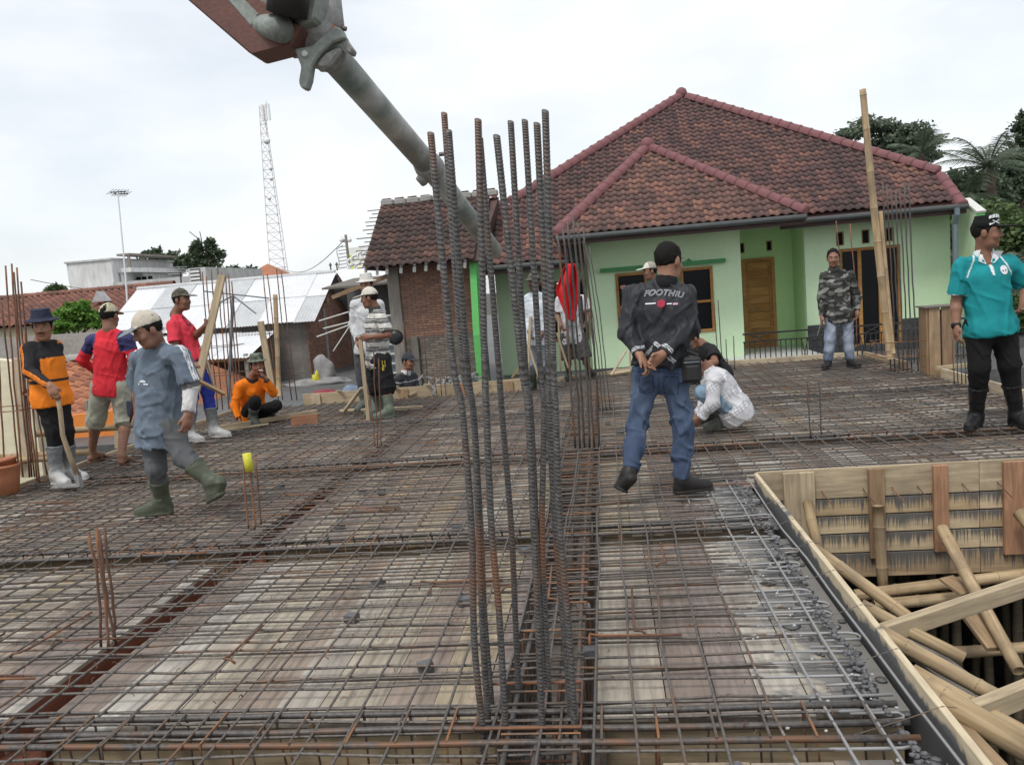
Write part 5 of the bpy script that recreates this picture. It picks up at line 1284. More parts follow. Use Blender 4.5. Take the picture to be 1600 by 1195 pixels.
# ================================================================ bucket, cloth, loose boards
bk_ = thing('bucket', 'two stacked terracotta plastic buckets at the left deck edge', 'bucket', G(12,772))
plain('bucket_clay', (.42,.17,.085), (.33,.13,.07), 10, .6)
c = G(14,770); 
for z0, r1 in ((0,1.0),(.05,1.0)):
    m = MB(); prof = [(.085,0),(.118,.24),(.125,.24),(.127,.262),(.118,.262),(.082,.02)]
    if z0 == 0: prof = [(.085,0),(.105,.14),(.108,.145),(.118,.235),(.127,.24),(.127,.262),(.118,.262),(.08,.03)]
    m.lathe(c+Vector((-.01*bool(z0),0,z0)), prof, 22, (0,0,1) if not z0 else (-.08,0,1)); m.build('pail', 'bucket_clay', bk_, True)
plain('red_cloth', (.62,.012,.02), (.5,.01,.015), 6, .75)
m = MB(); NX, NZ = 14, 22
top, L_, R_ = [(884,412),(898,412)], None, None
outl = [(412,884,899),(430,876,902),(455,868,904),(475,876,903),(495,884,900),(503,893,897)]
def ol(y):
    for (ya,l0,r0_),(yb,l1,r1_) in zip(outl[:-1],outl[1:]):
        if ya <= y <= yb: t = (y-ya)/(yb-ya); return l0+(l1-l0)*t, r0_+(r1_-r0_)*t
for j in range(NZ+1):
    y = 412+91*j/NZ; l, r_ = ol(min(y,503))
    for i in range(NX+1):
        u = i/NX; p = D(l+(r_-l)*u, y, 7.10+.035*math.sin(u*9+y*.03)+.02*math.sin(u*17)); m.v.append(tuple(p))
n1 = (NX+1)*(NZ+1)
for j in range(NZ):
    for i in range(NX): q = j*(NX+1)+i; m.f.append((q,q+1,q+NX+2,q+NX+1))
o = m.build('red_cloth', 'red_cloth', None, True); sm_ = o.modifiers.new('thickness','SOLIDIFY'); sm_.thickness = .004
tag(o, 'red cloth tied on the dark bar cluster like a flag', 'cloth')
plank('pale plank held upright by the man in the red shirt and camouflage cap', D(306,612,8.35), D(347,430,8.55), .085, .03, 'timber_pale', nm='plank', cat='plank', up=(0,1,0))
plank('brown board lying against the legs of the man in blue trousers', D(306,593,8.2), D(352,616,8.3), .09, .03, 'timber_brown', nm='plank', cat='plank', up=(0,.4,1))
plank('thin batten propped behind the plank of the man in red', D(320,555,8.8), D(335,605,8.8), .035, .025, 'timber_pale', nm='plank', cat='plank')
plank('thin batten slanting beside the held plank', D(298,558,8.7), D(318,540,8.7), .035, .025, 'timber_pale', nm='plank', cat='plank')
plank('long screed board on edge lying by the squatting man in orange', G(345,672)+Vector((0,0,.03)), G(496,648)+Vector((0,0,.045)), .03, .06, 'timber_pale', nm='plank', cat='plank')
plank('orange brown board end standing on the mesh near the squatting man', D(455,659,9.4), D(497,655,9.45), .03, .14, 'timber_red', nm='plank', cat='plank')
plank('pale thin strip lying on the mesh in front of the squatting man', G(352,674)+Vector((0,0,.015)), G(420,664)+Vector((0,0,.015)), .04, .02, 'timber_pale', nm='plank', cat='plank')
plank('pale strip lying on the mesh behind the striped man', G(532,644)+Vector((0,0,.02)), G(660,638)+Vector((0,0,.02)), .06, .03, 'timber_pale', nm='plank', cat='plank')
plank('slanted brace propped between the boots of the striped man', G(538,645)+Vector((0,0,.02)), D(565,606,9.7), .05, .03, 'timber_pale', nm='plank', cat='plank')
plank('wooden rake board lying on the mesh before the house wall', G(790,598)+Vector((0,0,.03)), G(845,592)+Vector((0,0,.03)), .1, .03, 'timber_brown', nm='plank', cat='plank')
plank('slanting stick crossing behind the tall column bars', D(800,590,11), D(822,560,11), .04, .03, 'timber_brown', nm='plank', cat='plank')
plank('pale board lying flat on the mesh left of the man in jeans', G(955,586)+Vector((0,0,.02)), G(992,580)+Vector((0,0,.02)), .15, .025, 'timber_pale', nm='plank', cat='plank')
plank('thin slanted stick rising from the flat pale board', D(955,586,11.6), D(978,548,11.8), .035, .025, 'timber_pale', nm='plank', cat='plank')
plank('second thin stick standing by the flat pale board', D(986,578,11.8), D(984,550,11.9), .03, .025, 'timber_pale', nm='plank', cat='plank')
plank('stick frame leaning behind the red cloth', D(872,492,11.7), D(876,580,11.7), .035, .025, 'timber_pale', nm='plank', cat='plank')
plank('slanted stick leaning beside the stick frame', D(870,520,11.6), D(888,575,11.6), .035, .025, 'timber_pale', nm='plank', cat='plank')
plank('slim upright stick in front of the pale shirted man behind the bars', D(829,495,10.8), D(824,590,10.6), .04, .025, 'timber_pale', nm='plank', cat='plank')
plank('slanting stick below the hand of the pale shirted man', D(826,540,10.7), D(842,590,10.7), .035, .025, 'timber_pale', nm='plank', cat='plank')
# ================================================================ people: smooth distance-field bodies, meshed with surface nets
V3 = lambda p: np.array([p[0], p[1], p[2]], float)
def nrm(v): return v/(np.linalg.norm(v)+1e-12)
class Field:
    def __init__(s): s.p = []
    def rc(s, a, b, ra, rb, k=.03, flat=None, clip=(), op=0):
        """tapered capsule; flat = (normal, ratio) squeezes it along a direction"""
        a, b = V3(a), V3(b); R = max(ra, rb)*1.02; s.p.append(('rc', a, b, ra, rb, flat, np.minimum(a,b)-R, np.maximum(a,b)+R, k, clip, op)); return s
    def ell(s, c, ax, r, k=.03, clip=(), op=0):
        c = V3(c); ax = np.array(ax); R = np.sqrt(((ax.T*np.array(r))**2).sum(1)); s.p.append(('el', c, ax, np.array(r), None, None, c-R, c+R, k, clip, op)); return s
    def mesh(s, h, wr=None):
        lo = np.min([q[6] for q in s.p if q[10] == 0], 0)-.03; hi = np.max([q[7] for q in s.p if q[10] == 0], 0)+.03
        n = np.ceil((hi-lo)/h).astype(int)+1; d = np.full(n, .2, np.float32)
        for t, a, b, c, e, fl, pl, ph, k, clip, op in s.p:
            mg = k+2.5*h
            i0 = np.clip(np.floor((pl-mg-lo)/h).astype(int), 0, n-1); i1 = np.clip(np.ceil((ph+mg-lo)/h).astype(int)+1, 1, n)
            if (i1 <= i0).any(): continue
            X = [lo[i]+h*np.arange(i0[i], i1[i]) for i in range(3)]
            P = np.stack(np.meshgrid(*X, indexing='ij'), -1)
            if t == 'rc':
                Q = P-a; ab = b-a; sc = 1
                if fl is not None:
                    nn, ra_ = fl; nn = nrm(V3(nn)); nn = nn-nrm(ab)*(nn@nrm(ab)) if np.linalg.norm(ab) > 1e-6 else nn; nn = nrm(nn)
                    Q = Q+(Q@nn)[...,None]*nn*(1/ra_-1); sc = min(1, ra_*1.15)
                tt = np.clip((Q@ab)/(ab@ab+1e-12), 0, 1); v = (np.linalg.norm(Q-tt[...,None]*ab, axis=-1)-(c+(e-c)*tt))*sc
            else:
                Q = (P-a)@b.T; k0 = np.linalg.norm(Q/c, axis=-1); k1 = np.linalg.norm(Q/c**2, axis=-1)+1e-9; v = k0*(k0-1)/k1
            for o, nn in clip: v = np.maximum(v, (P-V3(o))@nrm(V3(nn)))
            sl_ = tuple(slice(i0[i], i1[i]) for i in range(3)); D0 = d[sl_]
            if op == 0:
                hh = np.clip(.5+.5*(D0-v)/k, 0, 1); d[sl_] = v*hh+D0*(1-hh)-k*hh*(1-hh)
            else: d[sl_] = np.maximum(D0, -v)
        if wr:
            amp, seed, sc = wr; r = np.random.default_rng(seed)
            m = np.abs(d) < .05; I = np.argwhere(m); P = lo+h*I; w = np.zeros(len(P))
            for q in range(5):
                kv = r.normal(0,1,3); kv[2] *= .45; kv = nrm(kv)*2*np.pi/(sc*r.uniform(.6,1.6)); k2 = nrm(r.normal(0,1,3))*2*np.pi/(sc*2.2)
                mk = np.clip(.5+1.2*np.sin(P@(k2*.9)+2.1*q), 0, 1); w -= 1.5*mk*(np.exp(-(np.sin(P@kv*.5+1.1*np.sin(P@k2+q)+q)/.38)**2)-.3)
            d[m] += (amp*w/1.6).astype(np.float32)
        return nets(d, lo, h)
def nets(d, lo, h):
    n = d.shape; ins = d < 0
    c = np.zeros(tuple(x-1 for x in n), np.int8)
    sl = lambda a, b, cc: (slice(a, n[0]-1+a), slice(b, n[1]-1+b), slice(cc, n[2]-1+cc))
    for a in (0,1):
        for b in (0,1):
            for e in (0,1): c += ins[sl(a,b,e)]
    act = np.argwhere((c > 0) & (c < 8)); idx = np.full(c.shape, -1, np.int32); idx[tuple(act.T)] = np.arange(len(act))
    acc = np.zeros((len(act),3)); cnt = np.zeros(len(act)); cor = [(a,b,e) for a in (0,1) for b in (0,1) for e in (0,1)]
    for p in cor:
        for ax in range(3):
            if p[ax]: continue
            q = list(p); q[ax] = 1
            dp = d[tuple((act+p).T)]; dq = d[tuple((act+q).T)]; m = (dp < 0) != (dq < 0)
            t = np.where(m, dp/(dp-dq+1e-20), 0); pos = np.array(p, float)[None].repeat(len(act), 0); pos[:,ax] += t
            acc[m] += pos[m]; cnt[m] += 1
    V = lo+h*(act+acc/np.maximum(cnt,1)[:,None]); Fs = []
    for ax in range(3):
        u, v = (ax+1)%3, (ax+2)%3
        s0 = [slice(None)]*3; s1 = [slice(None)]*3; s0[ax] = slice(0,-1); s1[ax] = slice(1,None)
        E = np.argwhere(ins[tuple(s0)] != ins[tuple(s1)])
        ok = (E[:,u] > 0) & (E[:,v] > 0) & (E[:,u] < n[u]-1) & (E[:,v] < n[v]-1); E = E[ok]
        fl = ins[tuple(E.T)]
        def at(du, dv):
            q = E.copy(); q[:,u] += du; q[:,v] += dv; return idx[tuple(q.T)]
        f = np.stack([at(-1,-1), at(0,-1), at(0,0), at(-1,0)], 1); f[~fl] = f[~fl][:,::-1]; Fs.append(f)
    return V, np.concatenate(Fs)
def smooth_verts(V, Fq, it=2):
    e = np.concatenate([Fq[:,[0,1]],Fq[:,[1,2]],Fq[:,[2,3]],Fq[:,[3,0]]])
    for _ in range(it):
        acc = np.zeros_like(V); cnt = np.zeros(len(V)); np.add.at(acc, e[:,0], V[e[:,1]]); np.add.at(cnt, e[:,0], 1)
        V = V*.5+.5*acc/np.maximum(cnt,1)[:,None]
    return V
def cloth_mat(name, rough=.85, bump=.25, sheen=0):
    t = NT(name); at = t.n('ShaderNodeVertexColor'); at.layer_name = 'Col'
    v = t.coords(); n = t.noise(v, 9, 5, .6); f = t.noise(v, 140, 2)
    c = t.mix(1, at.outputs[0], t.ramp(n, [(.3,.80),(.7,1.12)]), 'MULTIPLY'); t.bump(f, bump, .002); return t.out(c, rough, 0, .25)
cloth_mat('cloth'); cloth_mat('jacket_cloth', .55, .15); cloth_mat('rubber_boot', .5, .15); cloth_mat('denim', .85, .35)
t_ = NT('skin'); at_ = t_.n('ShaderNodeVertexColor'); at_.layer_name = 'Col'; n_ = t_.noise(t_.coords(), 30, 4)
c_ = t_.mix(1, at_.outputs[0], t_.ramp(n_, [(.3,.86),(.7,1.1)]), 'MULTIPLY'); t_.out(c_, .5, 0, .35)
t_.b.inputs['Subsurface Weight'].default_value = .08; t_.b.inputs['Subsurface Radius'].default_value = (.012,.005,.003)
cloth_mat('hair', .8, .6); MATS['hair'].node_tree.nodes['Principled BSDF'].inputs['Specular IOR Level'].default_value = .12
def put(name, VF, base, parent, mat, colfn, it=1):
    V, Fq = VF; V = smooth_verts(V, Fq, it); L = (V-base).astype(np.float32)
    m = bpy.data.meshes.new(name); m.vertices.add(len(L)); m.vertices.foreach_set('co', L.ravel())
    m.loops.add(len(Fq)*4); m.loops.foreach_set('vertex_index', Fq.ravel().astype(np.int32))
    m.polygons.add(len(Fq)); m.polygons.foreach_set('loop_start', np.arange(0, len(Fq)*4, 4, dtype=np.int32)); m.polygons.foreach_set('use_smooth', np.ones(len(Fq), bool))
    m.update(calc_edges=True)
    ca = m.color_attributes.new('Col', 'FLOAT_COLOR', 'POINT'); col = np.ones((len(L),4), np.float32)
    col[:,:3] = colfn(V) if callable(colfn) else np.array(colfn)[None]; ca.data.foreach_set('color', col.ravel())
    return link(name, m, mat, parent)
def fdir(yaw, pitch=0):
    y, p = math.radians(yaw), math.radians(pitch); return np.array([math.sin(y)*math.cos(p), -math.cos(y)*math.cos(p), math.sin(p)])

SK = (.28,.14,.088)
def person(label, Y0, basepx, J, head, shirt, pants, feet, skin=SK, hair=True, hat=None, h=.0085, s=1.0, hands=None, extra=None, face=True, beard=False, baseZ=0., build=.94, belt=None, hairlen=0):
    g = G(*basepx, baseZ); base = np.array([g.x, g.y, baseZ])
    t = thing('person', label, 'person', tuple(base))
    jp = {k: V3(D(v[0], v[1], Y0+(v[2] if len(v) > 2 else 0))) for k, v in J.items()}
    for sd in 'RL': jp['sh'+sd] = jp['sh'+sd]-nrm(jp['nk']-(jp['hpR']+jp['hpL'])/2)*.02
    hip = (jp['hpR']+jp['hpL'])/2; nk = jp['nk']; u = nrm(nk-hip); r = jp['shR']-jp['shL']; r = nrm(r-u*(r@u)); f = np.cross(u, r)
    hr = jp['hpR']-jp['hpL']; hr = nrm(hr-u*(hr@u)); hf = np.cross(u, hr)
    ft = {}
    for sd, q in zip('RL', feet):
        if q[0] == 'g':
            gp = V3(G(q[1], q[2], baseZ)); d = fdir(q[3]); ft[sd] = (gp-d*.06+np.array([0,0,.095]), gp+d*.10+np.array([0,0,.035]), gp-d*.085+np.array([0,0,.035]), np.array([0,0,1.]))
        else:
            an, to = V3(D(*q[1])), V3(D(*q[2])); d = nrm(to-an); kn = jp['kn'+sd]; sh = nrm(an-kn)
            heel = an+sh*.06-nrm(d-sh*(d@sh))*.035; upv = nrm(an-(heel+to)/2); ft[sd] = (an, to, heel, upv)
    # ---- head frame
    hc = V3(D(head[0], head[1], Y0+head[2])); hfw = fdir(head[3], head[4]); hup = np.array([0,0,1.])+.0*u
    if len(head) > 5: hup = nrm(hup+np.array([head[5],0,0]))
    hrt = nrm(np.cross(hfw, hup)); hup = np.cross(hrt, hfw); A = np.array([hrt, hfw, hup])
    hp = lambda a, b, c: hc+(hrt*a+hfw*b+hup*c)*s
    B = Field()
    def headparts(Fd):
        Fd.ell(hp(0,-.012,.028), A, np.array([.074,.093,.092])*s, .02)
        Fd.ell(hp(0,.022,-.03), A, np.array([.061,.07,.088])*s, .03)
        Fd.rc(hp(-.03,.035,-.085), hp(.03,.035,-.085), .026*s, .026*s, .03)
        Fd.ell(hp(0,.066,-.098), A, np.array([.024,.02,.018])*s, .02)
        Fd.rc(hp(0,.086,.018), hp(0,.106,-.024), .008*s, .0125*s, .012)
        for q in (-1,1):
            Fd.ell(hp(q*.012,.096,-.028), A, np.array([.010,.010,.008])*s, .008)
            Fd.rc(hp(q*.012,.085,.03), hp(q*.045,.072,.03), .009*s, .007*s, .012)
            Fd.ell(hp(q*.076,-.008,-.005), A, np.array([.011,.022,.034])*s, .008)
            Fd.ell(hp(q*.038,.062,-.03), A, np.array([.022,.02,.02])*s, .02)
            Fd.ell(hp(q*.031,.092,.012), A, np.array([.016,.012,.009])*s, .01, op=1)
        Fd.rc(hp(-.017,.084,-.058), hp(.017,.084,-.058), .0075*s, .0075*s, .006); Fd.rc(hp(-.014,.083,-.068), hp(.014,.083,-.068), .008*s, .008*s, .005)
        return Fd
    headparts(B)
    B.rc(hp(0,-.02,-.05), nk+u*.0-f*.01, .054*s, .060*s, .03)
    def torso(Fd, gr, clip=(), wide=1.0):
        b_ = build
        Fd.ell(hip+u*.02, np.array([hr, hf, u]), np.array([.158*b_+gr,.112*b_+gr,.12+gr])*s, .05, clip)
        Fd.ell(hip*.62+nk*.38, np.array([r, f, u]), np.array([.142*b_*wide+gr,.105*b_+gr,.15+gr])*s, .06, clip)
        Fd.ell(hip*.34+nk*.66, np.array([r, f, u]), np.array([.156*b_+gr,.113*b_+gr,.125+gr*.5])*s, .05, clip)
        for sd in 'RL':
            Fd.rc(nk-u*.075, jp['sh'+sd]-u*.008, .058*s+gr*.4, .047*s+gr*.6, .04, clip=clip)
            Fd.rc(nk-u*.012, nk*.45+jp['sh'+sd]*.55-u*.012, .045*s+gr*.2, .036*s+gr*.4, .03, clip=clip)
    torso(B, -.010)
    cv = pants['len'] != 'short'
    LR = dict(ua=.047, el=.038, wr=.0275, th=.066 if cv else .07, kn=.040 if cv else .049, an=.038)
    for sd in 'RL':
        B.rc(jp['sh'+sd], jp['el'+sd], LR['ua']*s, LR['el']*s, .03)
        mid = jp['el'+sd]*.7+jp['wr'+sd]*.3
        B.rc(jp['el'+sd], mid, LR['el']*s, .041*s, .02); B.rc(mid, jp['wr'+sd], .041*s, LR['wr']*s, .02)
        an, to, heel, upv = ft[sd]; kn = jp['kn'+sd]; calf = kn*.68+an*.32-nrm(np.cross(hr, nrm(an-kn)))*0
        B.rc(jp['hp'+sd], kn, LR['th']*s, LR['kn']*s, .05)
        cr_ = .038 if cv else .052; B.rc(kn, calf, LR['kn']*s, cr_*s, .03); B.rc(calf, an, cr_*s, (.032 if cv else .036)*s, .03)
        if pants.get('foot') in ('bare','sandal'):
            B.rc(an-upv*.01, to-upv*.008, .036*s, .022*s, .03); B.rc(an-upv*.02, heel, .036*s, .03*s, .02); B.rc(heel, to, .028*s, .02*s, .02)
            lt_ = nrm(np.cross(to-heel, upv))
            for q in range(5): B.rc(to+lt_*(q-2)*.017-upv*.012, to+lt_*(q-2)*.019+nrm(to-heel)*(.035-.004*abs(q-2))-upv*.02, .011, .009, .006)
    # ---- hands
    for sd in 'RL':
        hd = (hands or {}).get(sd, {}); el, wr = jp['el'+sd], jp['wr'+sd]
        d = nrm(wr-el)
        if 'dir' in hd: d = nrm(np.array(hd['dir'], float)*.75+d*.25) if not hd.get('abs') else nrm(np.array(hd['dir'], float))
        th = np.array(hd.get('thumb', f), float); th = nrm(th-d*(th@d)); pn = np.cross(th, d) if sd == 'R' else np.cross(d, th)
        cu = math.radians(hd.get('curl', 22)); k = s*hd.get('s', 1.0)
        B.rc(wr-d*.01, wr+d*.045*k, .026*k, .033*k, .02, (pn,.62)); B.rc(wr+d*.03*k+th*.018*k, wr+d*.075*k+th*.022*k, .02*k, .018*k, .015, (pn,.7)); B.rc(wr+d*.03*k-th*.016*k, wr+d*.07*k-th*.022*k, .02*k, .017*k, .015, (pn,.7))
        for q, (off, ln) in enumerate(((.030,.07),(.0105,.078),(-.0095,.072),(-.029,.056))):
            p0 = wr+d*(.082-.006*abs(q-1))*k+th*off*k; dd = d*math.cos(cu*.6)+pn*math.sin(cu*.6); p1 = p0+dd*ln*.5*k
            dd = d*math.cos(cu*1.9)+pn*math.sin(cu*1.9); p2 = p1+dd*ln*.32*k; dd = d*math.cos(cu*3)+pn*math.sin(cu*3); p3 = p2+dd*ln*.25*k
            B.rc(p0-d*.015, p1, .0095*k, .0085*k, .004); B.rc(p1, p2, .0085*k, .008*k, .004); B.rc(p2, p3, .008*k, .007*k, .004)
        p0 = wr+d*.025*k+th*.026*k; p1 = p0+(th*.65+d*.7+pn*.25)*.036*k; p2 = p1+(th*.2+d*.85+pn*.45)*.03*k
        B.rc(p0-d*.01, p1, .0135*k, .0105*k, .008); B.rc(p1, p2, .0105*k, .008*k, .004)
    sk = np.array(skin)
    def skincol(V):
        c = np.tile(sk, (len(V),1)); q = (V-hc)@A.T/s
        lip = (np.abs(q[:,0]) < .024) & (q[:,1] > .07) & (np.abs(q[:,2]+.063) < .0105); c[lip] = sk*np.array([.85,.62,.62])
        if hair is not False:
            st = (q[:,2] > -.02-.0*q[:,1]) & (q[:,1] < .03) & (np.abs(q[:,0]) < .07) & (q[:,2] > .0); c[st & (q[:,1] < -.02)] = (.02,.018,.016)
        if beard:
            mu = (np.abs(q[:,0]) < .03) & (q[:,1] > .07) & (np.abs(q[:,2]+.046) < .008); c[mu] = (.03,.022,.02)
        return c
    put('body', B.mesh(h), base, t, 'skin', skincol, 1)
    # ---- face details
    if face:
        for q in (-1,1):
            for nm, c, rr, mt in (('eye', (q*.031,.0785,.012), (.0125,.0045,.005), 'eye_white'),('iris', (q*.031+.000,.0815,.012), (.006,.0042,.0052), 'eye_dark'),('eyebrow', (q*.032,.0835,.031), (.021,.006,.0042), 'eye_dark')):
                bmx = bmesh.new(); bmesh.ops.create_uvsphere(bmx, u_segments=10, v_segments=6, radius=1)
                for v in bmx.verts:
                    p = hp(*(np.array(c)))+(hrt*v.co.x*rr[0]+hfw*v.co.y*rr[1]+hup*v.co.z*rr[2])*s-base; v.co = Vector(p)
                m = bpy.data.meshes.new(nm); bmx.to_mesh(m); bmx.free(); link(nm, m, mt, t, True)
    # ---- hair
    if hair is not None and hair is not False:
        Hf = Field(); cl = [(hp(0,.058,.075), hfw*.82-hup*.42)] if True else []
        Hf.ell(hp(0,-.016,.032), A, np.array([.080,.099,.099])*s, .01, cl+[(hp(0,-.04,-.035-hairlen), -hup*.9+hfw*.35), (hp(0,.02,0), hfw*.75-hup*.65)] if hairlen >= 0 else cl)
        for q in (-1,1): Hf.rc(hp(q*.072,.012,.03), hp(q*.073,.016,-.004), .012*s, .007*s, .01)
        put('hair', Hf.mesh(.006, (.004, 3, .03)), base, t, 'hair', (.014,.012,.011) if hair is True else hair, 1)
    # ---- hat
    if hat:
        Hf = Field(); ty = hat['type']; col = hat['col']
        if ty == 'cap':
            bk_ = hat.get('back', False); fw = -1 if bk_ else 1; lift = hat.get('lift', 0)
            Hf.ell(hp(0,-.012,.032+lift), A, np.array([.085,.104,.108])*s, .01, [(hp(0,0,.042), -hup+hfw*.12)])
            Hf.ell(hp(0,fw*.118,.046), np.array([hrt, nrm(hfw*fw-hup*.12), nrm(hup+hfw*fw*.12)]), np.array([.073,.085,.0085])*s, .012)
            Hf.ell(hp(0,-.012,.142+lift), A, np.array([.009,.009,.006])*s, .003)
            if hat.get('hole'): Hf.ell(hp(0,-.11,.052), A, np.array([.03,.03,.022])*s, .01, op=1)
        elif ty == 'flatcap':
            Hf.rc(hp(0,-.014,.075), hp(0,-.012,.105), .090*s, .082*s, .02, None, [(hp(0,0,.042), -hup), (hp(0,0,.137), hup-hfw*.05)])
            Hf.ell(hp(0,.125,.047), np.array([hrt, hfw, hup]), np.array([.075,.085,.0085])*s, .012)
        elif ty in ('bucket','fedora'):
            R = hat.get('brim', .15); tp = hat.get('top', .155)
            Hf.rc(hp(0,-.01,.066), hp(0,-.01,tp-.012), .092*s, .076*s, .02, None, [(hp(0,0,.056), -hup), (hp(0,0,tp+.004), hup)])
            dr = hat.get('droop', .25)
            Hf.ell(hp(0,-.008,.063), A, np.array([R*.9,R,.009+.02*dr])*s, .015)
            Hf.ell(hp(0,-.008,.063-.055), A, np.array([R*.86,R*.95,.05])*s, .006, op=1)
            if ty == 'fedora': Hf.rc(hp(0,.04,tp+.012), hp(0,-.06,tp+.012), .018*s, .018*s, .01, op=1)
        put('cap' if 'cap' in ty else 'hat', Hf.mesh(.006, (hat.get('wr',.0025), 5, .05)), base, t, 'cloth', hatcol(hat, hp, A, hc, s), 1)
    # ---- shirt
    gr = shirt.get('g', .02); Sf = Field(); hl = shirt.get('hem', .12); bot = hip-u*hl
    clip = [(bot, -u*1.0+f*shirt.get('tilt', 0)*.3)]
    torso(Sf, gr, clip, shirt.get('wide', 1.0))
    Sf.rc(hip*.5+nk*.5, bot, (.135*build+gr)*s, (.15*build+gr*1.2)*s, .05, (hf, shirt.get('hflat', .8)), clip)
    hg = shirt.get('hipg', .032)
    if hl > 0: Sf.ell(hip-u*.02, np.array([hr, hf, u]), np.array([.156+hg,.122+hg,.15])*s, .04, clip)
    if shirt.get('open'): carve = True
    for sd in 'RL':
        sh, el, wr = jp['sh'+sd], jp['el'+sd], jp['wr'+sd]
        if shirt['sleeve'] == 'long':
            Sf.rc(sh, el, (.05+gr*.6)*s, (.043+gr*.6)*s, .03); e2 = el*.06+wr*.94
            Sf.rc(el, e2, (.044+gr*.6)*s, (.032+gr*.35)*s, .025, clip=[(e2, wr-el)])
        else:
            k = shirt.get('slen', .75); e2 = sh*(1-k)+el*k; Sf.rc(sh, e2, (.05+gr*.6)*s, (.052+gr*1.1)*s, .03, clip=[(e2, el-sh)])
    if shirt.get('open'): Sf.ell(nk+f*.095-u*.03, np.array([r, f, u]), np.array([.036,.06,.07])*s, .01, op=1)
    ctx = dict(hip=hip, nk=nk, u=u, r=r, f=f, jp=jp, bot=bot, base=base, hc=hc, A=A, s=s, ft=ft)
    sv = Sf.mesh(shirt.get('h', h*1.05), (shirt.get('wr', .007), zlib.crc32(label.encode()) % 97, shirt.get('ws', .11)))
    so_ = put(shirt.get('name', 'shirt'), sv, base, t, shirt.get('mat', 'cloth'), (lambda V: shirt['col'](V, ctx)) if callable(shirt['col']) else shirt['col'], 1)
    ctx['shirt'] = so_; ctx['SV'] = sv
    if 'collar' in shirt:
        Cf = Field(); c0 = nk-u*.012+f*.004; ax_ = nrm(hp(0,-.02,-.05)-c0)
        Cf.rc(c0, c0+ax_*.05, .079*s, .066*s, .01, None, [(c0+ax_*.042, ax_-f*.25), (c0-ax_*.02, -ax_-f*.4)])
        Cf.rc(c0-ax_*.05, c0+ax_*.1, .058*s, .056*s, .003, op=1)
        if shirt.get('open'): Cf.rc(c0+f*.045, c0+f*.16+ax_*.03, .05, .10, .003, op=1)
        put('collar', Cf.mesh(.006), base, t, 'cloth', shirt['collar'], 1)
    # ---- trousers
    Pf = Field(); pg = pants.get('g', .014); top_c = hip+u*.10
    Pf.ell(hip+u*.01, np.array([hr, hf, u]), np.array([.16*build+pg,.114*build+pg,.13])*s, .05, [(top_c, u)])
    for sd in 'RL':
        an, to, heel, upv = ft[sd]; kn = jp['kn'+sd]; hq = jp['hp'+sd]; ln = pants['len']
        if ln == 'short':
            k = pants.get('k', 1.0); e = hq*(1-k)+kn*k if k <= 1 else kn+(an-kn)*(k-1)
            if k <= 1: Pf.rc(hq, e, (.086+pg)*s, (.068+pg*1.6)*s, .05, clip=[(e, kn-hq)])
            else: Pf.rc(hq, kn, (.086+pg)*s, (.062+pg*1.3)*s, .05); Pf.rc(kn, e, (.062+pg*1.3)*s, (.064+pg*1.4)*s, .03, clip=[(e, an-kn)])
        else:
            e = an+(kn-an)*(.04 if ln == 'long' else pants.get('boot_h', .62)-.04); Pf.rc(hq, kn, (.079+pg)*s, (.053+pg)*s, .05)
            if ln == 'long':
                mid = kn*.5+an*.5; Pf.rc(kn, mid, (.053+pg)*s, (.050+pg)*s, .03); Pf.rc(mid, e, (.050+pg)*s, (.047+pg*.8)*s, .03, clip=[(e-(kn-an)*.02, an-kn)])
            else: Pf.rc(kn, e, (.053+pg)*s, (.050+pg*.7)*s, .03, clip=[(e, an-kn)])
    put(pants.get('name', 'trousers'), Pf.mesh(h*1.05, (pants.get('wr', .008), (zlib.crc32(label.encode())+7) % 97, .1)), base, t, pants.get('mat', 'cloth'), (lambda V: pants['col'](V, ctx)) if callable(pants['col']) else pants['col'], 1)
    # ---- footwear
    fw = pants.get('foot', 'boot')
    for sd in 'RL':
        an, to, heel, upv = ft[sd]; kn = jp['kn'+sd]; Bf = Field(); fd_ = nrm(to-heel); sole = (heel+to)/2-upv*.034
        cl = [(sole, -upv)]
        if fw == 'boot':
            tp = an+(kn-an)*pants.get('boot_h', .62)
            Bf.rc(an, tp, .049*s, .072*s, .03, None, [(tp, kn-an)]); Bf.rc(an-upv*.012, to-upv*.002, .056*s, .041*s, .03, None, cl); Bf.rc(heel+upv*.012, an, .045*s, .052*s, .03, None, cl)
            Bf.rc(heel-upv*.004, to+fd_*.018-upv*.004, .042*s, .041*s, .015, None, cl)
            Bf.rc(tp-nrm(kn-an)*.02, tp+nrm(kn-an)*.01, (.075)*s, .075*s, .004, None, [(tp, kn-an), (tp-nrm(kn-an)*.016, an-kn)])
            Bf.rc(heel-upv*.022, to+fd_*.016-upv*.022, .047*s, .046*s, .004, None, cl+[(sole+upv*.016, upv)])
            put('boot', Bf.mesh(.0075, (.004, 11, .08)), base, t, 'rubber_boot', (lambda V: pants['boot'](V, ctx, sd)) if callable(pants['boot']) else pants['boot'], 1)
        elif fw == 'shoe':
            tp = an+nrm(kn-an)*.03
            Bf.rc(an-upv*.012, tp, .045*s, .048*s, .02, None, [(tp, kn-an)]); Bf.rc(an-upv*.02, to, .05*s, .036*s, .03, None, cl); Bf.rc(heel, to+fd_*.015, .04*s, .038*s, .02, None, cl)
            Bf.rc(heel-upv*.024, to+fd_*.018-upv*.024, .045*s, .043*s, .003, None, cl+[(sole+upv*.014, upv)])
            put('shoe', Bf.mesh(.007), base, t, 'rubber_boot', pants['boot'], 1)
        elif fw == 'sandal':
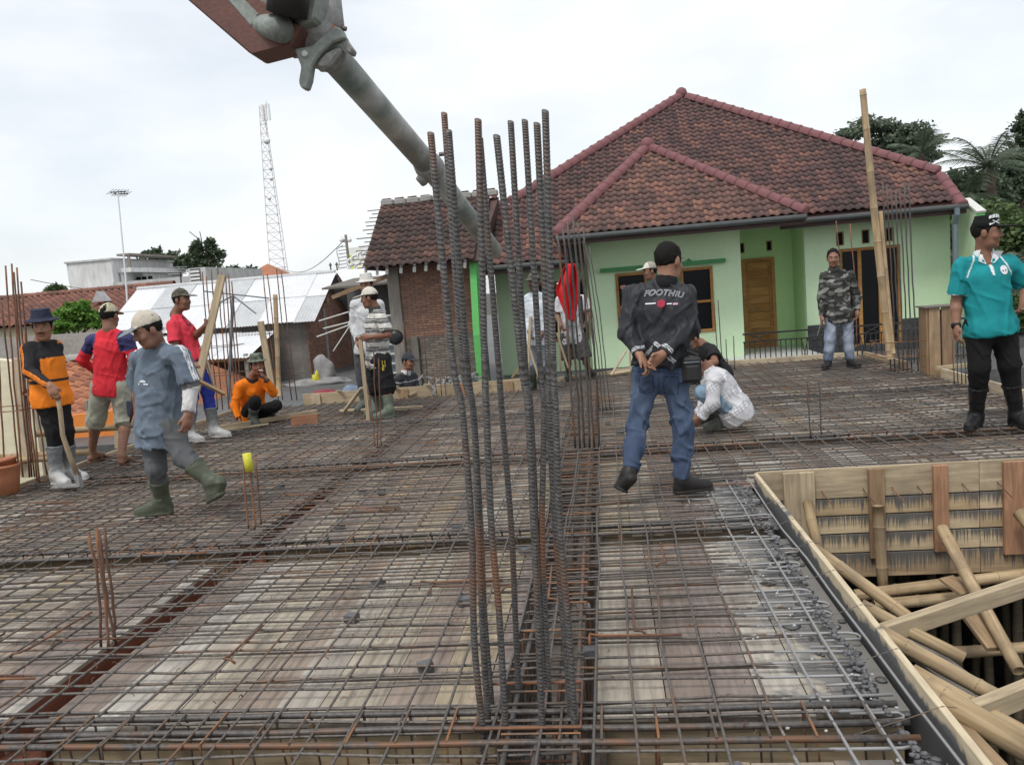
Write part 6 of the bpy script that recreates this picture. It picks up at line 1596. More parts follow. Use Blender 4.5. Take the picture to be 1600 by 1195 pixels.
            Bf.rc(heel-upv*.03, to+fd_*.04-upv*.03, .042*s, .043*s, .003, None, [(sole-upv*.012, -upv), (sole+upv*.004, upv)])
            Bf.rc(to-fd_*.07-upv*.01, to-fd_*.04-upv*.002, .04*s, .036*s, .003); Bf.rc(to-fd_*.08-upv*.01, to-upv*.006, .033, .03, .003, op=1)
            put('sandal', Bf.mesh(.006), base, t, 'rubber_boot', pants['boot'], 1)
    if extra: extra(t, ctx)
    return t, ctx
flat('eye_white', (.36,.31,.28), .4); flat('eye_dark', (.012,.009,.008), .35)
def hatcol(hat, hp, A, hc, s):
    c = hat['col']
    if callable(c): return lambda V: c(V, (V-hc)@A.T/s)
    return c
def camo(cols, sc=.05, seed=1, st=(1,1,2.2)):
    r = np.random.default_rng(seed); K = [[(nrm(r.normal(0,1,3)*np.array(st))*2*np.pi/(sc*r.uniform(.7,1.9)), r.uniform(0,6.28)) for _ in range(7)] for _c in cols]
    def fn(V, *a):
        return np.array(cols)[np.argmax([sum(np.sin(V@k+p+1.4*np.sin(V@k[[1,2,0]]*.7)) for k, p in kk) for kk in K], 0)]
    return fn
def patch(name, ctx, parent, pts2, mat, side=-1, off=.004, faces=None, o=None):
    """flat print wrapped on the shirt: pts2 in metres (right, up) about point o, cast along +-f"""
    V, Fq = ctx['SV']; m = ctx['shirt'].data
    bv = ctx.setdefault('bvh', BVHTree.FromPolygons([Vector(v.co) for v in m.vertices], [tuple(p.vertices) for p in m.polygons]))
    f = ctx['f']*side; rgt = ctx['r']*(1 if side < 0 else -1); out = []
    for x, y in pts2:
        p = o-ctx['base']+rgt*x+ctx['u']*y+f*.6; h_, n, i, d = bv.ray_cast(Vector(p), Vector(-f), 1.2)
        if h_ is None: h_ = Vector(p-f*.48); 
        out.append(tuple(h_+Vector(f)*off))
    me = bpy.data.meshes.new(name); me.from_pydata(out, [], faces or [tuple(range(len(out)))]); me.update(); return link(name, me, mat, parent)
def disc(cx, cy, r, n=20):
    P = [(cx,cy)]; Fc = []
    for k, q in enumerate((.35,.7,1.0)):
        P += [(cx+r*q*math.cos(2*math.pi*i/n), cy+r*q*math.sin(2*math.pi*i/n)) for i in range(n)]
        for i in range(n):
            j = (i+1) % n
            if k == 0: Fc.append((0,1+i,1+j))
            else: b = 1+(k-1)*n; Fc.append((b+i,b+n+i,b+n+j,b+j))
    return P, Fc
def text_mesh(txt, size, outline=False, shear=0., warp=None):
    cu = bpy.data.curves.new('lettering', 'FONT'); cu.body = txt; cu.size = size; cu.align_x = 'CENTER'; cu.shear = shear; cu.space_character = 1.05
    if outline: cu.fill_mode = 'NONE'; cu.bevel_depth = outline; cu.bevel_resolution = 0
    ob = bpy.data.objects.new('lettering', cu); C.objects.link(ob); dg = bpy.context.evaluated_depsgraph_get(); me = bpy.data.meshes.new_from_object(ob.evaluated_get(dg))
    bmx = bmesh.new(); bmx.from_mesh(me); 
    if not outline: bmesh.ops.subdivide_edges(bmx, edges=[e for e in bmx.edges if e.calc_length() > size*.25], cuts=2, use_grid_fill=False)
    bmesh.ops.triangulate(bmx, faces=bmx.faces[:])
    P = [(v.co.x, v.co.y) for v in bmx.verts]; bmx.verts.index_update(); Fc = [tuple(v.index for v in f.verts) for f in bmx.faces]; bmx.free()
    bpy.data.objects.remove(ob); bpy.data.meshes.remove(me); bpy.data.curves.remove(cu)
    if warp: P = [(x, y+warp(x)) for x, y in P]
    return P, Fc
# ================================================================ the people in the photograph
def armside(V, ctx, sd):
    """closest point on the arm, distance, along-parameter (0 shoulder .. 2 wrist)"""
    a, b, c = ctx['jp']['sh'+sd], ctx['jp']['el'+sd], ctx['jp']['wr'+sd]
    def seg(p, q):
        d = q-p; t = np.clip(((V-p)@d)/(d@d), 0, 1); cp = p+t[:,None]*d; return cp, np.linalg.norm(V-cp, axis=1), t
    c1, d1, t1 = seg(a, b); c2, d2, t2 = seg(b, c); m = d1 < d2
    return np.where(m[:,None], c1, c2), np.minimum(d1, d2), np.where(m, t1, 1+t2), np.where(m[:,None], nrm(b-a), nrm(c-b))
def is_arm(V, ctx, sd, r=.085):
    cp, d, t, ax = armside(V, ctx, sd); lat = (V-ctx['hip'])@ctx['r']*(1 if sd == 'R' else -1)
    return (d < r) & ((t > .35) | (lat > .155)), cp, d, t, ax
def stripes3(V, ctx, sd, col, c, w=.0055, gap=.0155, out=None, n=(-1,0,1), t0=-.01):
    cp, d, t, ax = armside(V, ctx, sd); o = out if out is not None else ctx['r']*(1 if sd == 'R' else -1)+ctx['u']*.25
    tg = np.cross(ax, o); tg = tg/np.linalg.norm(tg, axis=1)[:,None]; q = ((V-cp)*tg).sum(1); on = ((V-cp)@o) > .012
    for k in n: c[(d < .1) & on & (np.abs(q-k*gap) < w) & (t > t0)] = col
    return c
GB = (.10,.115,.10)                                    # grey green boots
def boot_pale(V, ctx, sd):
    z = (V[:,2]-ctx['base'][2]); a = np.clip((.22-z)/.14, 0, 1)[:,None]; return np.array([.17,.18,.185])*(1-a)+np.array([.47,.47,.46])*a
def boot_green(V, ctx, sd):
    z = V[:,2]; return np.tile((.082,.092,.064), (len(V),1))
# 1 hat, black and orange shirt, hoe
def c1(V, x):
    t = (V-x['nk'])@x['u']; c = np.tile((.022,.021,.023), (len(V),1)); og = np.array([.82,.22,.018])
    tor = (t < -.165)&(t > -.355)|(t < -.385); c[tor] = og
    for sd in 'RL':
        a, cp, d, tt, ax = is_arm(V, x, sd); c[a] = (.022,.021,.023)
        c = stripes3(V, x, sd, og, c)
    c[(t < -.50)] = og
    return c
p1, x1 = person('man in dark floppy hat and black orange shirt leaning on a hoe', 6.72, (95,757),
    dict(nk=(66,531), shR=(45,541,-.09), shL=(87,538,.09), elR=(46,580,-.2), wrR=(79,603,-.33), elL=(84,578,.22), wrL=(54,606,.27), hpR=(70,622,-.05), hpL=(92,622,.05), knR=(83,672,-.05), knL=(103,672,.03)),
    (67,511,-.06,22,-6), dict(col=c1, sleeve='long', hem=-.02+.08, g=.018, wr=.006, hipg=.012), dict(col=(.012,.012,.013), len='boot', boot=boot_pale, boot_h=.66, bt=.5),
    [('g',95,757,60),('g',118,749,75)], hat=dict(type='bucket', col=(.03,.035,.06), brim=.16, top=.16, droop=.4), beard=True, h=.0078, hands=dict(R=dict(dir=(.25,-.15,-1), curl=34, thumb=(.8,.2,0)), L=dict(curl=45)))
hoe = thing('hoe', 'long handled hoe held by the man in the floppy hat', 'hoe', tuple(G(125,757)))
m = MB(); m.tube([D(88,612,6.42),D(94,640,6.4),D(98,680,6.42),D(110,715,6.45),D(121,742,6.5)], [.021,.02,.02,.021,.024], 10); m.build('handle', 'timber_pale', hoe, True)
m = MB(); m.beam(D(120,738,6.5),D(126,762,6.5),.05,.04); m.build('socket', 'tarp_grey', hoe); m = MB(); m.beam(D(126,758,6.5),D(82,760,6.42),.14,.01); m.build('blade', 'tarp_grey', hoe)
# 2 red shirt seen from behind
def c2(V, x):
    c = np.tile((.62,.03,.045), (len(V),1))
    for sd in 'RL':
        cp, d, t, ax = armside(V, x, sd); lat = (V-x['nk'])@x['r']*(1 if sd == 'R' else -1); up = (V-x['nk'])@x['u']
        c[(d < .1) & (lat > .105) & (t < .52)] = (.045,.045,.13)
        if sd == 'R': c[(d < .062) & (t > 1.05) & (lat > .17)] = (.36,.34,.31)
    return c
def c2p(V, x):
    c = np.tile((.33,.33,.27), (len(V),1)); return c
def pockets(t, x):
    for sd, sg in (('R',1),('L',-1)):
        p = x['jp']['hp'+sd]*.38+x['jp']['kn'+sd]*.62; m = MB(); m.box(Vector(p+x['r']*sg*.085), (.035,.12,.16)); m.build('pocket', 'denim_blue' if sd == 'R' else 'khaki', t, bevel=.012)
plain('khaki', (.34,.34,.28), (.27,.27,.22), 12, .9); plain('denim_blue', (.05,.07,.12), (.04,.055,.1), 12, .9)
person('man in red shirt with navy shoulders and cargo shorts seen from behind', 7.62, (172,721),
    dict(nk=(171,513), shL=(144,529), shR=(199,527), elL=(129,563,.06), wrL=(144,576,.27), elR=(209,561,.02), wrR=(206,598,.1), hpL=(159,605), hpR=(186,605), knL=(150,655,.02), knR=(196,655,.02)),
    (171,494,.03,180,-8), dict(col=c2, sleeve='long', hem=.07, g=.022, hipg=.016), dict(col=c2p, len='short', k=1.18, g=.022, foot='sandal', boot=(.12,.07,.05)),
    [('g',196,724,188),('g',152,718,172)], hat=dict(type='cap', col=(.45,.42,.30), back=False, hole=True, lift=-.005), face=False, h=.008, skin=(.22,.11,.07), extra=pockets)
# 3 grey blue shirt, walking
def c3(V, x):
    c = np.tile((.135,.17,.215), (len(V),1))
    for sd in 'LR':
        o = x['u']*.8+x['r']*(.6 if sd == 'R' else -.6)
        c = stripes3(V, x, sd, (.72,.74,.76), c, .006, .017, o)
    return c
flat('print_white', (.72,.74,.76), .8); flat('print_red', (.30,.02,.045), .8); flat('print_dark', (.06,.012,.02), .8); flat('print_pink', (.6,.35,.42), .8)
def logo3(t, x):
    o = x['nk']-x['u']*.25
    th = [i*math.pi/8 for i in range(9)]
    patch('logo', x, t, [(.045+.022*math.cos(a), -.005+.018*math.sin(a)) for a in th], 'print_white', 1, .005, o=o)
    patch('logo', x, t, [(.005,-.022),(.085,-.022),(.085,-.012),(.005,-.012)], 'print_white', 1, .005, o=o)
def sleeve3(t, x):
    logo3(t, x); F3 = Field(); el, wr, sh = x['jp']['elL'], x['jp']['wrL'], x['jp']['shL']
    a = sh*.25+el*.75; F3.rc(a, el, .061, .056, .02); e2 = wr*.9+el*.1; F3.rc(el, e2, .056, .046, .02, clip=[(e2, wr-el)])
    def cs(V):
        c = np.tile((.62,.61,.60), (len(V),1)); d = (V-a)@nrm(el-a); c[(d > .03) & (d < .075)] = (.12,.12,.12); return c
    put('under_sleeve', F3.mesh(.008, (.006, 4, .06)), x['base'], t, 'cloth', cs)
person('man in faded grey blue shirt and pale cap walking in green boots', 5.36, (244,806),
    dict(nk=(243,538), shR=(217,556,.12), shL=(281,550,-.12), elL=(298,602,-.12), wrL=(294,648,-.18), elR=(216,606,.22), wrR=(216,648,.22), hpR=(238,668,.05), hpL=(264,667,-.05), knR=(244,730,-.02), knL=(286,712,-.1)),
    (231,516,-.1,-42,-20), dict(col=c3, sleeve='short', slen=.92, hem=.13, g=.026, wide=1.02, wr=.010, ws=.10, hflat=.98), dict(col=(.105,.11,.115), len='boot', bt=.52, boot=boot_green, boot_h=.64, g=.022),
    [('g',244,804,-82),('x',(330,752,5.22),(333,786,5.2))], hat=dict(type='cap', col=lambda V, q: np.where((q[:,1] > .085)[:,None], np.array([.20,.22,.24]), np.array([.52,.47,.39]))), beard=True, h=.0075, skin=(.25,.125,.085), extra=sleeve3, hands=dict(L=dict(curl=40)), hairlen=.02)
# 4 red t-shirt, camouflage cap
cam1 = camo([(.05,.045,.035),(.10,.095,.07),(.17,.16,.12),(.08,.07,.05)], .05, 3)
def c4x(t, x):
    o = x['nk']-x['u']*.17
    P, Fc = text_mesh('Dh', .17, shear=.3); patch('print', x, t, P, 'print_dark', 1, .005, Fc, o)
person('man in red shirt and camouflage cap holding an upright plank', 8.7, (322,688),
    dict(nk=(275,491), shR=(268,506,-.17), shL=(281,501,.16), elR=(275,545,-.24), wrR=(303,570,-.3), elL=(304,527,.02), wrL=(321,509,-.16), hpR=(297,562,-.08), hpL=(302,561,.08), knR=(300,620,-.08), knL=(324,612,.05)),
    (284,469,0,82,0), dict(col=(.62,.045,.07), sleeve='short', slen=.72, hem=.02, g=.022), dict(col=(.025,.04,.26), len='boot', bt=.45, boot=boot_pale, boot_h=.58, g=.02),
    [('g',303,690,70),('g',343,683,82)], hat=dict(type='cap', col=lambda V, q: cam1(V)), h=.0085, skin=(.20,.10,.065), extra=c4x, hands=dict(R=dict(curl=40, dir=(1,0,.1)), L=dict(curl=40, thumb=(0,0,1))))
# 5 squatting in orange
def c5(V, x):
    c = np.tile((.88,.21,.012), (len(V),1))
    for sd in 'RL':
        c = stripes3(V, x, sd, (.015,.013,.013), c, .0045, .02, n=(-.5,.5))
        cp, d, t, ax = armside(V, x, sd); c[(d < .1) & (t > 1.86)] = (.02,.018,.018)
    c[np.linalg.norm(V-x['nk'], axis=1) < .085] = (.03,.02,.02); return c
cam2 = camo([(.05,.065,.05),(.14,.16,.12),(.26,.27,.22),(.09,.11,.085)], .05, 5)
person('squatting man in orange shirt and camouflage bucket hat holding hand to mouth', 9.73, (405,660),
    dict(nk=(394,590,.0), shR=(374,601,-.1), shL=(416,599,.1), elR=(366,634,-.14), wrR=(374,656,-.2), elL=(427,613,.0), wrL=(415,592,-.14), hpR=(385,646,.14), hpL=(402,646,.24), knR=(399,627,-.24), knL=(432,633,-.12)),
    (402,571,-.05,32,-4), dict(col=c5, sleeve='long', hem=.06, g=.024), dict(col=(.012,.012,.013), len='boot', bt=.45, boot=(.075,.085,.075), boot_h=.6),
    [('g',398,663,35),('g',424,656,45)], hat=dict(type='bucket', col=lambda V, q: cam2(V), brim=.135, top=.15, droop=.4), h=.009, skin=(.23,.10,.06), hands=dict(L=dict(curl=38, dir=(-.6,0,.7)), R=dict(curl=30)))
m = MB(); a = D(404,578,9.52); m.tube([a, a+Vector((.07,-.03,-.01))], .0045, 6); o = m.build('cigarette', 'soffit_white', None); tag(o, 'cigarette at the mouth of the squatting man in orange', 'cigarette')
# 6 white hat behind striped
person('man in white hat and pale long sleeve shirt standing behind the striped man', 10.25, (575,641),
    dict(nk=(573,463), shR=(555,473), shL=(593,473), elR=(551,507,.02), wrR=(559,536,-.12), elL=(599,508,.02), wrL=(597,540,-.05), hpR=(566,546), hpL=(586,546), knR=(566,594), knL=(584,594)),
    (573,447,-.02,-8,-4), dict(col=(.52,.53,.54), sleeve='long', hem=.05, g=.02), dict(col=(.06,.065,.075), len='boot', boot=GB, boot_h=.6), [('g',566,641,-15),('g',585,640,12)],
    hat=dict(type='fedora', col=lambda V, q: np.where(((q[:,2] > .055)&(q[:,2] < .072)&(np.hypot(q[:,0],q[:,1]) < .1))[:,None], np.array([.4,.4,.38]), np.array([.62,.61,.57])), brim=.15, top=.165, droop=.15), h=.009, hands=dict(R=dict(curl=35)))
# 7 striped polo
def c7(V, x):
    c = np.tile((.56,.55,.51), (len(V),1)); t = -((V-x['nk'])@x['u'])
    z = (t % .115); band = (z < .014) | ((z > .024)&(z < .036)) | ((z > .046)&(z < .058)); c[band] = (.05,.05,.055); c[(z > .036)&(z < .046)] = (.24,.24,.24)
    return c
def c7p(V, x):
    c = np.tile((.014,.014,.016), (len(V),1)); L = x['jp']['hpL']; q = (V-L)@x['f']; s_ = np.abs(((q+.02) % .016)-.004) < .0025; z = (V[:,2]-L[2])
    c[s_ & (np.abs(q+.0) < .022) & (z < .0) & (z > -.13) & ((V-L)@(-x['r']) > .03)] = (.7,.55,.05); return c
person('man in striped polo and cap leaning on a wooden handle', 9.57, (597,651),
    dict(nk=(586,482), shL=(596,495,-.16), shR=(583,493,.16), elL=(606,523,-.22), wrL=(577,527,-.24), elR=(580,520,.1), wrR=(566,529,-.12), hpL=(595,562,-.08), hpR=(588,562,.08), knL=(604,606,-.06), knR=(585,606,.06)),
    (577,466,-.02,-86,-6), dict(col=c7, sleeve='short', slen=.85, hem=.10, g=.03, collar=(.05,.05,.05), wide=1.05), dict(col=c7p, len='short', k=1.08, g=.035, foot='boot', boot=(.11,.13,.10), boot_h=.62),
    [('g',588,648,-80),('g',602,653,-68)], hat=dict(type='cap', col=(.60,.57,.50)), h=.0085, skin=(.20,.095,.06), hands=dict(L=dict(curl=45, thumb=(0,0,1)), R=dict(curl=45)))
plank('wooden tool handle under the hands of the striped man', D(563,530,9.35), D(576,657,9.35), .045, .035, 'timber_pale', nm='tool_handle', cat='handle', up=(0,1,0))
# 8 crouching dark jacket behind the edge board
person('crouching man in dark jacket and dark cap behind the pale edge board', 11.78, (640,664),
    dict(nk=(634,581), shR=(623,589,-.13), shL=(646,587,.13), elR=(621,612,-.17), wrR=(638,612,-.36), elL=(651,610,.1), wrL=(652,618,-.15), hpR=(627,635,.0), hpL=(635,634,.16), knR=(648,628,-.16), knL=(656,628,.12)),
    (638,565,-.02,62,-8), dict(col=lambda V, x: np.where(((np.abs((V-x['nk'])@x['u']+.12) < .006)&((V-x['nk'])@x['f'] > .02))[:,None], np.array([.4,.4,.42]), np.array([.035,.038,.045])), sleeve='long', hem=.08, g=.03, mat='jacket_cloth', name='jacket', collar=(.6,.6,.6)),
    dict(col=(.03,.03,.035), len='boot', boot=(.05,.05,.05)), [('g',645,666,60),('g',655,664,60)], hat=dict(type='cap', col=(.04,.045,.055)), h=.009, baseZ=-.46, hands=dict(R=dict(curl=20, dir=(.5,-.6,-.1))))
plank('pale scrap of wood under the hand of the crouching man', D(638,617,11.3), D(650,612,11.36), .14, .03, 'timber_pale', nm='wood_scrap', cat='wood scrap')
# 9, 10 behind the bars
person('man in pale shirt and camouflage cap behind the tall column bars', 10.95, (838,607),
    dict(nk=(836,456), shR=(825,464), shL=(850,462), elR=(823,494,.0), wrR=(828,519,-.14), elL=(855,493), wrL=(849,520,-.12), hpR=(831,531), hpL=(847,531), knR=(831,569), knL=(847,569)),
    (834,441,-.02,-20,-2), dict(col=(.55,.60,.64), sleeve='long', hem=.06, g=.022), dict(col=(.22,.25,.28), len='boot', boot=GB), [('g',830,608,-15),('g',848,606,12)], hat=dict(type='cap', col=lambda V, q: cam1(V)), h=.0095, skin=(.12,.065,.045), hands=dict(R=dict(curl=40)))
person('man in grey shirt and dark shorts standing behind the red cloth', 12.0, (905,589),
    dict(nk=(891,459), shR=(874,467), shL=(910,465), elR=(870,493), wrR=(877,509,-.16), elL=(922,489,.0), wrL=(915,506,-.2), hpR=(885,528), hpL=(904,528), knR=(887,562), knL=(914,560,-.05)),
    (886,445,-.02,-40,-4), dict(col=lambda V, x: np.where((np.abs((V-x['nk'])@x['r']-.02) < .07)[:,None], np.array([.20,.21,.22]), np.array([.5,.5,.52])), sleeve='short', hem=.08, g=.024), dict(col=(.06,.06,.055), len='short', k=1.0, g=.03, foot='shoe', boot=(.03,.03,.03)), [('g',888,592,-5),('g',923,587,25)], hat=dict(type='cap', col=(.62,.61,.6)), h=.0095, skin=(.2,.1,.065), hands=dict(R=dict(curl=40)))
plank('black strap hanging beside the arm of the man behind the red cloth', D(906,462,11.75), D(909,505,11.75), .07, .03, 'black_rubber', nm='strap', cat='strap', up=(0,1,0))
# 11 jeans and black jacket, seen from behind
def c11(V, x):
    c = np.tile((.027,.028,.033), (len(V),1))
    for sd in 'RL':
        cp, d, t, ax = armside(V, x, sd); m = (d < .1); z = (t-1)
        for k in (.80,.85): c[m & (np.abs(z-k) < .012)] = (.62,.62,.64)
    return c
def c11p(V, x):
    c = np.tile((.055,.080,.14), (len(V),1))
    for sd in 'RL':
        h_, k_ = x['jp']['hp'+sd], x['jp']['kn'+sd]; mid = h_*.55+k_*.45; d = np.linalg.norm((V-mid)*np.array([1,1,.55]), axis=1); w = np.exp(-(d/.11)**2)[:,None]; c = c*(1-.5*w)+np.array([.15,.21,.30])*.5*w
        q = h_-x['f']*.1; d = np.linalg.norm((V-q), axis=1); w = np.exp(-(d/.07)**2)[:,None]; c = c*(1-.45*w)+np.array([.03,.045,.08])*.45*w
    L = V-x['hip']; X = L@x['r']; Z = L@x['u']; bk = (L@x['f'] < -.02)
    for sg in (-1,1):
        px_ = X*sg; inn = (px_ > .03)&(px_ < .125)&(Z > -.125+.25*abs(1)*np.abs(px_-.0775))&(Z < .005); e = inn & ((px_ < .037)|(px_ > .118)|(Z > -.004)|(Z < -.118+.25*np.abs(px_-.0775)))
        c[bk & e] *= .5
    c[bk & (np.abs(X) < .004) & (Z < .06)] *= .6; c[bk & (np.abs(Z-.03+.25*np.abs(X)*.3) < .004)] *= .6
    return c
def x11(t, x):
    o = x['nk']-x['u']*.095
    arc = lambda q: -.9*q*q
    P, Fc = text_mesh('FOOTHIU', .052, .0014, shear=.25, warp=arc); P = [(a*1.05-.005, b) for a, b in P]; patch('lettering', x, t, P, 'print_white', -1, .005, Fc, o)
    th = [i*math.pi/9 for i in range(18)]
    patch('emblem', x, t, disc(-.01,-.052,.026)[0], 'print_red', -1, .006, disc(-.01,-.052,.026)[1], o)
    patch('emblem_bar', x, t, [(-.115,-.063),(-.045,-.055),(-.045,-.048),(-.115,-.056)], 'print_white', -1, .006, o=o)
    patch('emblem_bar', x, t, [(.025,-.056),(.055,-.054),(.055,-.047),(.025,-.049)], 'print_white', -1, .006, o=o)
    patch('emblem_bar', x, t, [(.062,-.058),(.092,-.056),(.092,-.044),(.062,-.046)], 'print_pink', -1, .006, o=o)
    # knitted collar
    F1 = Field(); n0 = x['nk']; ax_ = nrm(x['hc']-n0); F1.rc(n0-ax_*.02, n0+ax_*.035, .078, .068, .01, None, [(n0+ax_*.025, ax_)]); put('collar', F1.mesh(.007), x['base'], t, 'cloth', (.012,.012,.014))
    F1 = Field(); h_ = x['hip']; F1.ell(h_+x['u']*.085, np.array([x['r'],x['f'],x['u']]), np.array([.176,.132,.05]), .01, [(h_+x['u']*.098, x['u']),(h_+x['u']*.06,-x['u'])]); put('belt', F1.mesh(.008), x['base'], t, 'rubber_boot', (.02,.02,.02))
    for sd, sg in (('R',1),('L',-1)):
        # back pockets hug the seat
        pass
flat('print_black', (.035,.035,.04), .7)
p11, x11c = person('man in black lettered jacket and blue jeans walking with hands clasped behind', 5.29, (1070,770),
    dict(nk=(1041,438), shR=(1070,456,-.03), shL=(990,457,.03), elR=(1077,510,-.06), elL=(981,519,-.04), wrR=(1034,555,-.20), wrL=(1000,556,-.18), hpR=(1054,585), hpL=(1011,585), knR=(1067,664,.03), knL=(997,662,.02)),
    (1045,409,.02,138,-10), dict(col=c11, sleeve='long', hem=-.07, g=.032, mat='jacket_cloth', name='jacket', wr=.011, ws=.09, h=.0075), dict(col=c11p, len='long', mat='denim', foot='shoe', boot=(.022,.02,.019), g=.016, name='jeans', wr=.013),
    [('g',1080,768,105),('x',(984,736,5.12),(963,770,5.16))], h=.0068, skin=(.30,.155,.10), hands=dict(R=dict(dir=(-.75,-.25,-.45), curl=38, thumb=(-.2,-.3,.8)), L=dict(dir=(.55,-.2,-.8), curl=38, thumb=(-.5,-.6,.4))), extra=x11, face=True)
bag = thing('waist_bag', 'small black zipped bag hanging at the hip of the man in jeans', 'bag', tuple(D(1078,600,5.2)))
q = D(1080,577,5.2); m = MB(); m.box(q, (.125,.08,.17)); m.build('pouch', 'black_rubber', bag, bevel=.02)
m = MB(); m.box(q+Vector((.0,-.045,-.02)), (.09,.025,.10)); m.build('front_pocket', 'black_rubber', bag, bevel=.01)
m = MB(); m.tube([q+Vector((-.05,0,.085)),q+Vector((-.02,0,.12)),q+Vector((.05,.02,.085))], .008, 6); m.build('loop', 'black_rubber', bag)
m = MB(); m.tube([q+Vector((-.05,-.045,.05)),q+Vector((.05,-.045,.05))], .004, 5); m.build('zip', 'pvc_grey', bag)
# 12 squatting in white patterned shirt
def c12(V, x):
    c = np.tile((.56,.56,.58), (len(V),1)); L = V-x['nk']; a = L@x['u']/.05; b = L@(x['f']+x['r']*.4)/.03
    dots = (np.abs((a*2) % 1-.5)+np.abs(b % 1-.5) < .42); band = ((a*.33) % 1 < .45); c[dots & band] = (.68,.67,.66); c[~dots & band] = (.40,.40,.44); return c
person('squatting man in white patterned shirt bending over the mesh', 7.45, (1120,668),
    dict(nk=(1106,577,.0), shL=(1113,590,-.17), shR=(1107,587,.17), elL=(1113,630,-.22), wrL=(1094,653,-.18), elR=(1102,628,.1), wrR=(1090,652,.0), hpL=(1148,640,-.08), hpR=(1146,638,.09), knL=(1099,614,-.14), knR=(1096,612,.1)),
    (1088,566,-.02,-75,-40), dict(col=c12, sleeve='long', hem=.11, g=.034, wr=.009, ws=.14, hipg=.04), dict(col=(.18,.26,.34), len='boot', bt=.55, boot=(.10,.105,.09), boot_h=.6, name='jeans', mat='denim'),
    [('g',1107,662,-75),('g',1124,670,-72)], h=.008, skin=(.2,.1,.065), hands=dict(L=dict(curl=30),R=dict(curl=30)))
# 13 black t-shirt, crouching
person('crouching man in black shirt behind the squatting man in the patterned shirt', 9.3, (1100,600),
    dict(nk=(1094,537), shL=(1112,547,-.12), shR=(1088,548,.14), elL=(1117,566,-.26), wrL=(1096,573,-.36), elR=(1086,568,.1), wrR=(1080,580,-.1), hpL=(1126,584,.0), hpR=(1118,582,.16), knL=(1098,576,-.2), knR=(1090,576,.05)),
    (1080,530,-.03,-60,-25), dict(col=(.016,.016,.018), sleeve='short', slen=.6, hem=.08, g=.024), dict(col=(.02,.02,.022), len='long', foot='shoe', boot=(.03,.03,.03)), [('g',1092,598,-60),('g',1104,602,-60)], h=.009, skin=(.22,.11,.07))
# 14 behind jeans man
person('man in pale cap partly hidden behind the man in the black jacket', 11.6, (1022,592),
    dict(nk=(1022,441), shR=(1013,451,.14), shL=(1033,450,-.14), elR=(1000,470,.0), wrR=(983,456,-.12), elL=(1036,480,-.14), wrL=(1030,505,-.2), hpR=(1016,516), hpL=(1030,516), knR=(1016,553), knL=(1030,553)),
    (1015,424,-.02,-72,-2), dict(col=(.30,.31,.30), sleeve='short', hem=.08, g=.024), dict(col=(.08,.08,.08), len='long', foot='shoe', boot=(.03,.03,.03)), [('g',1014,592,-40),('g',1030,591,-20)], hat=dict(type='cap', col=lambda V, q: np.where((q[:,1] > .03)[:,None], np.array([.62,.6,.52]), np.array([.30,.28,.24]))), h=.0095, skin=(.2,.1,.065))
# 15 camouflage jacket
cam3 = camo([(.022,.022,.022),(.055,.055,.052),(.13,.13,.12),(.27,.27,.25),(.045,.045,.042),(.03,.03,.03)], .09, 8, (.5,.5,2.4))
def c15p(V, x):
    c = np.tile((.10,.14,.23), (len(V),1))
    for sd in 'RL':
        for k in (.5,1.25):
            p = x['jp']['hp'+sd]*(1-k)+x['jp']['kn'+sd]*k; p = p+x['f']*.06; d = np.linalg.norm((V-p)*np.array([1,1,.55]), axis=1); w = np.exp(-(d/.085)**2)[:,None]; c = c*(1-.7*w)+np.array([.42,.46,.52])*.7*w
    return c
person('man in grey camouflage jacket and faded jeans facing us', 11.38, (1311,573),
    dict(nk=(1303,420), shR=(1288,430), shL=(1328,428), elR=(1284,465,.02), wrR=(1284,495,-.03), elL=(1339,464,.02), wrL=(1339,488,-.08), hpR=(1300,492), hpL=(1322,492), knR=(1297,530,-.03), knL=(1325,529,-.03)),
    (1302,403,-.03,-12,-8), dict(col=lambda V, x: cam3(V), sleeve='long', hem=.10, g=.024, name='jacket', collar=(.05,.05,.048)), dict(col=c15p, len='long', g=.016, foot='shoe', boot=(.02,.02,.02), name='jeans', mat='denim'), [('g',1292,575,-30),('g',1333,573,15)], h=.0085, skin=(.27,.135,.09), hands=dict(L=dict(curl=40), R=dict(curl=40)))
m = MB(); a = D(1284,500,11.3); m.tube([a,D(1277,525,11.2)], .008, 6); tag(m.build('pliers', 'bar_dark'), 'dark tool hanging from the hand of the man in camouflage', 'tool')
# 16 teal polo
def c16(V, x):
    c = np.tile((.012,.245,.265), (len(V),1)); t = (V-x['nk'])@x['u']; q = (V-x['nk'])@x['r']; fr = (V-x['nk'])@x['f'] > .0
    w = np.array([.75,.77,.78])
    for sd, sg in (('R',1),('L',-1)):
        a = x['nk']-x['u']*.005+x['r']*sg*.085; b = x['jp']['sh'+sd]-x['u']*.09-x['r']*sg*.005
        d = b-a; tt = np.clip(((V-a)@d)/(d@d), 0, 1); P = V-(a+tt[:,None]*d); P = P-np.outer(P@x['f'], x['f']); c[(np.linalg.norm(P, axis=1) < .0045)&fr] = w
        cp, dd, ta, ax = armside(V, x, sd); c[(dd < .12)&(np.abs(ta-.80) < .014)&(np.abs(q) > .17)] = w
    c[(np.abs(q+.004) < .010)&(t > -.17)&fr] = w; c[np.linalg.norm(V-x['nk']-x['f']*.03, axis=1) < .05] = w
    return c
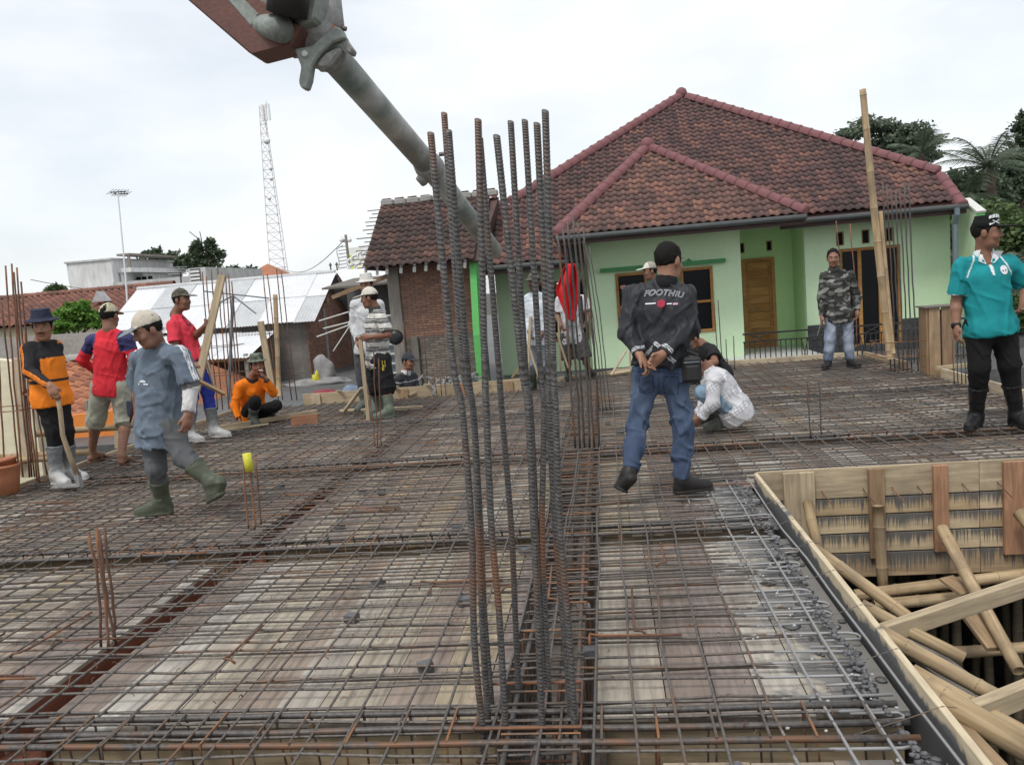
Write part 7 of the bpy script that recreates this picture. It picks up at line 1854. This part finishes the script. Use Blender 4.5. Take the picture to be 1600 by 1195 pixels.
def x16(t, x):
    o = x['nk']-x['u']*.15; th = [i*math.pi/10 for i in range(20)]
    P, Fc = disc(.095,.005,.036); patch('badge', x, t, P, 'print_white', 1, .005, Fc, o)
    for sx_ in (-1,1): patch('badge_mark', x, t, [(.095+sx_*.004,-.006),(.095+sx_*.02,-.004),(.095+sx_*.017,.012),(.095+sx_*.010,.002)], 'print_black', 1, .0075, o=o)
    oc = x['nk']
    for sg in (-1,1): patch('collar_flap', x, t, [(sg*.088,.0),(sg*.078,-.05),(sg*.03,-.082),(sg*.018,-.07),(sg*.036,-.02),(sg*.05,.012)], 'print_white', 1, .010, o=oc)
    for k in (0,1): patch('button', x, t, [(.004+.006*math.cos(a), .03-.05*k+.006*math.sin(a)) for a in th], 'print_white', 1, .008, o=o)
    # wrist watch
    el, wr = x['jp']['elR'], x['jp']['wrR']; F1 = Field(); c = wr*.95+el*.05; d = nrm(wr-el); F1.rc(c-d*.03, c+d*.03, .037, .035, .004, None, [(c+d*.012,d),(c-d*.012,-d)]); F1.ell(c-x['f']*0+x['r']*.03+x['f']*.012, np.array([x['r'],x['f'],d]), (.014,.02,.022), .004); put('watch', F1.mesh(.005), x['base'], t, 'rubber_boot', (.015,.015,.016))
    # cap print
    A, hc = x['A'], x['hc']; s = 1
    for nm, pts in (('cap_print',[(-.062,.105),(-.045,.11),(-.045,.135),(-.062,.125)]),('cap_print',[(-.041,.11),(-.022,.115),(-.022,.14),(-.041,.135)]),('cap_print',[(-.018,.112),(0,.115),(0,.14),(-.018,.14)]),('cap_print',[(.004,.112),(.018,.11),(.014,.135),(.004,.137)]),('cap_print',[(-.05,.066),(.02,.102),(.024,.096),(-.045,.06)]),('cap_print',[(-.035,.098),(.022,.072),(.018,.066),(-.04,.091)]),('cap_print',[(-.06,.07),(-.046,.076),(-.044,.062),(-.056,.056)])):
        out = []
        for a, b in pts:
            ang = -a/.09+.55; R_ = .0955-.06*max(0,b-.105); out.append(tuple(hc+A[0]*R_*math.sin(ang)*.93+A[1]*(-.012+R_*1.06*math.cos(ang))+A[2]*b-x['base']))
        me = bpy.data.meshes.new(nm); me.from_pydata(out, [], [tuple(range(len(out)))]); me.update(); link(nm, me, 'print_white', t)
person('man in teal polo with white collar and black lettered cap', 6.74, (1555,669),
    dict(nk=(1537,396), shR=(1502,412), shL=(1576,408), elR=(1494,472,.02), wrR=(1494,510,-.05), elL=(1604,448,.06), wrL=(1598,476,-.1), hpR=(1528,512), hpL=(1566,508), knR=(1530,575,-.02), knL=(1577,570,-.02)),
    (1542,364,-.03,58,-3), dict(col=c16, sleeve='short', slen=.82, hem=.06, g=.026, collar=(.75,.77,.78), open=True, wide=1.06, wr=.008, ws=.13, hipg=.045), dict(col=(.009,.009,.010), len='boot', bt=.52, boot=(.014,.014,.015), boot_h=.62, g=.026),
    [('g',1522,668,-40),('g',1596,667,10)], hat=dict(type='flatcap', col=(.010,.010,.011), wr=.0005), h=.007, skin=(.235,.118,.075), build=.95, hands=dict(R=dict(curl=26), L=dict(curl=30, s=.9)), extra=x16)
